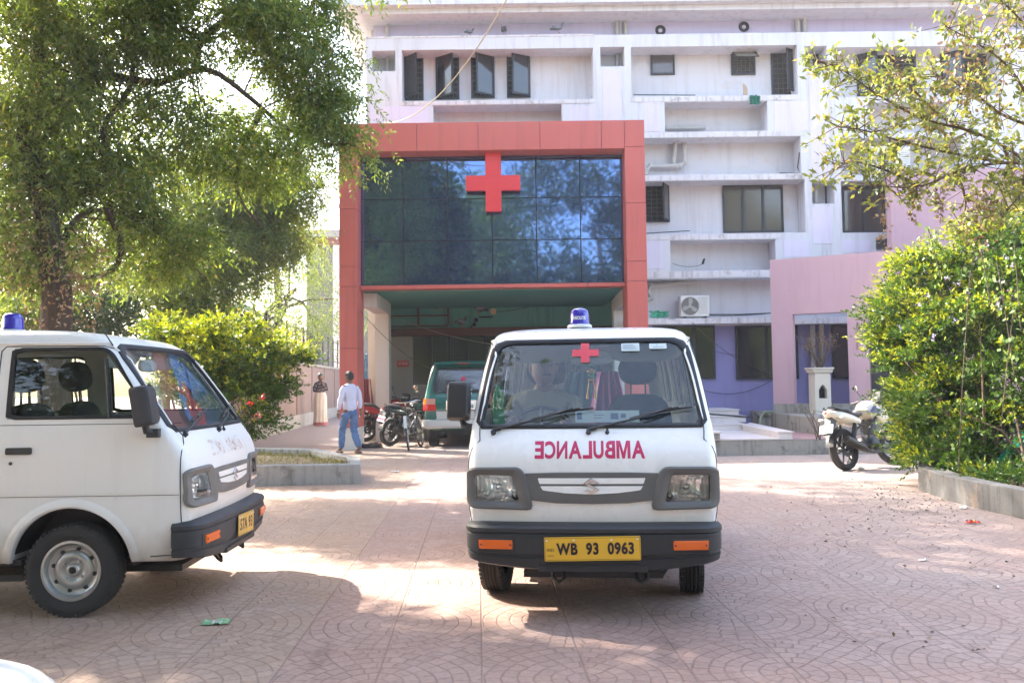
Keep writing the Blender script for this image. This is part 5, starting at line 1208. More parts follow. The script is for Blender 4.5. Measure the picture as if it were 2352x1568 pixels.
def crown(LV, blobs, dens, spray=.30, leaf=.085, wid=.024, K=9, clump=.42, mask=True, mats=None, per=26, compound=True):
    """blobs: (u, v, Y, ru, rv) in the picture's own units turned into metres"""
    C = []
    for (u, v, Y, ru, rv) in blobs:
        c = at(u, v, Y); rx, rz = ru*Y/FPX, rv*Y/FPX; ry = (rx+rz)*.45; n = max(4, int(dens*rx*rz*(1+ry*.4)))
        P = blob_pts(c, (rx, ry, rz), n); C.append(P)
    C = np.concatenate(C)
    if mask: C = C[sunmask(C)]
    B = np.repeat(C, per, 0)+RG.normal(size=(len(C)*per, 3))*np.array([clump, clump, clump*.6])*.55
    if mask:
        B = B[sunmask(B) | (RG.random(len(B)) < .0)]
    d = nrm(rdir(len(B))*np.array([1, 1, .5])+np.array([0, 0, -.15]))
    if compound: pinnate(LV, B, d, spray*(.7+.6*RG.random(len(B))), K, leaf, wid)
    else: LV.add(B, d, rdir(len(B), 1), leaf*(.7+.6*RG.random(len(B))), wid*(.7+.6*RG.random(len(B))))
    return C
# ---- the big neem on the left
nm = thing('neem_tree', 'large feathery-leaved tree filling the upper left, branches reaching the portal', 'tree', (at(130, 700, 10.1).x, 10.1, 0))
def tp_(mb, name, mat, par, **k): o = mb.build(name, mat, None, fix=False, **k); o.parent = par; o.matrix_parent_inverse = Matrix.Translation(-par.location); return o
NB = [(60, 60, 13, 150, 110), (250, 40, 13.6, 170, 90), (450, 20, 13.8, 150, 70), (620, 60, 14.4, 110, 90), (700, 150, 15, 100, 90), (765, 235, 15.4, 60, 75), (800, 340, 15.6, 28, 75), (715, 250, 15, 70, 70),
      (110, 270, 13, 160, 110), (330, 170, 13.6, 130, 90), (420, 320, 14, 130, 80), (610, 350, 14.6, 120, 80), (210, 420, 13.3, 160, 90), (50, 470, 12.8, 110, 120), (540, 440, 14.6, 120, 80), (660, 440, 15, 70, 70),
      (330, 560, 13.6, 150, 80), (500, 570, 14.4, 130, 70), (110, 600, 12.8, 110, 60), (440, 650, 14.5, 140, 45), (620, 570, 15, 75, 60), (720, 30, 15, 60, 60)]
NB = [(u, v, Y-2.5 if not (u > 430 and v > 400) else Y+2.2, a, b) for u, v, Y, a, b in NB]
LV = Leaves(); C1 = crown(LV, NB, 90, .25, .085, .028, 9, .30, False, per=18)
# crown above the picture's top edge, the part that shades the yard
cv = []
for i in range(1500):
    x = rnd(-16, .5); y = rnd(8, 19); z = rnd(7.2, 12.5)
    if z < CAMZ+y*.47+.3: continue
    if ((x+7.5)/8)**2+((y-13)/6)**2+((z-8.5)/4.2)**2 < 1: cv.append((x, y, z))
cv = np.array(cv); cv = cv[sunmask(cv)]
Bc = np.repeat(cv, 16, 0)+RG.normal(size=(len(cv)*16, 3))*.42; Bc = Bc[sunmask(Bc)]; Bc = Bc[Bc[:, 2] > CAMZ+Bc[:, 1]*.455+.1]
pinnate(LV, Bc, nrm(rdir(len(Bc))*np.array([1, 1, .5])), .38*(.7+.6*RG.random(len(Bc))), 7, .15, .05)
LV.build('crown', LN, nm)
T = MB(); q = lambda u, v, Y: at(u, v, Y-2.5)
base = Vector((nm.location.x, 10.1, -.05))
tr1 = limb(T, [base, q(128, 760, 12.6), q(122, 600, 12.6), q(95, 450, 12.7), q(55, 290, 12.8), q(95, 140, 12.9), q(70, -60, 13)], .20, .05, 12, 4)
tr2 = limb(T, [q(124, 640, 12.6), q(165, 520, 12.8), q(235, 480, 13), q(330, 515, 13.3), q(400, 560, 13.6), q(470, 640, 14)], .038, .010)
tr3 = limb(T, [q(100, 470, 12.7), q(200, 440, 13), q(262, 390, 13.2), q(240, 300, 13.2), q(300, 200, 13.4), q(320, 60, 13.4)], .06, .02)
tr4 = limb(T, [q(60, 300, 12.8), q(200, 180, 13.2), q(360, 190, 13.8), q(470, 160, 14), q(560, 215, 14.4), q(640, 280, 14.8), q(740, 330, 15.2), q(800, 330, 15.4)], .062, .015)
tr5 = limb(T, [q(450, 165, 14), q(465, 90, 14), q(540, 40, 14.2), q(640, 10, 14.4), q(720, 40, 14.8)], .05, .018)
tr6 = limb(T, [q(240, 480, 13), q(280, 560, 13.2), q(260, 620, 13.2), q(180, 640, 12.9)], .05, .02)
tr7 = limb(T, [q(20, 420, 12.8), q(90, 330, 12.9), q(150, 260, 13), q(210, 120, 13.2)], .045, .02)
tr8 = limb(T, [q(600, 250, 14.6), q(560, 340, 14.5), q(540, 440, 14.6), q(600, 520, 14.8)], .05, .015)
twigs(T, list(map(tuple, C1)), tr1[4:]+tr2+tr3+tr4+tr5+tr7+tr8, 1500, .009)
tp_(T, 'trunk', BARKD, nm, smooth=60)
# creeper with dry leaves on the trunk
vn = Leaves(); Pv = np.concatenate([blob_pts(at(u, v, 9.9), (.26, .22, .42), 120) for u, v in ((60, 560), (150, 620), (200, 600), (95, 690), (20, 600), (190, 700), (60, 500))])
vn.add(Pv, rdir(len(Pv), -.8), rdir(len(Pv)), .055, .032); o = vn.build('creeper', LDRY); tag(o, 'dry brown creeper hanging round the big tree trunk', 'creeper')
# ---- trees behind
def simple_tree(name, label, loc, h, blobs, mat, dens=34, leaf=.15, wid=.06, per=16, group=None, compound=False, mask=False, cl=.5, tr=.16, bark=BARKD):
    t = thing(name, label, 'tree', loc, group=group); Lv = Leaves(); C = crown(Lv, blobs, dens, .4, leaf, wid, 7, cl, mask, per=per, compound=compound); Lv.build('crown', mat, t)
    m = MB(); c = C.mean(0); root = limb(m, [Vector(loc)-Vector((0, 0, .05)), Vector(loc)+Vector((.1, 0, h*.3)), Vector((c[0]*.4+loc[0]*.6, c[1]*.4+loc[1]*.6, h*.6)), Vector(c)], tr, .05)
    for k in range(6): limb(m, [root[len(root)//2], Vector(root[-3]).lerp(Vector(C[random.randrange(len(C))]), .5), Vector(C[random.randrange(len(C))])], tr*.4, .02, 6)
    tp_(m, 'trunk', bark, t, smooth=60); return t
GBK = 'trees behind the big tree'
simple_tree('broadleaf_tree', 'wide dark tree low behind the big tree, straight above the parked ambulance', (-9, 18.5, 0), 5, [(250, 660, 18, 180, 80), (90, 640, 18, 140, 90), (420, 640, 18.5, 150, 80), (560, 620, 19, 110, 80), (250, 540, 18, 160, 70), (60, 480, 18, 110, 100)], LN, group=GBK)
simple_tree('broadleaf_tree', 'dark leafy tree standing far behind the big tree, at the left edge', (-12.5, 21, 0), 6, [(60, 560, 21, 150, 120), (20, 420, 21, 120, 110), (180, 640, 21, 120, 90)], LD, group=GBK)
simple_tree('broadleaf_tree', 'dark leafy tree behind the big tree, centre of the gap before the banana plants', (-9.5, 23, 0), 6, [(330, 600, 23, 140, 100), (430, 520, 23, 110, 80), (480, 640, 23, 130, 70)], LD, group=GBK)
simple_tree('feathery_tree', 'light green feathery tree beside the portal, over the lane wall', (-9.1, 26, 0), 5, [(650, 640, 26, 60, 70), (720, 670, 26, 50, 60), (745, 745, 25, 34, 60), (600, 560, 26, 60, 50), (690, 720, 25, 60, 50), (640, 745, 24, 60, 50), (705, 600, 27, 40, 50), (850, 700, 26, 24, 60)], LN, 26, .09, .03, 12, compound=True, mask=False)
simple_tree('feathery_tree', 'feathery tree close behind the big one, left of the portal top', (-6.4, 17.5, 0), 5, [(480, 400, 17, 110, 70), (600, 330, 17, 90, 60), (380, 480, 17, 120, 70), (660, 420, 17.5, 60, 70), (560, 500, 17.5, 110, 70), (690, 520, 18, 35, 50), (520, 250, 17, 60, 50), (200, 350, 16.5, 140, 90), (80, 200, 16.5, 120, 90)], LN, 60, .09, .03, 14, compound=True, mask=False, group=GBK)
# low dark shrubs along the fence
for i, (u, v, Y, ru, rv, lb) in enumerate([(60, 720, 14.5, 90, 60, 'dark shrub behind the beacon at the left edge'), (230, 720, 15, 100, 60, 'dark shrub behind the roof of the parked ambulance'), (420, 730, 16.5, 90, 60, 'dark shrub just behind the round yellow-green shrub'), (500, 740, 20, 90, 60, 'dark shrub among the banana plants')]):
    c = at(u, v, Y); t = thing('shrub', lb, 'shrub', (c.x, Y, 0), group='dark shrubs under the trees'); Lv = Leaves()
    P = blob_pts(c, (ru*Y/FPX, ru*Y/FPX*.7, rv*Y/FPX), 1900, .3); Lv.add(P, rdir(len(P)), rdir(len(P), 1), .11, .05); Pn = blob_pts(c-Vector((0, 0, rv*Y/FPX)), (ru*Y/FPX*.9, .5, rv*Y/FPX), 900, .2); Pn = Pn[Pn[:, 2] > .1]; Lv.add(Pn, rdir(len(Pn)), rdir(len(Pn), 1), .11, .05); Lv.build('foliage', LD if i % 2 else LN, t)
    m = MB()
    for k in range(5): m.tube([(c.x+rnd(-.2, .2), Y+rnd(-.2, .2), 0), (c.x+rnd(-.4, .4), Y+rnd(-.3, .3), c.z*.7), (c.x+rnd(-.6, .6), Y, c.z)], [.025, .018, .01], 5)
    tp_(m, 'stem', BARKD, t)
# banana plants
def banana(label, loc, h, n, seed, spread=1.0):
    random.seed(seed); t = thing('banana_plant', label, 'banana plant', loc, group='banana plants left of the portal'); m = MB()
    m.tube([(loc[0], loc[1], 0), (loc[0]+.03, loc[1], h*.5), (loc[0]+.05, loc[1], h)], [.11, .09, .05], 12); tp_(m, 'stem', M_BST, t, smooth=60)
    for i in range(n):
        a = 2*pi*i/n+rnd(-.4, .4); L = rnd(1.3, 1.9)*spread; up = rnd(.4, 1.2); p0 = Vector((loc[0], loc[1], h-rnd(0, .3))); hd = Vector((cos(a), sin(a), 0)); m = MB(); rows = []
        K = 14
        for j in range(K+1):
            s = j/K; c = p0+hd*(L*s*(1-.12*s))+Vector((0, 0, up*L*.8*s-1.05*L*s*s)); w_ = .27*spread*sin(min(1, s*1.15+.05)*pi)**.7*(1 if s < .97 else .2); sd = Vector((-hd.y, hd.x, 0))
            jag = .9+.1*((j*7) % 3); rows.append([c-sd*w_*jag-Vector((0, 0, w_*.35)), c, c+sd*w_*jag-Vector((0, 0, w_*.35))])
        for A, B in zip(rows, rows[1:]): m.strip(A, B)
        lf = tp_(m, 'leaf_blade', LB, t, smooth=60)
        r = MB(); r.tube([R_[1] for R_ in rows], [.02*(1-.8*j/K) for j in range(K+1)], 5); r2 = tp_(r, 'midrib', LB, t); r2.parent = lf
    return t
M_BST = M_simple('banana_stem', (.22, .20, .09), .6, var=.3)
c = at(490, 700, 19.5); banana('tall banana plant behind the round shrub', (c.x, 19.5, 0), 3.0, 8, 1)
c = at(606, 700, 24); banana('banana plant with long drooping leaves near the lane', (c.x-.9, 24, 0), 3.1, 8, 4, 1.15)
c = at(380, 720, 18.5); banana('small banana plant deep under the trees', (c.x, 18.5, 0), 2.6, 7, 9, .9)
# palm with hanging fronds
c = at(630, 480, 27); pt = thing('palm', 'slender palm with drooping fronds against the white sky', 'palm', (c.x, 27, 0)); m = MB(); limb(m, [(c.x, 27, 0), (c.x+.1, 27, 3), (c.x, 27, c.z)], .11, .07); tp_(m, 'trunk', BARK, pt, smooth=60)
Lv = Leaves()
for i in range(16):
    a = 2*pi*i/16+rnd(-.2, .2); hd = np.array([cos(a), sin(a), 0]); s = np.linspace(.05, 1, 34); el = rnd(.2, .9); L = rnd(1.8, 2.5)
    ctr = np.array([c.x, 27, c.z])+hd*(L*s)[:, None]*.75+np.array([0, 0, 1])*(el*L*s-1.25*L*s*s)[:, None]; sd = np.array([-hd[1], hd[0], 0])
    for q_ in (-1, 1): Lv.add(ctr, nrm(np.tile(sd*q_*.5+hd*.3+np.array([0, 0, -.9]), (34, 1))+RG.normal(size=(34, 3))*.08), np.tile(hd, (34, 1)), .55, .045)
Lv.build('fronds', LN, pt)
# ---- duranta: round shrub and big hedge
def duranta(t, blobs, n, leaf=.05, wid=.024, gold=.5, tr=.15, goldf=None):
    """tufts: flattened sprays of shoots on the outside of each blob, newest leaves golden, older ones green"""
    Lv = Leaves(); allc = []
    for (u, v, Y, ru, rv) in blobs:
        c = np.array(at(u, v, Y)); r = np.array([ru*Y/FPX, (ru+rv)/2*Y/FPX*.8, rv*Y/FPX]); k = max(6, int(n*(r[0]*r[2]+.05)))
        d0 = rdir(k); q = .62+.5*RG.random(k)**.7; T = c+d0*q[:, None]*r; T = T[T[:, 2] > .25]; q = np.linalg.norm((T-c)/r, axis=1); out = nrm((T-c)/r); allc.append(T)
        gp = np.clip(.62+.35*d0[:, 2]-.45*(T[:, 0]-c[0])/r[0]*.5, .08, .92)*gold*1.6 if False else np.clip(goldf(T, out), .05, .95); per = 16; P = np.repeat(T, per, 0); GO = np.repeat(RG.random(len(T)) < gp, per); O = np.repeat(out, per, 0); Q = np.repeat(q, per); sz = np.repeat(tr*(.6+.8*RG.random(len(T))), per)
        g = RG.normal(size=P.shape)*np.array([1, 1, .45])*.55; P = P+g*sz[:, None]; rel = g[:, 2]
        d = nrm(O*np.array([.8, .8, .25])+nrm(g)*.9+np.array([0, 0, .30])); NL = 10
        for j in range(NL):
            s_ = (j+.5)/NL; L = .12; lat = rdir(len(P)); lat = nrm(lat-d*np.sum(lat*d, 1, keepdims=True)); ctr = P+d*(L*(s_-.3))
            ld = nrm(d*(.35+s_*.7)+lat*(.95-.5*s_)); top = (s_ > 1-gold) & GO & (rel > -.35)
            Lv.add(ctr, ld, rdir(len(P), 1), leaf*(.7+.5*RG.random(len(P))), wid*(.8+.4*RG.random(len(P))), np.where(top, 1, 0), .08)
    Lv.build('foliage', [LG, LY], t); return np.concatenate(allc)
sc = gnd(603, 1083); sh = thing('round_shrub', 'round yellow-green shrub on a thin stem in the left planter', 'shrub', (sc.x, 12.5, .1))
SB = [(430, 800, 12.6, 95, 55), (400, 755, 12.8, 62, 32), (530, 770, 12.5, 85, 38), (640, 805, 12.4, 60, 30), (560, 830, 12.4, 120, 40), (470, 880, 12.6, 110, 40), (605, 880, 12.4, 62, 32), (550, 915, 12.4, 90, 34), (580, 970, 12.5, 48, 26), (500, 830, 12.8, 110, 60)]
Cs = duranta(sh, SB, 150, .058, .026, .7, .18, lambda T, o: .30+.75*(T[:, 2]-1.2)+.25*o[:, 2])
m = MB(); b0 = Vector((sc.x+.05, 12.45, .1)); rt = limb(m, [b0, b0+Vector((0, 0, .5)), b0+Vector((-.05, 0, .9)), b0+Vector((-.3, .1, 1.4))], .03, .02)
for k in range(26): e = Cs[random.randrange(len(Cs))]; m.tube([rt[-3], Vector(rt[-1]).lerp(Vector(e), .5), e], [.014, .010, .005], 5)
tp_(m, 'stem', M_simple('pale_stem', (.33, .24, .15), .8), sh, smooth=60)
hg = thing('big_hedge', 'tall yellow-green hedge spilling over the right-hand bed', 'hedge', (5.6, 10.8, .1))
HB = [(u+(28 if u < 2150 else 6), v, Y, a, b) for u, v, Y, a, b in [(2085, 600, 11.2, 65, 25), (2140, 640, 11.2, 90, 45), (2010, 770, 11.3, 35, 22), (2040, 720, 11.4, 60, 60), (2110, 720, 11, 130, 90), (2260, 600, 10.8, 120, 80), (2330, 530, 10.6, 80, 60), (2075, 800, 11.2, 90, 80), (2200, 780, 10.6, 130, 120), (2095, 900, 11, 75, 90), (2185, 940, 10.4, 110, 90), (2130, 1010, 10.8, 80, 65),
      (2330, 720, 10.2, 100, 120), (2330, 880, 9.9, 90, 100), (2200, 1060, 10, 95, 45), (2290, 1000, 9.8, 90, 70), (2075, 990, 11.2, 40, 50), (2330, 1110, 9.0, 75, 40), (2420, 700, 10, 90, 180), (2150, 1085, 10.1, 60, 25), (2250, 1110, 9.4, 60, 30), (2350, 1150, 8.8, 50, 25), (2150, 1040, 10.4, 75, 40)]]
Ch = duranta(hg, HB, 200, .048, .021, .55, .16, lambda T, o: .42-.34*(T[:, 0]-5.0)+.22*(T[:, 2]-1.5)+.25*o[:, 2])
m = MB()
for k in range(60):
    e = Vector(Ch[random.randrange(len(Ch))]); b0 = Vector((5.3+rnd(0, 1.6), 10+rnd(-1, 1.8), .15)); m.tube([b0, b0.lerp(e, .45)+Vector((rnd(-.2, .2), rnd(-.2, .2), .2)), e], [.022, .014, .005], 5)
tp_(m, 'stem', BARK, hg, smooth=60)
# hanging vine with heart leaves and small lilac flowers
LVN = M_leaf('vine_leaf', [(0, (.14, .24, .06)), (1, (.34, .44, .18))], .4); LFL = M_leaf('lilac_flower', [(0, (.42, .36, .66)), (1, (.62, .52, .80))], .2, trcol=(1, 1, 1))
Lv = Leaves(); m = MB(); nodes = []
for (u0, v0, u1, v1) in [(2230, 620, 2210, 900), (2210, 900, 2200, 1180), (2290, 600, 2330, 860), (2330, 700, 2300, 980), (2130, 520, 2160, 640), (2330, 560, 2345, 760), (2250, 560, 2275, 700)]:
    P = sag(at(u0, v0, 9.3), at(u1, v1, 9.3), -.05, 12); m.tube(P, .006, 5); nodes += P
nd = np.repeat(np.array([tuple(p) for p in nodes]), 2, 0)+RG.normal(size=(len(nodes)*2, 3))*.06; Lv.add(nd, rdir(len(nd), -1.6), rdir(len(nd)), .065*(.6+.7*RG.random(len(nd))), .045, 0, .05)
vo = thing('hanging_vine', 'heart-leaved vine hanging down over the big hedge', 'vine', (5.4, 9.3, 0)); Lv.build('vine_leaves', LVN, vo); tp_(m, 'vine_stem', TWIG, vo)
Fl = Leaves(); fp_ = np.array([tuple(at(u, v, 9.6)) for u, v in [(2200, 650), (2223, 668), (2190, 735), (2310, 590), (2325, 610), (2300, 645), (2290, 700), (2298, 712), (2268, 560), (2130, 680), (2147, 770), (2145, 778), (2065, 750), (2175, 640), (2110, 700)]])

for q_ in fp_: Fl = Leaves(); P = q_+RG.normal(size=(9, 3))*.014; Fl.add(P, rdir(9), rdir(9), .022, .018); Fl.build('flower', LFL, vo)
Fr = Leaves(); P = np.array([tuple(at(u, v, 11.3)) for u, v in [(575, 930), (585, 925), (600, 915), (612, 905), (590, 955), (566, 935), (620, 925)]]); P = np.repeat(P[:6:2], 9, 0)+RG.normal(size=(27, 3))*.022; Fr.add(P, rdir(len(P)), rdir(len(P)), .034, .028)
o = Fr.build('red_flowers', M_leaf('red_petals', [(0, (.55, .01, .01)), (1, (.75, .03, .02))], .2, trcol=(1, .6, .6))); tag(o, 'red blossoms among the lower leaves of the round shrub', 'flowers')
# ---- near branch reaching in from the upper right
nb = thing('guava_tree', 'pale large-leaved branches reaching in from the upper right edge', 'tree', (7.2, 8.0, 0)); m = MB(); Lv = Leaves(); Dv = Leaves()
tk = limb(m, [(7.2, 8.0, 0), (7.0, 8.0, 2), (6.6, 8.0, 3.4), at(2420, 360, 8), at(2480, 100, 8)], .14, .06, 10)
BR = [[(2420, 385), (2300, 375), (2200, 395), (2100, 430), (2000, 425)], [(2360, 380), (2250, 310), (2120, 275), (2020, 220), (1940, 160), (1880, 140)], [(2300, 375), (2180, 350), (2080, 330), (1990, 300), (1920, 290)],
      [(2250, 310), (2150, 260), (2080, 190), (2050, 140)], [(2420, 300), (2350, 200), (2250, 110), (2170, 60)], [(2440, 200), (2380, 100), (2330, 40), (2290, 0)], [(2400, 300), (2300, 260), (2220, 200), (2150, 170)],
      [(2200, 395), (2220, 470), (2200, 540)], [(2350, 380), (2340, 440), (2300, 500)], [(2100, 430), (2050, 400), (1960, 370), (1915, 390)], [(2300, 330), (2330, 420), (2352, 470)]]
for bi, br in enumerate(BR):
    Y = 7.6+.25*(bi % 4); pts = limb(m, [at(u, v, Y) for u, v in br], .017, .004, 7, 5); n = len(pts)
    for i, p in enumerate(pts):
        if i < n*.18: continue
        kk = 4
        for s in range(kk):
            e = Vector(p)+Vector((rnd(-.22, .22), rnd(-.25, .25), rnd(-.16, .20))); m.tube([p, e], [.005, .003], 4, False)
            c = np.tile(np.array(tuple(e)), (8, 1))+RG.normal(size=(8, 3))*.03; Lv.add(c, nrm(rdir(8)+np.array([-.25, 0, .0])), rdir(8, 1), .078*(.6+.7*RG.random(8)), .032, 0, .10)
for (u, v0, v1) in [(2030, 450, 575), (2095, 430, 510), (2140, 210, 300), (2175, 60, 230), (2230, 30, 260), (2260, 0, 220), (2300, 40, 300), (2200, 100, 200), (2160, 430, 500), (2060, 160, 260), (2240, 440, 540), (2255, 430, 550), (2270, 420, 545), (2320, 20, 180), (2215, 0, 120)]:
    Y = 7.7; P = [at(u+6*sin(j), v0+(v1-v0)*j/14, Y) for j in range(15)]; m.tube(P, .003, 4)
    P = np.repeat(np.array([tuple(p) for p in P]), 3, 0)+RG.normal(size=(45, 3))*(.018 if v0 > 400 and u < 2170 else .06); Dv.add(P, rdir(45, -1), rdir(45), .045, .03)
tp_(m, 'trunk', BARK, nb, smooth=60); Lv.build('crown', LBR, nb); Dv.build('dead_vine', LDRY, nb)
# ---- trees across the street, behind the camera, seen only in the mirror glass
for i, (x, y, h, r) in enumerate([(-8.5, -10, 14, 5.2), (-2.6, -12, 13.6, 4.6), (4.8, -10, 14.2, 5.2), (11.5, -9, 15, 5.6), (-17, -8, 12, 5), (19.5, -12, 12, 5)]):
    t = thing('street_tree', ['bushy green tree mirrored in the left panes', 'tall tree mirrored left of the red cross', 'bushy tree mirrored right of the red cross', 'spreading tree mirrored in the right panes', 'tree across the yard, far left behind the viewer', 'tree across the yard, far right behind the viewer'][i], 'tree', (x, y, 0), group='trees behind the viewer'); Lv = Leaves()
    for k in range(22):
        c = (x+rnd(-r*.6, r*.6), y+rnd(-r*.3, r*.3), h*.5+rnd(-.38, .38)*h); P = blob_pts(c, (r*.5, r*.45, r*.38), 190, .35); P = np.repeat(P, 7, 0)+RG.normal(size=(len(P)*7, 3))*.3
        Lv.add(P, rdir(len(P), -.2), rdir(len(P), 1), .34, .12)
    Lv.build('crown', LN if i % 2 else LD, t); m = MB(); limb(m, [(x, y, 0), (x+.2, y, h*.3), (x, y, h*.7)], .25, .08); tp_(m, 'trunk', BARK, t, smooth=60)
# ---- roadside tree left of the viewer whose crown shades the foreground
st = thing('shade_tree', 'shade tree standing left of the frame, its crown over the yard', 'tree', (-7.6, 3.2, 0)); Lv = Leaves(); cv = []
for i in range(4500):
    x = rnd(-14, -2.0); y = rnd(-3, 12); z = rnd(4.4, 10.5)
    if z < CAMZ+max(0, y)*.49+.5: continue
    if ((x+6.5)/6.2)**2+((y-4)/7)**2+((z-6.8)/3.6)**2 < 1: cv.append((x, y, z))
cv = np.array(cv); cv = cv[sunmask(cv)]; Bc = np.repeat(cv, 15, 0)+RG.normal(size=(len(cv)*15, 3))*.3; Bc = Bc[sunmask(Bc)]; Bc = Bc[Bc[:, 2] > CAMZ+np.maximum(0, Bc[:, 1])*.46+.35]
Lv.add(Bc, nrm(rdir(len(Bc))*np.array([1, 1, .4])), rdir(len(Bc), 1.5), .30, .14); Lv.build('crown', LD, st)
m = MB(); rt = limb(m, [(-7.6, 3.2, 0), (-7.4, 3.2, 2), (-6.6, 3.2, 4.2), (-5, 3.4, 5.6)], .26, .1)
for k in range(14): limb(m, [rt[-4], Vector(rt[-1]).lerp(Vector(cv[k*13 % len(cv)]), .5), cv[k*13 % len(cv)]], .06, .02, 6)
tp_(m, 'trunk', BARK, st, smooth=60)
# ================================================================ GREEN ESTATE CAR UNDER THE PORTAL
GREENP = M_paint('dark_green_car_paint', (.008, .105, .085), .1, (.1, .1, .08), .2, .2, 1.0); SILVERP = M_paint('silver_lower_paint', (.48, .47, .45), .2, (.2, .17, .14), .35, .35, .6)
QT = [(.36, .30, 4.05, .74, .10), (.50, .14, 4.20, .80, .12), (.62, .08, 4.24, .825, .12), (.80, .10, 4.24, .835, .12), (.98, .42, 4.22, .83, .12), (1.08, 1.0, 4.18, .82, .12), (1.12, 1.12, 4.16, .81, .12), (1.45, 1.40, 4.07, .745, .12), (1.66, 1.62, 3.98, .70, .14), (1.76, 1.75, 3.93, .65, .16), (1.81, 1.95, 3.85, .55, .18), (1.83, 2.3, 3.5, .3, .15), (1.835, 2.6, 3.2, .1, .08)]
QH = Hull(QT, .03); QZ = [.36, .42, .5, .56, .62, .68, .74, .8, .86, .92, .98, 1.03, 1.08, 1.12, 1.2, 1.28, 1.36, 1.45, 1.55, 1.62, 1.66, 1.71, 1.76, 1.79, 1.81, 1.824, 1.83, 1.835]
qm = thing('estate_car', 'dark green estate car parked under the portal, seen from behind', 'car', (-1.03, 17.72+4.24, 0), 0)
RWQ = rpoly([(-.64, 1.15), (.64, 1.15), (.57, 1.66), (-.57, 1.66)], .07); SQ1 = rpoly([(1.45, 1.15), (2.25, 1.15), (2.25, 1.62), (1.85, 1.62)], .05); SQ2 = rpoly([(2.35, 1.15), (3.1, 1.15), (3.1, 1.62), (2.35, 1.62)], .05); SQ3 = rpoly([(3.2, 1.15), (3.85, 1.15), (3.75, 1.62), (3.2, 1.62)], .05); WQ = rpoly([(-.68, 1.14), (.68, 1.14), (.6, 1.62), (-.6, 1.62)], .07)
cuts = [MB().prism(RWQ, 3.6, 4.6), MB().prism(WQ, .8, 1.8)]+[MB().prism(q, -1.2, 1.2, plane='YZ') for q in (SQ1, SQ2, SQ3)]
for s in (-1, 1):
    for y in (.85, 3.35): cuts.append(MB().cyl((s*.5, y, .34), (s*1.1, y, .34), .40, n=40))
qb = hull_body(QH, QZ, 'body', [GREENP, LINING], qm, cuts, .05, .5); qm.rotation_euler = (0, 0, 0)
# the car's rear faces the viewer: the hull is built nose at -y, so turn it round
qm.rotation_euler = (0, 0, pi); qm.location = (-1.03, 17.72+4.24, 0)
N = 64
def qrear(x, z, o=0.0): return Vector((x, QH.par(z)[1]+o, z))
c = Vector((0, 1.4)); g = patch(MB(), polar(RWQ, 64, c), qrear, -.01, -.014).build('rear_window', M_glass('hatch_glass', (.55, .62, .62), 2.2, .22, (.28, .30, .36)), qb, smooth=60)
o_ = [(a*1.03, 1.4+(b-1.4)*1.06) for a, b in polar(RWQ, 64, c)]; i_ = [(a*.97, 1.4+(b-1.4)*.95) for a, b in polar(RWQ, 64, c)]
frame(MB(), o_, i_, qrear, [(0, -.01), (0, .008), (1, .006), (1, -.015)]).build('window_seal', SEAL, g)
for s in (-1, 1):
    for q in (SQ1, SQ2, SQ3): n = len(q); cc = Vector((sum(p[0] for p in q)/n, sum(p[1] for p in q)/n)); patch(MB(), polar(q, 48, cc), QH.side(s), -.012, -.02).build('side_window', GLASS_SIDE, qb, smooth=60)
patch(MB(), polar(WQ, 48, Vector((0, 1.38))), QH.front, -.01, -.02).build('windscreen', GLASS, qb, smooth=60)
def qcorner(a, z, o=0):   # wraps round the rear corner, a: arc metres from the centre line
    yf, yr, hw, r = QH.par(z); s = 1 if a > 0 else -1; a = abs(a); f = hw-r
    if a < f: return Vector((s*a, yr+o, z))
    t = (a-f)/r
    if t < pi/2: return Vector((s*(f+r*sin(t)+o*sin(t)), yr-r+(r+o)*cos(t), z))
    return Vector((s*(hw+o), yr-r-(a-f-r*pi/2), z))
def qsheet(a0, a1, z0, z1, mat, name, o=.006, par=qb):
    m = MB(); n = 12; A = [qcorner(a0+(a1-a0)*i/n, z0, o) for i in range(n+1)]; Bb = [qcorner(a0+(a1-a0)*i/n, z1, o) for i in range(n+1)]; A2 = [qcorner(a0+(a1-a0)*i/n, z0, o-.02) for i in range(n+1)]; B2 = [qcorner(a0+(a1-a0)*i/n, z1, o-.02) for i in range(n+1)]
    m.strip(A, Bb); m.strip(A2, A); m.strip(Bb, B2); return m.build(name, mat, par, smooth=50)
for s in (-1, 1):
    tlp = qsheet(s*.575, s*.94, .78, .905, REDL, 'tail_light', .015, qm); qsheet(s*.585, s*.76, .91, 1.03, PINKL, 'reversing_lens', .016, tlp); qsheet(s*.765, s*.93, .91, 1.03, AMBER, 'turn_lens', .016, tlp)
qsheet(-1.6, 1.6, .60, .765, SILVERP, 'lower_trim', .004); qsheet(-.52, .52, .77, .775, SEAL, 'tailgate_gap', .006); qsheet(-.56, .56, 1.035, 1.043, SEAL, 'tailgate_gap', .003)
m = MB(); prof = [(-.06, .40), (0, .41), (.035, .45), (.04, .53), (.03, .585), (-.05, .595)]; vs = []; an_ = np.linspace(-1.35, 1.35, 60)
for a in an_:
    for o, z in prof: vs.append(qcorner(a, .62, o+.02)*1.0+Vector((0, 0, z-.62)))
m.add(vs, [(i*6+j, i*6+j+1, (i+1)*6+j+1, (i+1)*6+j) for i in range(59) for j in range(5)]); m.build('rear_bumper', SILVERP, qm, smooth=35)
m = MB().box(-.36, .36, 4.235, 4.275, .79, .99); pg_ = m.build('plate_garnish', CHROME, qm, bevel=.01)
m = MB().box(-.30, .30, 4.276, 4.28, .80, .93).build('number_plate', WHITE, pg_)
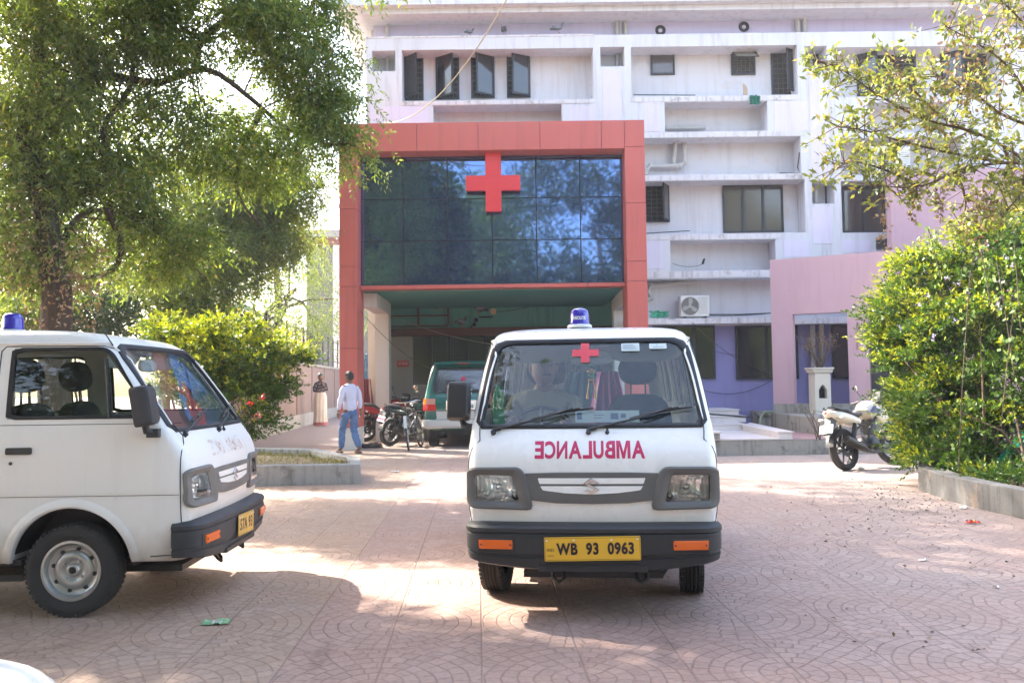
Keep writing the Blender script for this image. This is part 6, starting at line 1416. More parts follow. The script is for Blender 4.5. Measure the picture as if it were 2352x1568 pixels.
tx = text_mb('WB 02  7136', .10, .001, .003, Matrix.Translation((0, 4.282, .862)) @ Matrix.Rotation(pi, 4, 'Z') @ Matrix.Rotation(pi/2, 4, 'X'), sx=.78); tx.build('plate_lettering', INK, m)
sp = MB(); sp.prism([(3.80, 1.80), (3.98, 1.80), (4.10, 1.765), (4.11, 1.75), (3.98, 1.755), (3.85, 1.77)], -.62, .62, plane='YZ'); sp.build('spoiler', GREENP, qm, bevel=.008)
MB().box(-.12, .12, 4.105, 4.115, 1.752, 1.764).build('brake_light', REDL, qm)
ck = MB(); ck.box(-.055, .055, 4.09, 4.10, 1.425, 1.455); ck.box(-.015, .015, 4.089, 4.102, 1.385, 1.495); ck.build('pink_cross_sticker', MAGENTA, qm)
wpz = MB(); wpz.tube([(.0, 4.17, 1.13), (-.1, 4.165, 1.17), (-.35, 4.15, 1.20)], .009, 6); wpz.tube([(-.18, 4.16, 1.20), (-.55, 4.15, 1.185)], .007, 6); wpz.build('rear_wiper', BLACKP, qm)
text_mb('TOYOTA QUALIS', .045, .0005, .001, Matrix.Translation((0, 4.163, 1.125)) @ Matrix.Rotation(pi, 4, 'Z') @ Matrix.Rotation(pi/2, 4, 'X')).build('window_lettering', WHITE, qm)
for s in (-1, 1):
    for y in (.85, 3.35): wheel_parts(qm, (s*.70, y, .335), s, R=.335, W=.2, rim=.19, holes=6)
m = MB(); m.box(-.7, .7, .6, 3.9, .26, .42); m.cyl((-.6, 3.35, .30), (.6, 3.35, .30), .06); m.cyl((.45, 4.0, .3), (.45, 4.25, .29), .03); m.build('underbody', DARKM, qm)
for x in (-.33, .33):
    st_ = MB(); st_.ell((x, 3.0, 1.0), (.28, .07, .3), 18, 10); st_.ell((x, 3.03, 1.36), (.12, .05, .09), 14, 8); st_.build('seat_back', SEATM, qm, smooth=60)
m = MB(); m.box(-.7, .7, 1.1, 1.5, .9, 1.12); m.build('dashboard', M_DASH, qm)
# ================================================================ MOTORCYCLES
def moto(label, loc, rz, paint, lean=radians(8), tail=REDL, plate_txt=None, plate_mat=WHITE, decal=None, steer=.35, group=None, glow=False, muffler=True):
    """built nose at +x: rear axle at x=0, front axle x=1.32, ground z=0"""
    t = thing('motorcycle', label, 'motorcycle', loc, rz, group); t.rotation_euler = (lean, 0, rz); R = .305
    def whl(parent, x, nm, W=.11, steer_=0):
        m = MB(); h = W/2; prof = [(.225, -h*.6), (.25, -h*.95), (.28, -h), (.298, -h*.7), (.304, -h*.3), (.298, -h*.25), (.298, -h*.15), (.305, -h*.1), (.305, h*.1), (.298, h*.15), (.298, h*.25), (.304, h*.3), (.298, h*.7), (.28, h), (.25, h*.95), (.225, h*.6)]
        m.lathe(prof, axis='Y', n=44); w_ = m.build(nm, RUBBER, parent, smooth=40, loc=(x, 0, R)); w_.rotation_euler = (0, 0, steer_)
        r = MB(); r.lathe([(.23, -h*.62), (.218, -h*.5), (.212, 0), (.218, h*.5), (.23, h*.62)], axis='Y', n=40); r.cyl((0, -.06, 0), (0, .06, 0), .04, n=16)
        for i in range(6):
            a = 2*pi*i/6+.2; a2 = a+.18; r.tube([(cos(a)*.03, 0, sin(a)*.03), (cos(a2)*.13, .012, sin(a2)*.13), (cos(a)*.218, 0, sin(a)*.218)], [.018, .012, .014], 6)
        r.lathe([(.055, -.062), (.115, -.062), (.115, -.057), (.055, -.057)], axis='Y', n=28, closed=True); r.build('rim', DARKM, w_, smooth=40); return w_
    whl(t, 0, 'rear_wheel', .12); whl(t, 1.32, 'front_wheel', .10, steer)
    fr = MB()     # frame, swingarm, engine
    for s in (-1, 1):
        fr.tube([(0, s*.075, R), (.45, s*.085, .36)], .022, 8); fr.tube([(.45, s*.1, .33), (.55, s*.12, .55), (.95, s*.09, .82), (1.08, 0, .88)], .02, 8); fr.tube([(.45, s*.1, .62), (-.12, s*.09, .80)], .015, 6)
        fr.tube([(.05, s*.12, R+.03), (.2, s*.125, .66)], .028, 10); fr.tube([(.08, s*.12, R+.08), (.19, s*.125, .62)], .038, 10)
        fr.tube([(.38, s*.14, .34), (.35, s*.24, .33)], .014, 6); fr.tube([(.62, s*.12, .32), (.62, s*.27, .31)], .016, 6)
    fr.build('frame', DARKM, t, smooth=45)
    en = MB(); en.ell((.62, 0, .36), (.20, .15, .13), 20, 12); en.ell((.60, .13, .36), (.11, .04, .10), 16, 8); en.ell((.62, -.13, .36), (.12, .04, .11), 16, 8)
    for k in range(9): en.box(.66, .86, -.10, .10, .46+k*.022, .472+k*.022, Matrix.Translation((.0, 0, 0)))
    en.box(.69, .83, -.07, .07, .42, .70); en.build('engine', M_ENG, t, smooth=45)
    if muffler:
        ex = MB(); ex.tube([(.88, 0, .52), (.95, -.08, .38), (.80, -.13, .24), (.5, -.15, .22), (.28, -.16, .27)], .024, 10); ex.tube([(.34, -.165, .25), (.22, -.17, .30), (-.14, -.185, .43), (-.18, -.186, .445)], [.035, .062, .062, .050], 20)
        ex.lathe([(.02, 0), (.05, 0)], (0, 0, 0), 'X', 12) if 0 else None; e_ = ex.build('exhaust', M_EXH, t, smooth=50)
        m = MB(); m.tube([(-.181, -.186, .4455), (-.186, -.186, .447)], [.030, .030], 16); m.build('exhaust_tip', VOIDM, e_)
    tk = MB()
    def tf(d): return 1+(.25*d.x if d.z > 0 else .05)-.18*max(0, -d.x)
    mt = Matrix.Translation((.74, 0, .86)) @ Matrix.Rotation(radians(8), 4, 'Y'); tk.ell((0, 0, 0), (.28, .145, .145), 28, 16, mt, tf)
    for s in (-1, 1): tk.ell((.98, s*.12, .76), (.18, .05, .12), 16, 10)
    tko = tk.build('fuel_tank', paint, t, smooth=60)
    if decal:
        for s in (-1, 1):
            d = MB(); P = [(.56, .80), (.70, .90), (.84, .86), (.98, .78), (.72, .80), (.60, .77)]; P2 = [(.60, .815), (.72, .915), (.80, .90), (.70, .83)]
            for PP in (P, P2): d.prism(PP, s*.155 if s > 0 else -.163, s*.163 if s > 0 else -.155)
            dd = d.build('tank_decal', decal, tko)
    st = MB(); st.tube([(.50, 0, .80), (.38, 0, .785), (.22, 0, .80), (.12, 0, .86), (-.10, 0, .885), (-.22, 0, .875)], [.09, .125, .12, .11, .095, .04], 18, flat=.42); st.build('seat', M_SEAT2, t, smooth=60)
    tl = MB(); tl.tube([(.38, 0, .69), (.18, 0, .735), (-.05, 0, .785), (-.22, 0, .825), (-.30, 0, .845)], [.12, .14, .13, .09, .04], 20, flat=.72); tlo = tl.build('tail_panel', paint, t, smooth=60)
    lm = MB(); lm.tube([(-.225, 0, .822), (-.275, 0, .838), (-.318, 0, .848)], [.073, .052, .012], 18, flat=.60); lm.build('tail_light', tail, tlo, smooth=60)
    for s in (-1, 1):
        g = MB(); g.tube([(-.16, s*.04, .76), (-.17, s*.15, .755)], .008, 6); g.ell((-.175, s*.175, .755), (.025, .045, .02), 12, 8); g.build('turn_signal', CLEARL, t, smooth=60)
        g = MB(); g.tube([(-.02, s*.10, .87), (-.20, s*.09, .91), (-.26, s*.03, .92)], .011, 8); g.build('grab_rail', DARKM, t, smooth=60)
    fe = MB(); pts = [(cos(a)*(R+.03), sin(a)*(R+.03)+R) for a in np.linspace(radians(100), radians(172), 12)]
    fe.strip([(x, -.065, z) for x, z in pts], [(x, .065, z) for x, z in pts]); fe.prism([(-.24, .78), (-.10, .74), (-.16, .66), (-.33, .50), (-.36, .50), (-.28, .70)], -.05, .05); fe.build('mudguard', BLACKP, t)
    if plate_txt is not None:
        M = Matrix.Translation((-.335, 0, .61)) @ Matrix.Rotation(radians(22), 4, 'Y'); p = MB().box(-.004, .004, -.11, .11, -.065, .065, M).build('number_plate', plate_mat, t, bevel=.004)
        if plate_txt: text_mb(plate_txt, .052, .0005, .0015, M @ Matrix.Translation((-.0055, 0, 0)) @ Matrix.Rotation(-pi/2, 4, 'Z') @ Matrix.Rotation(pi/2, 4, 'X'), sx=.85).build('plate_lettering', MAGENTA, p)
    ff = MB(); SM = Matrix.Translation((1.10, 0, .80)) @ Matrix.Rotation(steer, 4, 'Z') @ Matrix.Translation((-1.10, 0, -.80))
    for s in (-1, 1): ff.tube([(1.32, s*.085, R), (1.08, s*.085, .92)], [.026, .018], 10, M=SM)
    ff.build('fork', STEEL, t, smooth=50)
    mg = MB(); pts = [(1.32+cos(a)*(R+.025), R+sin(a)*(R+.025)) for a in np.linspace(radians(30), radians(140), 14)]
    rows = [[SM @ Vector((x, y, z-abs(y)*.3)) for x, z in pts] for y in (-.06, -.03, 0, .03, .06)]
    for A, B in zip(rows, rows[1:]): mg.strip(A, B)
    mg.build('front_mudguard', paint, t, smooth=60)
    hl = MB(); hl.ell((1.17, 0, .93), (.12, .13, .13), 20, 12, SM); hl.prism([(1.05, .98), (1.12, 1.13), (1.20, 1.10), (1.26, .97)], -.09, .09, SM); hl.build('headlamp_cowl', BLACKP, t, smooth=60)
    cp = MB(); cp.cyl((1.085, .04, 1.03), (1.075, .04, 1.045), .045, n=20, M=SM); cp.cyl((1.085, -.05, 1.03), (1.075, -.05, 1.045), .04, n=20, M=SM); cp.build('instrument_cluster', M_SIMPLE_GREY, t)
    hb = MB(); hb.tube([(.90, .36, 1.0), (.96, .30, 1.02), (1.04, .12, .98), (1.06, 0, .975), (1.04, -.12, .98), (.96, -.30, 1.02), (.90, -.36, 1.0)], .011, 8, M=SM)
    for s in (-1, 1): hb.tube([(.965, s*.25, 1.018), (.90, s*.36, 1.0)], .018, 10, M=SM); hb.tube([(1.0, s*.2, 1.02), (.98, s*.33, 1.03)], .006, 5, M=SM)
    hbo = hb.build('handlebar', BLACKP, t, smooth=50)
    for s in (-1, 1):
        g = MB(); g.tube([(1.0, s*.2, 1.03), (1.0, s*.27, 1.13), (.99, s*.31, 1.20)], .006, 6, M=SM); g.build('mirror_stalk', DARKM, hbo)
        g = MB(); g.ell((.985, s*.33, 1.235), (.012, .065, .045), 18, 10, SM); g.build('mirror', M_MIRR, hbo, smooth=60)
    sd = MB(); sd.tube([(.45, .13, .30), (.42, .30, .02)], .012, 6); sd.build('side_stand', DARKM, t)
    return t
M_ENG = M_simple('engine_metal', (.05, .05, .05), .45, .5); M_EXH = M_simple('dull_exhaust', (.045, .04, .032), .38, .6, var=.3); M_SEAT2 = M_simple('vinyl_seat', (.03, .028, .03), .55, bump=.15, bscale=200); CLEARL = M_simple('clear_lens', (.65, .65, .62), .15, .3); M_SIMPLE_GREY = M_simple('dial_face', (.45, .50, .50), .2)
M_MIRR = M_simple('bike_mirror_glass', (.55, .62, .50), .08, 1.0)
CREAM = M_paint('cream_bike_paint', (.78, .71, .57), .2, rough=.22, coat=1); BLK = M_simple('gloss_black', (.02, .02, .022), .2, coat=1); NAVY = M_simple('navy_decal', (.035, .04, .12), .4); REDB = M_simple('red_bike_paint', (.45, .02, .025), .25, coat=1)
g0 = gnd(1952, 1084)
moto('cream white motorcycle parked half inside the big hedge, rear towards the viewer', (g0.x+.06, g0.y+.25, 0), radians(36), CREAM, radians(-9), REDL, '', WHITE, NAVY, steer=radians(-22))
MG_ = 'two-wheelers parked beside the porch column'
g1 = gnd(895, 1026); g2 = gnd(868, 1018)
GLOWR = M_simple('lit_red_lens', (.75, .02, .015), .2)
moto('black motorcycle with a pink plate, middle of the two-wheelers by the porch column', (g1.x-.06, g1.y+.35, 0), radians(52), BLK, radians(10), GLOWR, 'WB 93 4415', M_simple('pale_pink_plate', (.60, .50, .58), .5), None, steer=radians(20), group=MG_)
moto('black and red motorcycle nearest the portal column', (g2.x-.42, g2.y+.75, 0), radians(47), REDB, radians(9), REDL, None, WHITE, BLK, steer=radians(25), group=MG_, muffler=False)
# bicycle
def bicycle(label, loc, rz):
    t = thing('bicycle', label, 'bicycle', loc, rz, MG_); t.rotation_euler = (radians(6), 0, rz); R = .34
    for x, nm, st in ((0, 'rear_wheel', 0), (1.1, 'front_wheel', radians(12))):
        m = MB(); m.lathe([(R-.012+.018*cos(a), .018*sin(a)) for a in np.linspace(0, 2*pi, 9)[:-1]], axis='Y', n=44, closed=True); w_ = m.build(nm, RUBBER, t, smooth=60, loc=(x, 0, R)); w_.rotation_euler = (0, 0, st)
        r = MB(); r.lathe([(R-.045, -.014), (R-.028, -.014), (R-.028, .014), (R-.045, .014)], axis='Y', n=44, closed=True); r.cyl((0, -.05, 0), (0, .05, 0), .022, n=12)
        for i in range(28): a = 2*pi*i/28; s = 1 if i % 2 else -1; r.tube([(cos(a+.25*s)*.02, s*.03, sin(a+.25*s)*.02), (cos(a)*(R-.04), 0, sin(a)*(R-.04))], .0018, 4, False)
        r.build('rim', CHROME, w_, smooth=50)
        mg = MB(); rows = [[Vector((cos(a)*(R+.025-abs(y)*.2), y, sin(a)*(R+.025-abs(y)*.2))) for a in np.linspace(radians(20 if x else 10), radians(150 if x else 190), 16)] for y in (-.03, 0, .03)]
        for A, B in zip(rows, rows[1:]): mg.strip(A, B)
        mg.build('mudguard', M_simple('worn_white_guard', (.55, .54, .52), .5) if x else BLK, w_, smooth=60)
    f = MB(); hd = (.98, 0, .86)
    for p in ([(.42, 0, .30), (.30, 0, .82)], [(.42, 0, .30), (.95, 0, .74)], [(.33, 0, .80), hd], [(0, .05, R), (.32, .02, .78)], [(0, -.05, R), (.32, -.02, .78)], [(0, .05, R), (.42, .03, .30)], [(0, -.05, R), (.42, -.03, .30)], [(.94, 0, .72), (.99, 0, .92)], [(1.1, .05, R), (1.0, .05, .70)], [(1.1, -.05, R), (1.0, -.05, .70)], [(1.0, -.05, .70), (1.0, .05, .70)]): f.tube(p, .013, 8)
    f.build('frame', BLK, t, smooth=50)
    h = MB(); h.tube([(.80, .27, .98), (.92, .24, .99), (1.0, .08, .97), (1.0, -.08, .97), (.92, -.24, .99), (.80, -.27, .98)], .010, 8); h.tube([(1.0, 0, .97), (.99, 0, .90)], .012, 8); h.build('handlebar', CHROME, t, smooth=50)
    h = MB(); h.tube([(.18, 0, .93), (.32, 0, .93), (.46, 0, .91)], [.10, .08, .02], 14, flat=.4); h.cyl((.29, 0, .8), (.29, 0, .9), .013); h.build('saddle', M_SEAT2, t, smooth=60)
    h = MB(); h.cyl((.42, -.04, .30), (.42, .04, .30), .03); h.lathe([(.085, -.05), (.09, -.05), (.09, -.045), (.085, -.045)], (.42, 0, .30), 'Y', 24, closed=True); h.box(.34, .44, .06, .14, .15, .17); h.box(.42, .5, -.14, -.06, .43, .45); h.build('crankset', DARKM, t)
    h = MB(); h.box(-.22, .15, -.06, .06, .74, .755); h.tube([(0, .06, R), (-.1, .06, .74)], .006, 5); h.tube([(0, -.06, R), (-.1, -.06, .74)], .006, 5); h.build('carrier', DARKM, t)
    return t
g3 = gnd(941, 1034); bicycle('old black bicycle facing the viewer, right of the parked motorcycles', (g3.x+.12, g3.y+1.05, 0), radians(-97))
# ================================================================ NEAR WHITE CAR, only its bonnet corner in view
CT = [(.22, .14, 3.5, .74, .25), (.35, .06, 3.55, .78, .26), (.50, .03, 3.56, .80, .28), (.62, .08, 3.56, .80, .30), (.70, .22, 3.55, .79, .32), (.77, .55, 3.53, .77, .30), (.83, .90, 3.5, .74, .2), (.92, 1.02, 3.45, .72, .15), (1.2, 1.30, 3.3, .62, .14), (1.36, 1.55, 3.15, .55, .14), (1.42, 1.8, 2.9, .42, .15), (1.43, 2.1, 2.6, .2, .1)]
CH = Hull(CT, .12); CZ = [.22, .28, .35, .42, .5, .56, .62, .66, .70, .735, .77, .80, .83, .87, .92, 1.0, 1.1, 1.2, 1.3, 1.36, 1.4, 1.42, 1.43]
nc = thing('white_car', 'white car whose bonnet corner pokes in at the bottom left', 'car', (-1.83, 2.31, 0), pi)
cuts = []
for s in (-1, 1):
    for y in (.62, 2.85): cuts.append(MB().cyl((s*.5, y, .28), (s*1.1, y, .28), .32, n=40))
for q in (rpoly([(1.25, .95), (2.1, .95), (2.1, 1.32), (1.55, 1.32)], .04), rpoly([(2.2, .95), (3.1, .95), (2.95, 1.32), (2.2, 1.32)], .04)): cuts.append(MB().prism(q, -1.2, 1.2, plane='YZ'))
wc = rpoly([(-.62, .95), (.62, .95), (.52, 1.32), (-.52, 1.32)], .05); cuts.append(MB().prism(wc, .6, 1.7))
cb = hull_body(CH, CZ, 'body', [PAINT, LINING], nc, cuts, .04, .3)
patch(MB(), polar(wc, 48, Vector((0, 1.13))), CH.front, -.01, -.02).build('windscreen', GLASS, cb, smooth=60)
for s in (-1, 1):
    q = rpoly([(s*.42, .50), (s*.66, .52), (s*.66, .62), (s*.45, .61)], .03); patch(MB(), dens(q, .03), CH.front, .006, -.01).build('headlight', CLEARL, cb, smooth=50)
    for y in (.62, 2.85): wheel_parts(nc, (s*.70, y, .268), s, R=.268, W=.155)
m = MB(); m.box(-.7, .7, .3, 3.3, .20, .3); m.build('underbody', DARKM, nc)
# ================================================================ PEOPLE
def skin_obj(name, nodes, edges, mat, parent=None, sub=2, root=0):
    """one continuous skinned surface: nodes {key: (x, y, z, rx, ry)}"""
    keys = list(nodes); bm = bmesh.new(); sl_ = bm.verts.layers.skin.verify(); V = {}
    for k in keys:
        n = nodes[k]; v = bm.verts.new(n[:3]); v[sl_].radius = (n[3], n[4] if len(n) > 4 else n[3]); V[k] = v
    for a, b in edges: bm.edges.new((V[a], V[b]))
    V[keys[root]][sl_].use_root = True
    me = bpy.data.meshes.new(name); bm.to_mesh(me); bm.free(); o = bpy.data.objects.new(name, me); COL.objects.link(o)
    s = o.modifiers.new('skin', 'SKIN'); s.use_smooth_shade = True; s.branch_smoothing = .3; q = o.modifiers.new('sub', 'SUBSURF'); q.levels = sub; q.render_levels = sub
    dg = bpy.context.evaluated_depsgraph_get(); dg.update(); m2 = bpy.data.meshes.new_from_object(o.evaluated_get(dg)); o.modifiers.clear(); o.data = m2
    m2.materials.clear(); m2.materials.append(mat)
    if parent is not None: o.parent = parent
    return o
def head_fn(d):
    """a head's outline: d unit vector, face towards -y"""
    k = 1.0; f = max(0, -d.y)
    k += .10*max(0, -d.z)*f-.16*max(0, -d.z)*max(0, d.y)      # chin forward, nape in
    k -= .10*abs(d.x)**2*max(0, -d.z)
    if f > .8 and abs(d.x) < .20: k += .13*(1-abs(d.x)/.20)*exp(-((d.z+.12)/.17)**2)*((f-.8)/.2)     # nose
    for s in (-1, 1): k -= .055*exp(-((d.x-s*.33)/.14)**2-((d.z-.12)/.10)**2)*f*1.2                     # eye sockets
    k += .03*exp(-((d.z-.28)/.08)**2)*f*(abs(d.x) < .55)
    k -= .03*exp(-((d.z+.42)/.03)**2)*f*(abs(d.x) < .25); k += .03*exp(-((d.z+.48)/.05)**2)*f*(abs(d.x) < .25)
    return k
def merge_into(o, mb, mats=None):
    """join extra surfaces (head, hands) to a body mesh so that the body stays one object"""
    bm = bmesh.new(); bm.from_mesh(o.data); b = [bm.verts.new(p) for p in mb.v]
    for f, mi in zip(mb.f, mb.m):
        try: q = bm.faces.new([b[i] for i in f]); q.smooth = True; q.material_index = mi
        except ValueError: pass
    bm.to_mesh(o.data); bm.free(); o.data.update(); return o
def add_head(mb, M, sc=1.0):
    mb.ell((0, 0, 0), (.078*sc, .098*sc, .118*sc), 40, 28, M, head_fn)
    for s in (-1, 1):
        mb.ell((s*.080*sc, .005, -.005), (.010, .020, .032), 12, 8, M)
        mb.ell((s*.030*sc, -.088*sc, .016*sc), (.013, .008, .008), 10, 6, M)
    mb.tube([M @ Vector((-.022, -.099*sc, -.052*sc)), M @ Vector((0, -.106*sc, -.055*sc)), M @ Vector((.022, -.099*sc, -.052*sc))], [.003, .007, .003], 8)
def hair_cap(M, sc=1.0, length=0.0):
    m = MB()
    def fn(d):
        k = head_fn(d)*1.07+.02*noise.noise(d*9); lim = .30-.55*max(0, d.y)-length
        if d.z < lim-.15*(1-abs(d.x)) and d.y < .3: k *= .90
        if d.z < -.55+.0: k *= .86
        return k
    m.ell((0, .004, .004), (.079*sc, .099*sc, .119*sc), 40, 28, M, fn); return m
def hand(mb, M, s=1, curl=.5):
    """palm, four fingers of unequal length with a bend at each knuckle, and a thumb off the side; fingers hang along -z"""
    mb.ell((0, 0, -.045), (.016, .040, .050), 14, 10, M)
    for i, (y, L) in enumerate(((-.030, .068), (-.010, .080), (.011, .075), (.030, .058))):
        c = curl*(1+.12*i); p = Vector((0, y, -.082)); pts = [p]; a = c*.5
        for q in (.45, .32, .23): p = p+Vector((s*sin(a), 0, -cos(a)))*L*q; pts.append(p); a += c
        mb.tube(pts, [.0095, .0088, .0078, .006], 8, True, M)
    p = Vector((s*.006, -.034, -.030)); mb.tube([p, p+Vector((s*.012, -.022, -.022)), p+Vector((s*.016, -.028, -.050))], [.012, .010, .007], 8, True, M)
def cloth_noise(o, amp, sc, seed=0.0, vert=1.0):
    for v in o.data.vertices:
        n = noise.noise(Vector((v.co.x*sc+seed, v.co.y*sc, v.co.z*sc*vert))); n2 = noise.noise(Vector((v.co.x*sc*2.3+seed, v.co.y*sc*2.3, v.co.z*sc*vert*2)))
        v.co += v.normal*(n+.5*n2)*amp
    o.data.update()
# ---- the man in a white shirt walking past the portal column, seen from behind
gm = gnd(806, 1041); SHIRT = M_fabric('pale_shirt', (.62, .60, .72), 50, .08); JEANS = M_fabric('faded_jeans', (.10, .17, .32), 60, .35); SHOE = M_simple('brown_sandal', (.10, .045, .03), .6)
man = thing('person', 'person in a pale shirt and blue jeans walking away past the portal column', 'person', (gm.x-.02, gm.y, 0), radians(40)); man.scale = (.95, .95, .94)
# body faces +y (away); height 1.68
bn = {'pelvis': (0, 0, .90, .125, .10), 'waist': (0, .0, 1.02, .115, .09), 'chest': (0, .01, 1.22, .145, .10), 'neckb': (0, .0, 1.40, .09, .08), 'neck': (0, .01, 1.45, .052, .052), 'skull': (0, .02, 1.52, .055, .055),
      'ls': (-.155, .0, 1.37, .052), 'le': (-.225, -.03, 1.10, .040), 'lw': (-.245, .04, .86, .027), 'rs': (.155, .0, 1.37, .052), 're': (.215, -.05, 1.11, .040), 'rw': (.235, -.02, .87, .027),
      'lh': (-.09, .0, .86, .085), 'lk': (-.10, .15, .48, .056), 'la': (-.10, .17, .11, .038), 'lt': (-.11, .30, .045, .034), 'rh': (.09, 0, .86, .085), 'rk': (.10, .02, .47, .056), 'ra': (.12, -.20, .12, .038), 'rt': (.12, -.07, .045, .034)}
be = [('pelvis', 'waist'), ('waist', 'chest'), ('chest', 'neckb'), ('neckb', 'neck'), ('neck', 'skull'), ('neckb', 'ls'), ('ls', 'le'), ('le', 'lw'), ('neckb', 'rs'), ('rs', 're'), ('re', 'rw'), ('pelvis', 'lh'), ('lh', 'lk'), ('lk', 'la'), ('la', 'lt'), ('pelvis', 'rh'), ('rh', 'rk'), ('rk', 'ra'), ('ra', 'rt')]
shr = {k: (*v[:3], *[q*.92 for q in v[3:]]) for k, v in bn.items()}
bo = skin_obj('body', shr, be, SKIN, man); mb = MB(); HM = Matrix.Translation((0, .02, 1.585)) @ Matrix.Rotation(pi+radians(18), 4, 'Z'); add_head(mb, HM)
hand(mb, Matrix.Translation((-.247, .045, .86)) @ Matrix.Rotation(radians(8), 4, 'X'), 1, .5); hand(mb, Matrix.Translation((.237, -.02, .87)) @ Matrix.Rotation(radians(-6), 4, 'X'), -1, .5); merge_into(bo, mb)
hair_cap(HM).build('hair', HAIR, man, smooth=60)
sn = {k: bn[k] for k in ('chest', 'neckb')}; sn.update({'waist': (0, 0, 1.02, .15, .115), 'hem': (0, 0, .84, .165, .13), 'ls': (-.15, 0, 1.37, .072), 'le': (-.228, -.03, 1.10, .062), 'lw': (-.247, .035, .895, .047), 'rs': (.15, 0, 1.37, .072), 're': (.218, -.05, 1.11, .062), 'rw': (.236, -.02, .90, .047), 'col': (0, .005, 1.455, .062, .06), 'chest': (0, .01, 1.22, .172, .122), 'neckb': (0, 0, 1.38, .10, .085)})
so_ = skin_obj('shirt', sn, [('hem', 'waist'), ('waist', 'chest'), ('chest', 'neckb'), ('neckb', 'col'), ('neckb', 'ls'), ('ls', 'le'), ('le', 'lw'), ('neckb', 'rs'), ('rs', 're'), ('re', 'rw')], SHIRT, man, 3); cloth_noise(so_, .016, 8, 3, .7)
tn = {'pelvis': (0, 0, .90, .135, .115), 'lh': (-.09, 0, .83, .100), 'lk': (-.10, .145, .48, .078), 'la': (-.10, .165, .10, .066), 'rh': (.09, 0, .83, .100), 'rk': (.10, .02, .47, .078), 'ra': (.12, -.185, .11, .066), 'w': (0, 0, .97, .13, .11)}
tr_ = skin_obj('jeans', tn, [('w', 'pelvis'), ('pelvis', 'lh'), ('lh', 'lk'), ('lk', 'la'), ('pelvis', 'rh'), ('rh', 'rk'), ('rk', 'ra')], JEANS, man, 3); cloth_noise(tr_, .016, 11, 8, 1.6)
for x, y in ((-.105, .24), (.12, -.13)): m = MB(); m.ell((x, y, .03), (.048, .135, .03), 18, 10, None, lambda d: 1 if d.z > 0 else (1 if abs(d.z) < .6 else .8)); m.build('sandal', SHOE, man, smooth=60)
# ---- the woman in a sari by the lane wall
gw_ = gnd(736, 979); SARI = M_fabric('cream_sari', (.52, .45, .40), 50, .15, pat=((.36, .26, .24), 26, .12)); BLOUSE = M_fabric('dark_flowered_shawl', (.03, .03, .045), 50, .2, pat=((.32, .27, .27), 16, .22)); BORD = M_fabric('rose_border', (.32, .11, .12), 50)
wo = thing('person', 'person in a cream sari and dark flowered shawl standing by the lane wall', 'person', (gw_.x, gw_.y, 0), radians(20)); wo.scale = (1.12, 1.12, 1.12)
wn_ = {'pelvis': (0, 0, .82, .12, .10), 'waist': (0, 0, .96, .10, .08), 'chest': (0, 0, 1.14, .125, .09), 'neckb': (0, 0, 1.28, .075, .07), 'neck': (0, 0, 1.33, .043), 'skull': (0, -.01, 1.40, .05), 'ls': (-.13, 0, 1.26, .045), 'le': (-.19, -.02, 1.04, .036), 'lw': (-.03, -.17, 1.06, .025), 'rs': (.13, 0, 1.26, .045), 're': (.18, -.05, 1.05, .036), 'rw': (.03, -.13, 1.28, .025), 'lh': (-.08, 0, .78, .08), 'lk': (-.08, 0, .43, .05), 'la': (-.08, 0, .09, .033), 'lt': (-.09, -.12, .03, .03), 'rh': (.08, 0, .78, .08), 'rk': (.08, 0, .43, .05), 'ra': (.08, 0, .09, .033), 'rt': (.10, -.12, .03, .03)}
bo = skin_obj('body', wn_, be, SKIN, wo); mb = MB(); HM = Matrix.Translation((0, -.02, 1.455)) @ Matrix.Rotation(radians(-12), 4, 'Z'); add_head(mb, HM, .95)
hand(mb, Matrix.Translation((.03, -.13, 1.28)) @ Matrix.Rotation(pi, 4, 'X'), 1, .7); hand(mb, Matrix.Translation((-.03, -.17, 1.06)) @ Matrix.Rotation(radians(-90), 4, 'Y'), 1, .7); merge_into(bo, mb); hair_cap(HM, .96, .1).build('hair', HAIR, wo, smooth=60)
def skirt(o_name, prof, mat, par, pleats=11, seed=0, squash=.75):
    m = MB(); n = 66; vs = []
    for k, (r, z) in enumerate(prof):
        for j in range(n):
            a = 2*pi*j/n; q = 1+.075*sin(a*pleats+seed+k*.25)*(k/len(prof))+.05*noise.noise(Vector((cos(a)*2, sin(a)*2, z*5+seed))); vs.append((cos(a)*r*q, sin(a)*r*q*squash, z))
    K = len(prof); m.add(vs, [(i*n+j, i*n+(j+1) % n, (i+1)*n+(j+1) % n, (i+1)*n+j) for i in range(K-1) for j in range(n)]); return m.build(o_name, mat, par, smooth=70)
skirt('sari', [(.125, 1.02), (.16, .95), (.185, .84), (.19, .70), (.185, .50), (.185, .30), (.20, .13)], SARI, wo); skirt('sari_border', [(.201, .128), (.205, .08), (.21, .035)], BORD, wo, seed=1.6)
sn = {'chest': (0, 0, 1.14, .155, .12), 'waist': (0, 0, .98, .15, .12), 'neckb': (0, 0, 1.27, .10, .09), 'ls': (-.13, 0, 1.25, .065), 'le': (-.19, -.02, 1.04, .06), 'lw': (-.08, -.13, 1.05, .04), 'rs': (.13, 0, 1.25, .065), 're': (.18, -.05, 1.05, .06), 'rw': (.08, -.11, 1.18, .04), 'col': (0, .01, 1.33, .06)}
s2 = skin_obj('shawl', sn, [('waist', 'chest'), ('chest', 'neckb'), ('neckb', 'col'), ('neckb', 'ls'), ('ls', 'le'), ('le', 'lw'), ('neckb', 'rs'), ('rs', 're'), ('re', 'rw')], BLOUSE, wo, 3); cloth_noise(s2, .014, 9, 5)
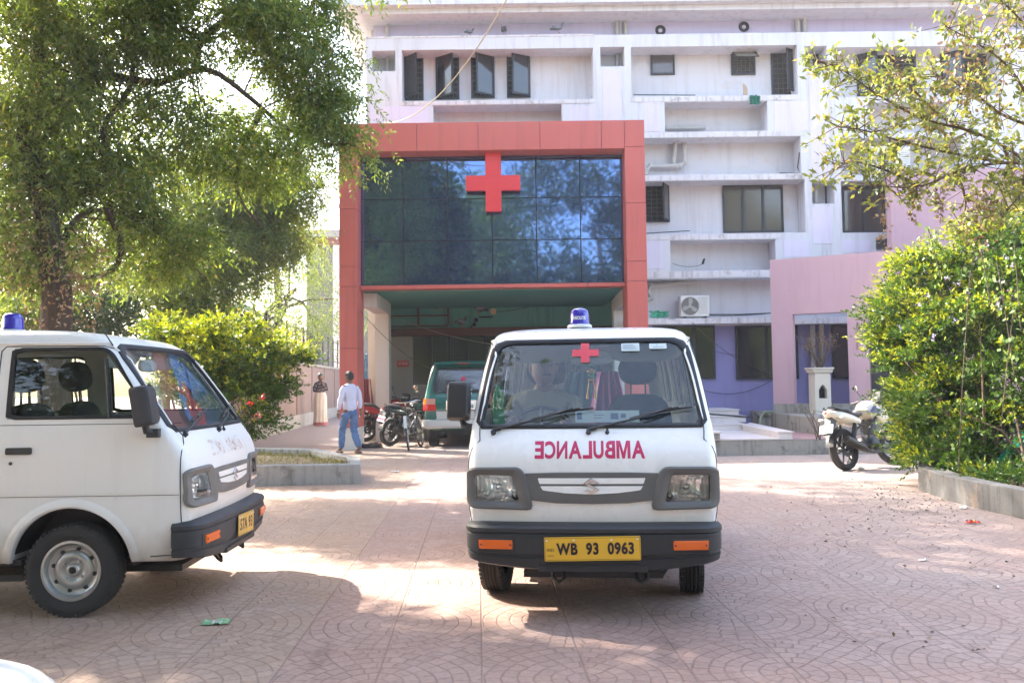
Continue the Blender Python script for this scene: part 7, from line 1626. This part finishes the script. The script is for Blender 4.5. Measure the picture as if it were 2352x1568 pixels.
# ---- the driver behind the wheel
DM = Matrix.Rotation(radians(va), 4, 'Z')
dl = FVM @ Vector((-.31, .97, .76)); dr = thing('person', 'person in an olive shirt sitting at the wheel of the head-on ambulance', 'person', dl, radians(va))
dn = {'pelvis': (0, 0, .05, .15, .13), 'waist': (0, 0, .16, .14, .12), 'chest': (0, .03, .33, .16, .12), 'neckb': (0, .03, .47, .10, .085), 'neck': (0, .01, .52, .058), 'skull': (0, .0, .58, .06), 'ls': (-.18, .02, .43, .06), 'le': (-.25, -.13, .22, .046), 'lw': (-.16, -.38, .33, .03), 'rs': (.18, .02, .43, .06), 're': (.24, -.13, .20, .046), 'rw': (.13, -.38, .31, .03),
      'lh': (-.10, -.05, .03, .09), 'lk': (-.13, -.45, .04, .06), 'la': (-.12, -.55, -.33, .04), 'lt': (-.12, -.68, -.37, .035), 'rh': (.10, -.05, .03, .09), 'rk': (.13, -.45, .04, .06), 'ra': (.12, -.55, -.33, .04), 'rt': (.12, -.68, -.37, .035)}
bo = skin_obj('body', dn, be, SKIN, dr); mb = MB(); HM = Matrix.Translation((0, -.01, .66)) @ Matrix.Rotation(radians(16), 4, 'Z'); add_head(mb, HM, 1.1)
hand(mb, Matrix.Translation((-.16, -.38, .33)) @ Matrix.Rotation(radians(75), 4, 'X'), 1, .9); hand(mb, Matrix.Translation((.13, -.38, .31)) @ Matrix.Rotation(radians(75), 4, 'X'), -1, .9); merge_into(bo, mb); hair_cap(HM, 1.1).build('hair', HAIR, dr, smooth=60)
m = MB()
for s in (-1, 1): m.tube([HM @ Vector((s*.005, -.108, -.040)), HM @ Vector((s*.03, -.100, -.046))], [.007, .003], 6)
m.build('moustache', HAIR, dr)
OL = M_fabric('olive_shirt', (.27, .25, .19), 50, .15); sn = {k: dn[k] for k in ()}
sn.update({'waist': (0, 0, .12, .17, .145), 'chest': (0, .03, .33, .185, .14), 'neckb': (0, .03, .46, .115, .10), 'col': (0, .015, .535, .070), 'ls': (-.18, .02, .43, .08), 'le': (-.25, -.12, .22, .066), 'lf': (-.22, -.22, .26, .05), 'rs': (.18, .02, .43, .08), 're': (.24, -.12, .20, .066), 'rf': (.21, -.22, .24, .05)})
s3 = skin_obj('shirt', sn, [('waist', 'chest'), ('chest', 'neckb'), ('neckb', 'col'), ('neckb', 'ls'), ('ls', 'le'), ('le', 'lf'), ('neckb', 'rs'), ('rs', 're'), ('re', 'rf')], OL, dr, 3); cloth_noise(s3, .012, 9, 2)
tn = {'pelvis': (0, 0, .05, .16, .14), 'lh': (-.10, -.05, .03, .10), 'lk': (-.13, -.45, .04, .075), 'la': (-.12, -.54, -.28, .06), 'rh': (.10, -.05, .03, .10), 'rk': (.13, -.45, .04, .075), 'ra': (.12, -.54, -.28, .06)}
skin_obj('trousers', tn, [('pelvis', 'lh'), ('lh', 'lk'), ('lk', 'la'), ('pelvis', 'rh'), ('rh', 'rk'), ('rk', 'ra')], M_fabric('grey_trousers', (.06, .06, .07)), dr)
# ================================================================ THINGS INSIDE THE VAN
def inv(x, y, z): return FVM @ Vector((x, y, z))
def cloth_hang(name, label, cat, c, W, H, mat, seed, folds=5):
    m = MB(); n = 16; vs = []
    for j in range(n+1):
        for i in range(n+1):
            x, z = i/n-.5, j/n; w_ = W*(1-.5*z**1.6); vs.append((c.x+x*w_, c.y+.03*sin(x*folds*6+seed)+.02*noise.noise(Vector((x*3, z*3, seed))), c.z-H+z*H))
    m.add(vs, [(j*(n+1)+i, j*(n+1)+i+1, (j+1)*(n+1)+i+1, (j+1)*(n+1)+i) for j in range(n) for i in range(n)]); return tag(m.build(name, mat, smooth=60, fix=False), label, cat)
cloth_hang('hanging_shirt', 'light blue shirt hung behind the driver inside the head-on ambulance', 'shirt', inv(-.04, 1.75, 1.40), .46, .42, M_fabric('light_blue_cotton', (.30, .58, .66), 40, .1), 1)
cloth_hang('hanging_bag', 'bright pink plastic bag hanging inside the head-on ambulance', 'bag', inv(.13, 1.65, 1.40), .30, .45, M_simple('pink_plastic', (.72, .14, .40), .35), 4)
c = inv(.008, .60, 1.42); m = MB(); m.cyl(c+Vector((0, 0, .03)), c, .003, n=5)
for i, (r_, z) in enumerate(((.018, 0), (.024, -.03), (.022, -.06), (.018, -.085))): m.mat(i % 2).ell(c+Vector((0, 0, z)), (r_, r_, r_*.8), 12, 8)
for s in (-1, 1): m.mat(1).tube([c+Vector((s*.014, 0, -.09)), c+Vector((s*.022, 0, -.15)), c+Vector((s*.026, 0, -.20))], [.004, .004, .008], 6)
tag(m.build('hanging_charm', [M_simple('charm_green', (.05, .28, .12), .4), M_simple('charm_gold', (.65, .40, .08), .3, .6)], smooth=60), 'green and gold charm dangling behind the windscreen', 'charm')
c = inv(-.555, .42, 1.075); m = MB(); m.lathe([(.001, 0), (.036, .002), (.038, .02), (.036, .12), (.038, .16), (.016, .22), (.014, .235), (.001, .235)], c, n=20); bt_ = m.build('plastic_bottle', M_simple('green_bottle', (.16, .46, .22), .2, coat=.4), smooth=60); tag(bt_, 'green plastic bottle on the dashboard corner', 'bottle')
c = inv(.12, .36, 1.085); m = MB().box(-.21, .17, 0, .004, 0, .085, Matrix.Translation(c) @ Matrix.Rotation(radians(va), 4, 'Z') @ Matrix.Rotation(radians(-38), 4, 'X')); cdp = m.build('paper_card', PAPER); tag(cdp, 'pale paper card lying against the windscreen base', 'card')
m = MB(); MM = Matrix.Translation(c) @ Matrix.Rotation(radians(va), 4, 'Z') @ Matrix.Rotation(radians(-38), 4, 'X')
for a, b, z0, z1 in ((-.20, -.17, .02, .07), (-.10, -.04, .05, .053), (-.10, -.05, .03, .033), (.0, .045, .02, .065), (.06, .09, .03, .06)): m.box(a, b, -.0012, -.0004, z0, z1, MM)
m.build('card_print', INKB, cdp)
# ================================================================ SMALL THINGS
def pigeon(label, p, rz=0, sc=1.0, mat=None):
    t = thing('pigeon', label, 'pigeon', p, rz, 'pigeons on the building'); t.scale = (sc,)*3
    skin_obj('body', {'b': (0, 0, .11, .055, .05), 'r': (-.09, 0, .10, .035), 't': (-.20, 0, .085, .018, .03), 'c': (.06, 0, .14, .045), 'n': (.085, 0, .19, .024), 'h': (.10, 0, .225, .024), 'k': (.125, 0, .222, .006)}, [('b', 'r'), ('r', 't'), ('b', 'c'), ('c', 'n'), ('n', 'h'), ('h', 'k')], mat or PIG, t)
    for s in (-1, 1): m = MB(); m.ell((-.05, s*.045, .115), (.11, .014, .04), 14, 8, Matrix.Rotation(radians(8), 4, 'Y')); m.build('wing', PIGW, t, smooth=60); m = MB(); m.tube([(.0, s*.02, .07), (.01, s*.022, 0)], .005, 5); m.tube([(.035, s*.022, .003), (-.01, s*.022, .003)], .004, 5); m.build('leg', M_simple('pigeon_leg', (.35, .10, .08), .6) if 'pigeon_leg' not in bpy.data.materials else bpy.data.materials['pigeon_leg'], t)
PIG = M_simple('pigeon_grey', (.09, .10, .12), .6); PIGW = M_simple('pigeon_wing', (.20, .21, .24), .6)
for (u, v, Y, rz, sc, lb) in [(1080, 82, YF+.2, .3, .8, 'pigeon crouching on the top ledge, left of the other two'), (1158, 82, YF+.15, 1.5, 1.2, 'pigeon seen end-on standing on the top ledge'), (1283, 76, YF+.15, -.1, 1.1, 'pigeon in side view on the top ledge'),
                              (1100, 722, YBW-.2, 3.6, 1.4, 'pigeon perched on the lamp bracket in the porch'), (1062, 751, YBW-.1, .6, 1.3, 'pigeon sitting on the brown beam in the porch'), (1002, 713, YBW-.1, 1.5, 1.0, 'pigeon in the lower left shelf compartment')]:
    pigeon(lb, at(u, v, Y), rz, sc)
BLKB = M_simple('crow_black', (.012, .012, .014), .5)
cr = at(316, 132, 11.0); t = thing('crow', 'black crow perched on a limb of the big tree', 'crow', cr, 2.6); t.scale = (1.5,)*3
skin_obj('body', {'b': (0, 0, .11, .05, .05), 'r': (-.09, 0, .09, .032), 't': (-.20, 0, .05, .018, .03), 'c': (.06, 0, .15, .042), 'n': (.08, 0, .185, .028), 'h': (.095, 0, .215, .028), 'k': (.15, 0, .21, .006)}, [('b', 'r'), ('r', 't'), ('b', 'c'), ('c', 'n'), ('n', 'h'), ('h', 'k')], BLKB, t)
for s in (-1, 1): m = MB(); m.ell((-.05, s*.045, .11), (.12, .014, .04), 14, 8, Matrix.Rotation(radians(18), 4, 'Y')); m.build('wing', BLKB, t, smooth=60); m = MB(); m.tube([(.0, s*.02, .07), (.01, s*.022, -.02)], .005, 5); m.build('leg', BLKB, t)
# hanging cloths behind the column
c = at(848, 812, 21.5); cloth_hang('checked_cloth', 'blue checked cloth hanging behind the portal column', 'cloth', c, .42, 1.5, M_fabric('blue_check', (.10, .24, .42), 40, .3, pat=((.45, .55, .65), 22, .3)), 2)
c = at(842, 870, 20.6); cloth_hang('maroon_cloth', 'maroon cloth hanging behind the parked motorcycles', 'cloth', c, .50, 1.2, M_fabric('maroon', (.16, .02, .03), 40), 7)
# crumpled dark cloth on the ground by the column
g = gnd(842, 1028); m = MB(); random.seed(3)
for k in range(3): m.ell((g.x-.12+.16*k, g.y-.02*k, .035), (.15, .10, .055), 20, 12, None, lambda d: 1+.6*noise.noise(d*2.5+Vector((k, 0, 0))))
tag(m.build('dark_cloth', M_fabric('dark_rag', (.05, .042, .04), 40), smooth=70), 'crumpled dark cloth on the ground at the portal column foot', 'cloth')
def wrapper(name, label, g, L, W, mats, rz, seed, h=.012):
    m = MB(); n = 14; nz = 8; vs = []
    for j in range(nz+1):
        for i in range(n+1): x, y = (i/n-.5)*L, (j/nz-.5)*W; vs.append((x, y, .006+h*abs(noise.noise(Vector((x*30+seed, y*40, seed))))*2+.15*h*(i % 2)))
    for j in range(nz):
        for i in range(n): m.mat(1 if (mats[1] and 3 < i < 10 and 2 < j < 6) else 0).add([vs[j*(n+1)+i], vs[j*(n+1)+i+1], vs[(j+1)*(n+1)+i+1], vs[(j+1)*(n+1)+i]], [(0, 1, 2, 3)])
    o = m.build(name, [mats[0], mats[1] or mats[0]], smooth=30, fix=False); o.location = g; o.rotation_euler = (0, 0, rz); return tag(o, label, 'litter')
FOILG = M_simple('green_foil', (.22, .42, .22), .3, .2, var=.5, nscale=22); FOILP = M_simple('silver_pink_print', (.55, .45, .48), .3, .3, var=.5, nscale=40); FOILR = M_simple('red_foil', (.60, .05, .02), .25, .2, var=.3, nscale=30); FOILO = M_simple('orange_print', (.70, .35, .04), .3, .2); SILV = M_simple('silver_foil', (.62, .64, .70), .25, .5)
wrapper('snack_wrapper', 'green and silver snack wrapper lying on the paving in front', gnd(497, 1431), .15, .09, (FOILG, FOILP), .1, 1); wrapper('snack_wrapper', 'red and orange wrapper on the ground near the hedge bed', gnd(2234, 1202), .13, .05, (FOILR, FOILO), -.1, 6, .02)
wrapper('silver_packet', 'crumpled silver packet at the planter foot behind the parked ambulance', gnd(592, 1112), .16, .10, (SILV, None), .5, 3, .05); wrapper('paper_scrap', 'white paper scrap on the paving beyond the planter corner', gnd(906, 1084), .14, .08, (WHITE, None), 0, 9)
wrapper('paper_scrap', 'white paper scrap beside the hedge bed wall', gnd(2212, 1167), .12, .06, (WHITE, None), 1, 11, .02); wrapper('paper_scrap', 'small white scrap on the open paving at the right', gnd(2120, 1288), .06, .03, (WHITE, None), .2, 13); wrapper('paper_scrap', 'tiny white scrap near the lower right corner', gnd(2288, 1350), .04, .03, (WHITE, None), .2, 15)
for u, v, lb, r_ in ((1975, 1081, 'small stone on the sunlit strip behind the motorcycle wheel', .05), (1958, 1068, 'pale chip of stone by the motorcycle', .035)):
    g = gnd(u, v); tag(MB().ell((g.x, g.y, r_*.5), (r_*1.3, r_, r_*.7), 10, 7, None, lambda d: 1+.3*noise.noise(d*2)).build('stone', CEMENT, smooth=40), lb, 'stone')
# dead leaves strewn by the hedge
Lv = Leaves(); P = []
while len(P) < 380:
    u, v = RG.normal(2080, 120), RG.normal(1150, 38)
    if v < 1085 or v > 1420 or u < 1640: continue
    g = gnd(u, v)
    if g.x > 4.9: continue
    P.append((g.x, g.y, .006))
for k in range(90): g = gnd(rnd(1650, 2340), rnd(1130, 1500)); P.append((g.x, g.y, .006))
P = np.array(P); d = rdir(len(P)); d[:, 2] *= .2; up = np.tile(np.array([0, 0, 1.0]), (len(P), 1))+RG.normal(size=P.shape)*.3
Lv.add(P, d, up, .036*(.4+.8*RG.random(len(P))), .020*(.4+.7*RG.random(len(P))), 0, .25)
tag(Lv.build('leaf_litter', M_leaf('fallen_leaf', [(0, (.05, .03, .02)), (.7, (.12, .07, .04)), (1, (.26, .20, .06))], .05)), kind='stuff')
# weeds in the planter
Lv = Leaves(); c = sum(PLV, Vector())/len(PLV); P = []
I = inset(PLV, .4)
for k in range(1600): a, b = random.choice(I), random.choice(I); p = a.lerp(b, rnd(0, 1)); P.append((p.x+rnd(-.1, .1), p.y+rnd(-.1, .1), .165))
P = np.array(P); d = nrm(RG.normal(size=P.shape)*np.array([.6, .6, .2])+np.array([0, 0, .7])); Lv.add(P, d, rdir(len(P)), .09*(.4+.8*RG.random(len(P))), .012, 0, .05)
tag(Lv.build('weeds', M_leaf('dry_weed', [(0, (.12, .13, .03)), (.6, (.25, .23, .07)), (1, (.38, .31, .14))], .3)), kind='stuff')
g = gnd(560, 1063, .17); wrapper('yellow_scrap', 'yellow plastic scrap in the left planter', Vector((g.x, g.y, .18)), .16, .09, (M_simple('yellow_plastic', (.80, .50, .02), .4), None), .3, 19, .03)
# dry plant on the pedestal, bare twigs by the plinth
def dryplant(name, label, c, h, sp, n, seed, leaf=True):
    random.seed(seed); t = thing(name, label, 'dry plant', c); m = MB(); Lv = Leaves(); tips = []
    for k in range(n):
        e = Vector((rnd(-sp, sp), rnd(-sp, sp)*.5, h*rnd(.6, 1))); b = Vector((rnd(-.06, .06), rnd(-.05, .05), 0)); mid = b.lerp(e, .5)+Vector((rnd(-.05, .05), 0, .06)); m.tube([b, mid, e], [.009, .006, .003], 5, False)
        for q in range(4): f = mid.lerp(e, rnd(0, 1)); g_ = f+Vector((rnd(-.12, .12), rnd(-.08, .08), rnd(.02, .14))); m.tube([f, g_], .0025, 4, False); tips.append(tuple(g_))
    m.build('twigs', TWIG, t)
    if leaf: P = np.repeat(np.array(tips), 3, 0)+RG.normal(size=(len(tips)*3, 3))*.02; P = P+np.array(c); Lv.add(P, rdir(len(P)), rdir(len(P)), .04, .02); Lv.build('dry_leaves', LDRY, t)
c0_ = at(1883, 848, 17.9); dryplant('dry_tulsi', 'withered brown plant in the top of the pedestal', (c0_.x, 17.9, zt2+.70), .75, .42, 26, 5); g = gnd(1880, 1010, ZP); dryplant('bare_twigs', 'bare thin twigs rising from the platform behind the motorcycle', (g.x, g.y, ZP), .75, .35, 7, 8, False)
# green shade net glimpsed inside the hedge
c = at(2340, 1010, 9.6); m = MB(); m.tube([c+Vector((-.25, 0, -.25)), c+Vector((.1, 0, .05)), c+Vector((.8, .1, .30))], [.05, .12, .16], 12, flat=.5); tag(m.build('shade_net', M_fabric('green_net', (.01, .17, .11), 60), smooth=60), 'dark green shade net bundled inside the big hedge', 'net')
# ================================================================ ADDED VEIL OF AIR
hz = MB().box(-60, 60, -30, 70, -1, 30).build('glare_veil', [])  # thin volume added to lift the shadows like veiling glare
ht = NT('glare_veil_air'); pv = ht.n('VolumePrincipled'); pv.inputs['Color'].default_value = (.93, .95, 1, 1); pv.inputs['Density'].default_value = .0015; pv.inputs['Anisotropy'].default_value = .2
ht.t.links.new(pv.outputs[0], ht.out.inputs[1]); hz.data.materials.append(ht.m); tag(hz, kind='stuff')
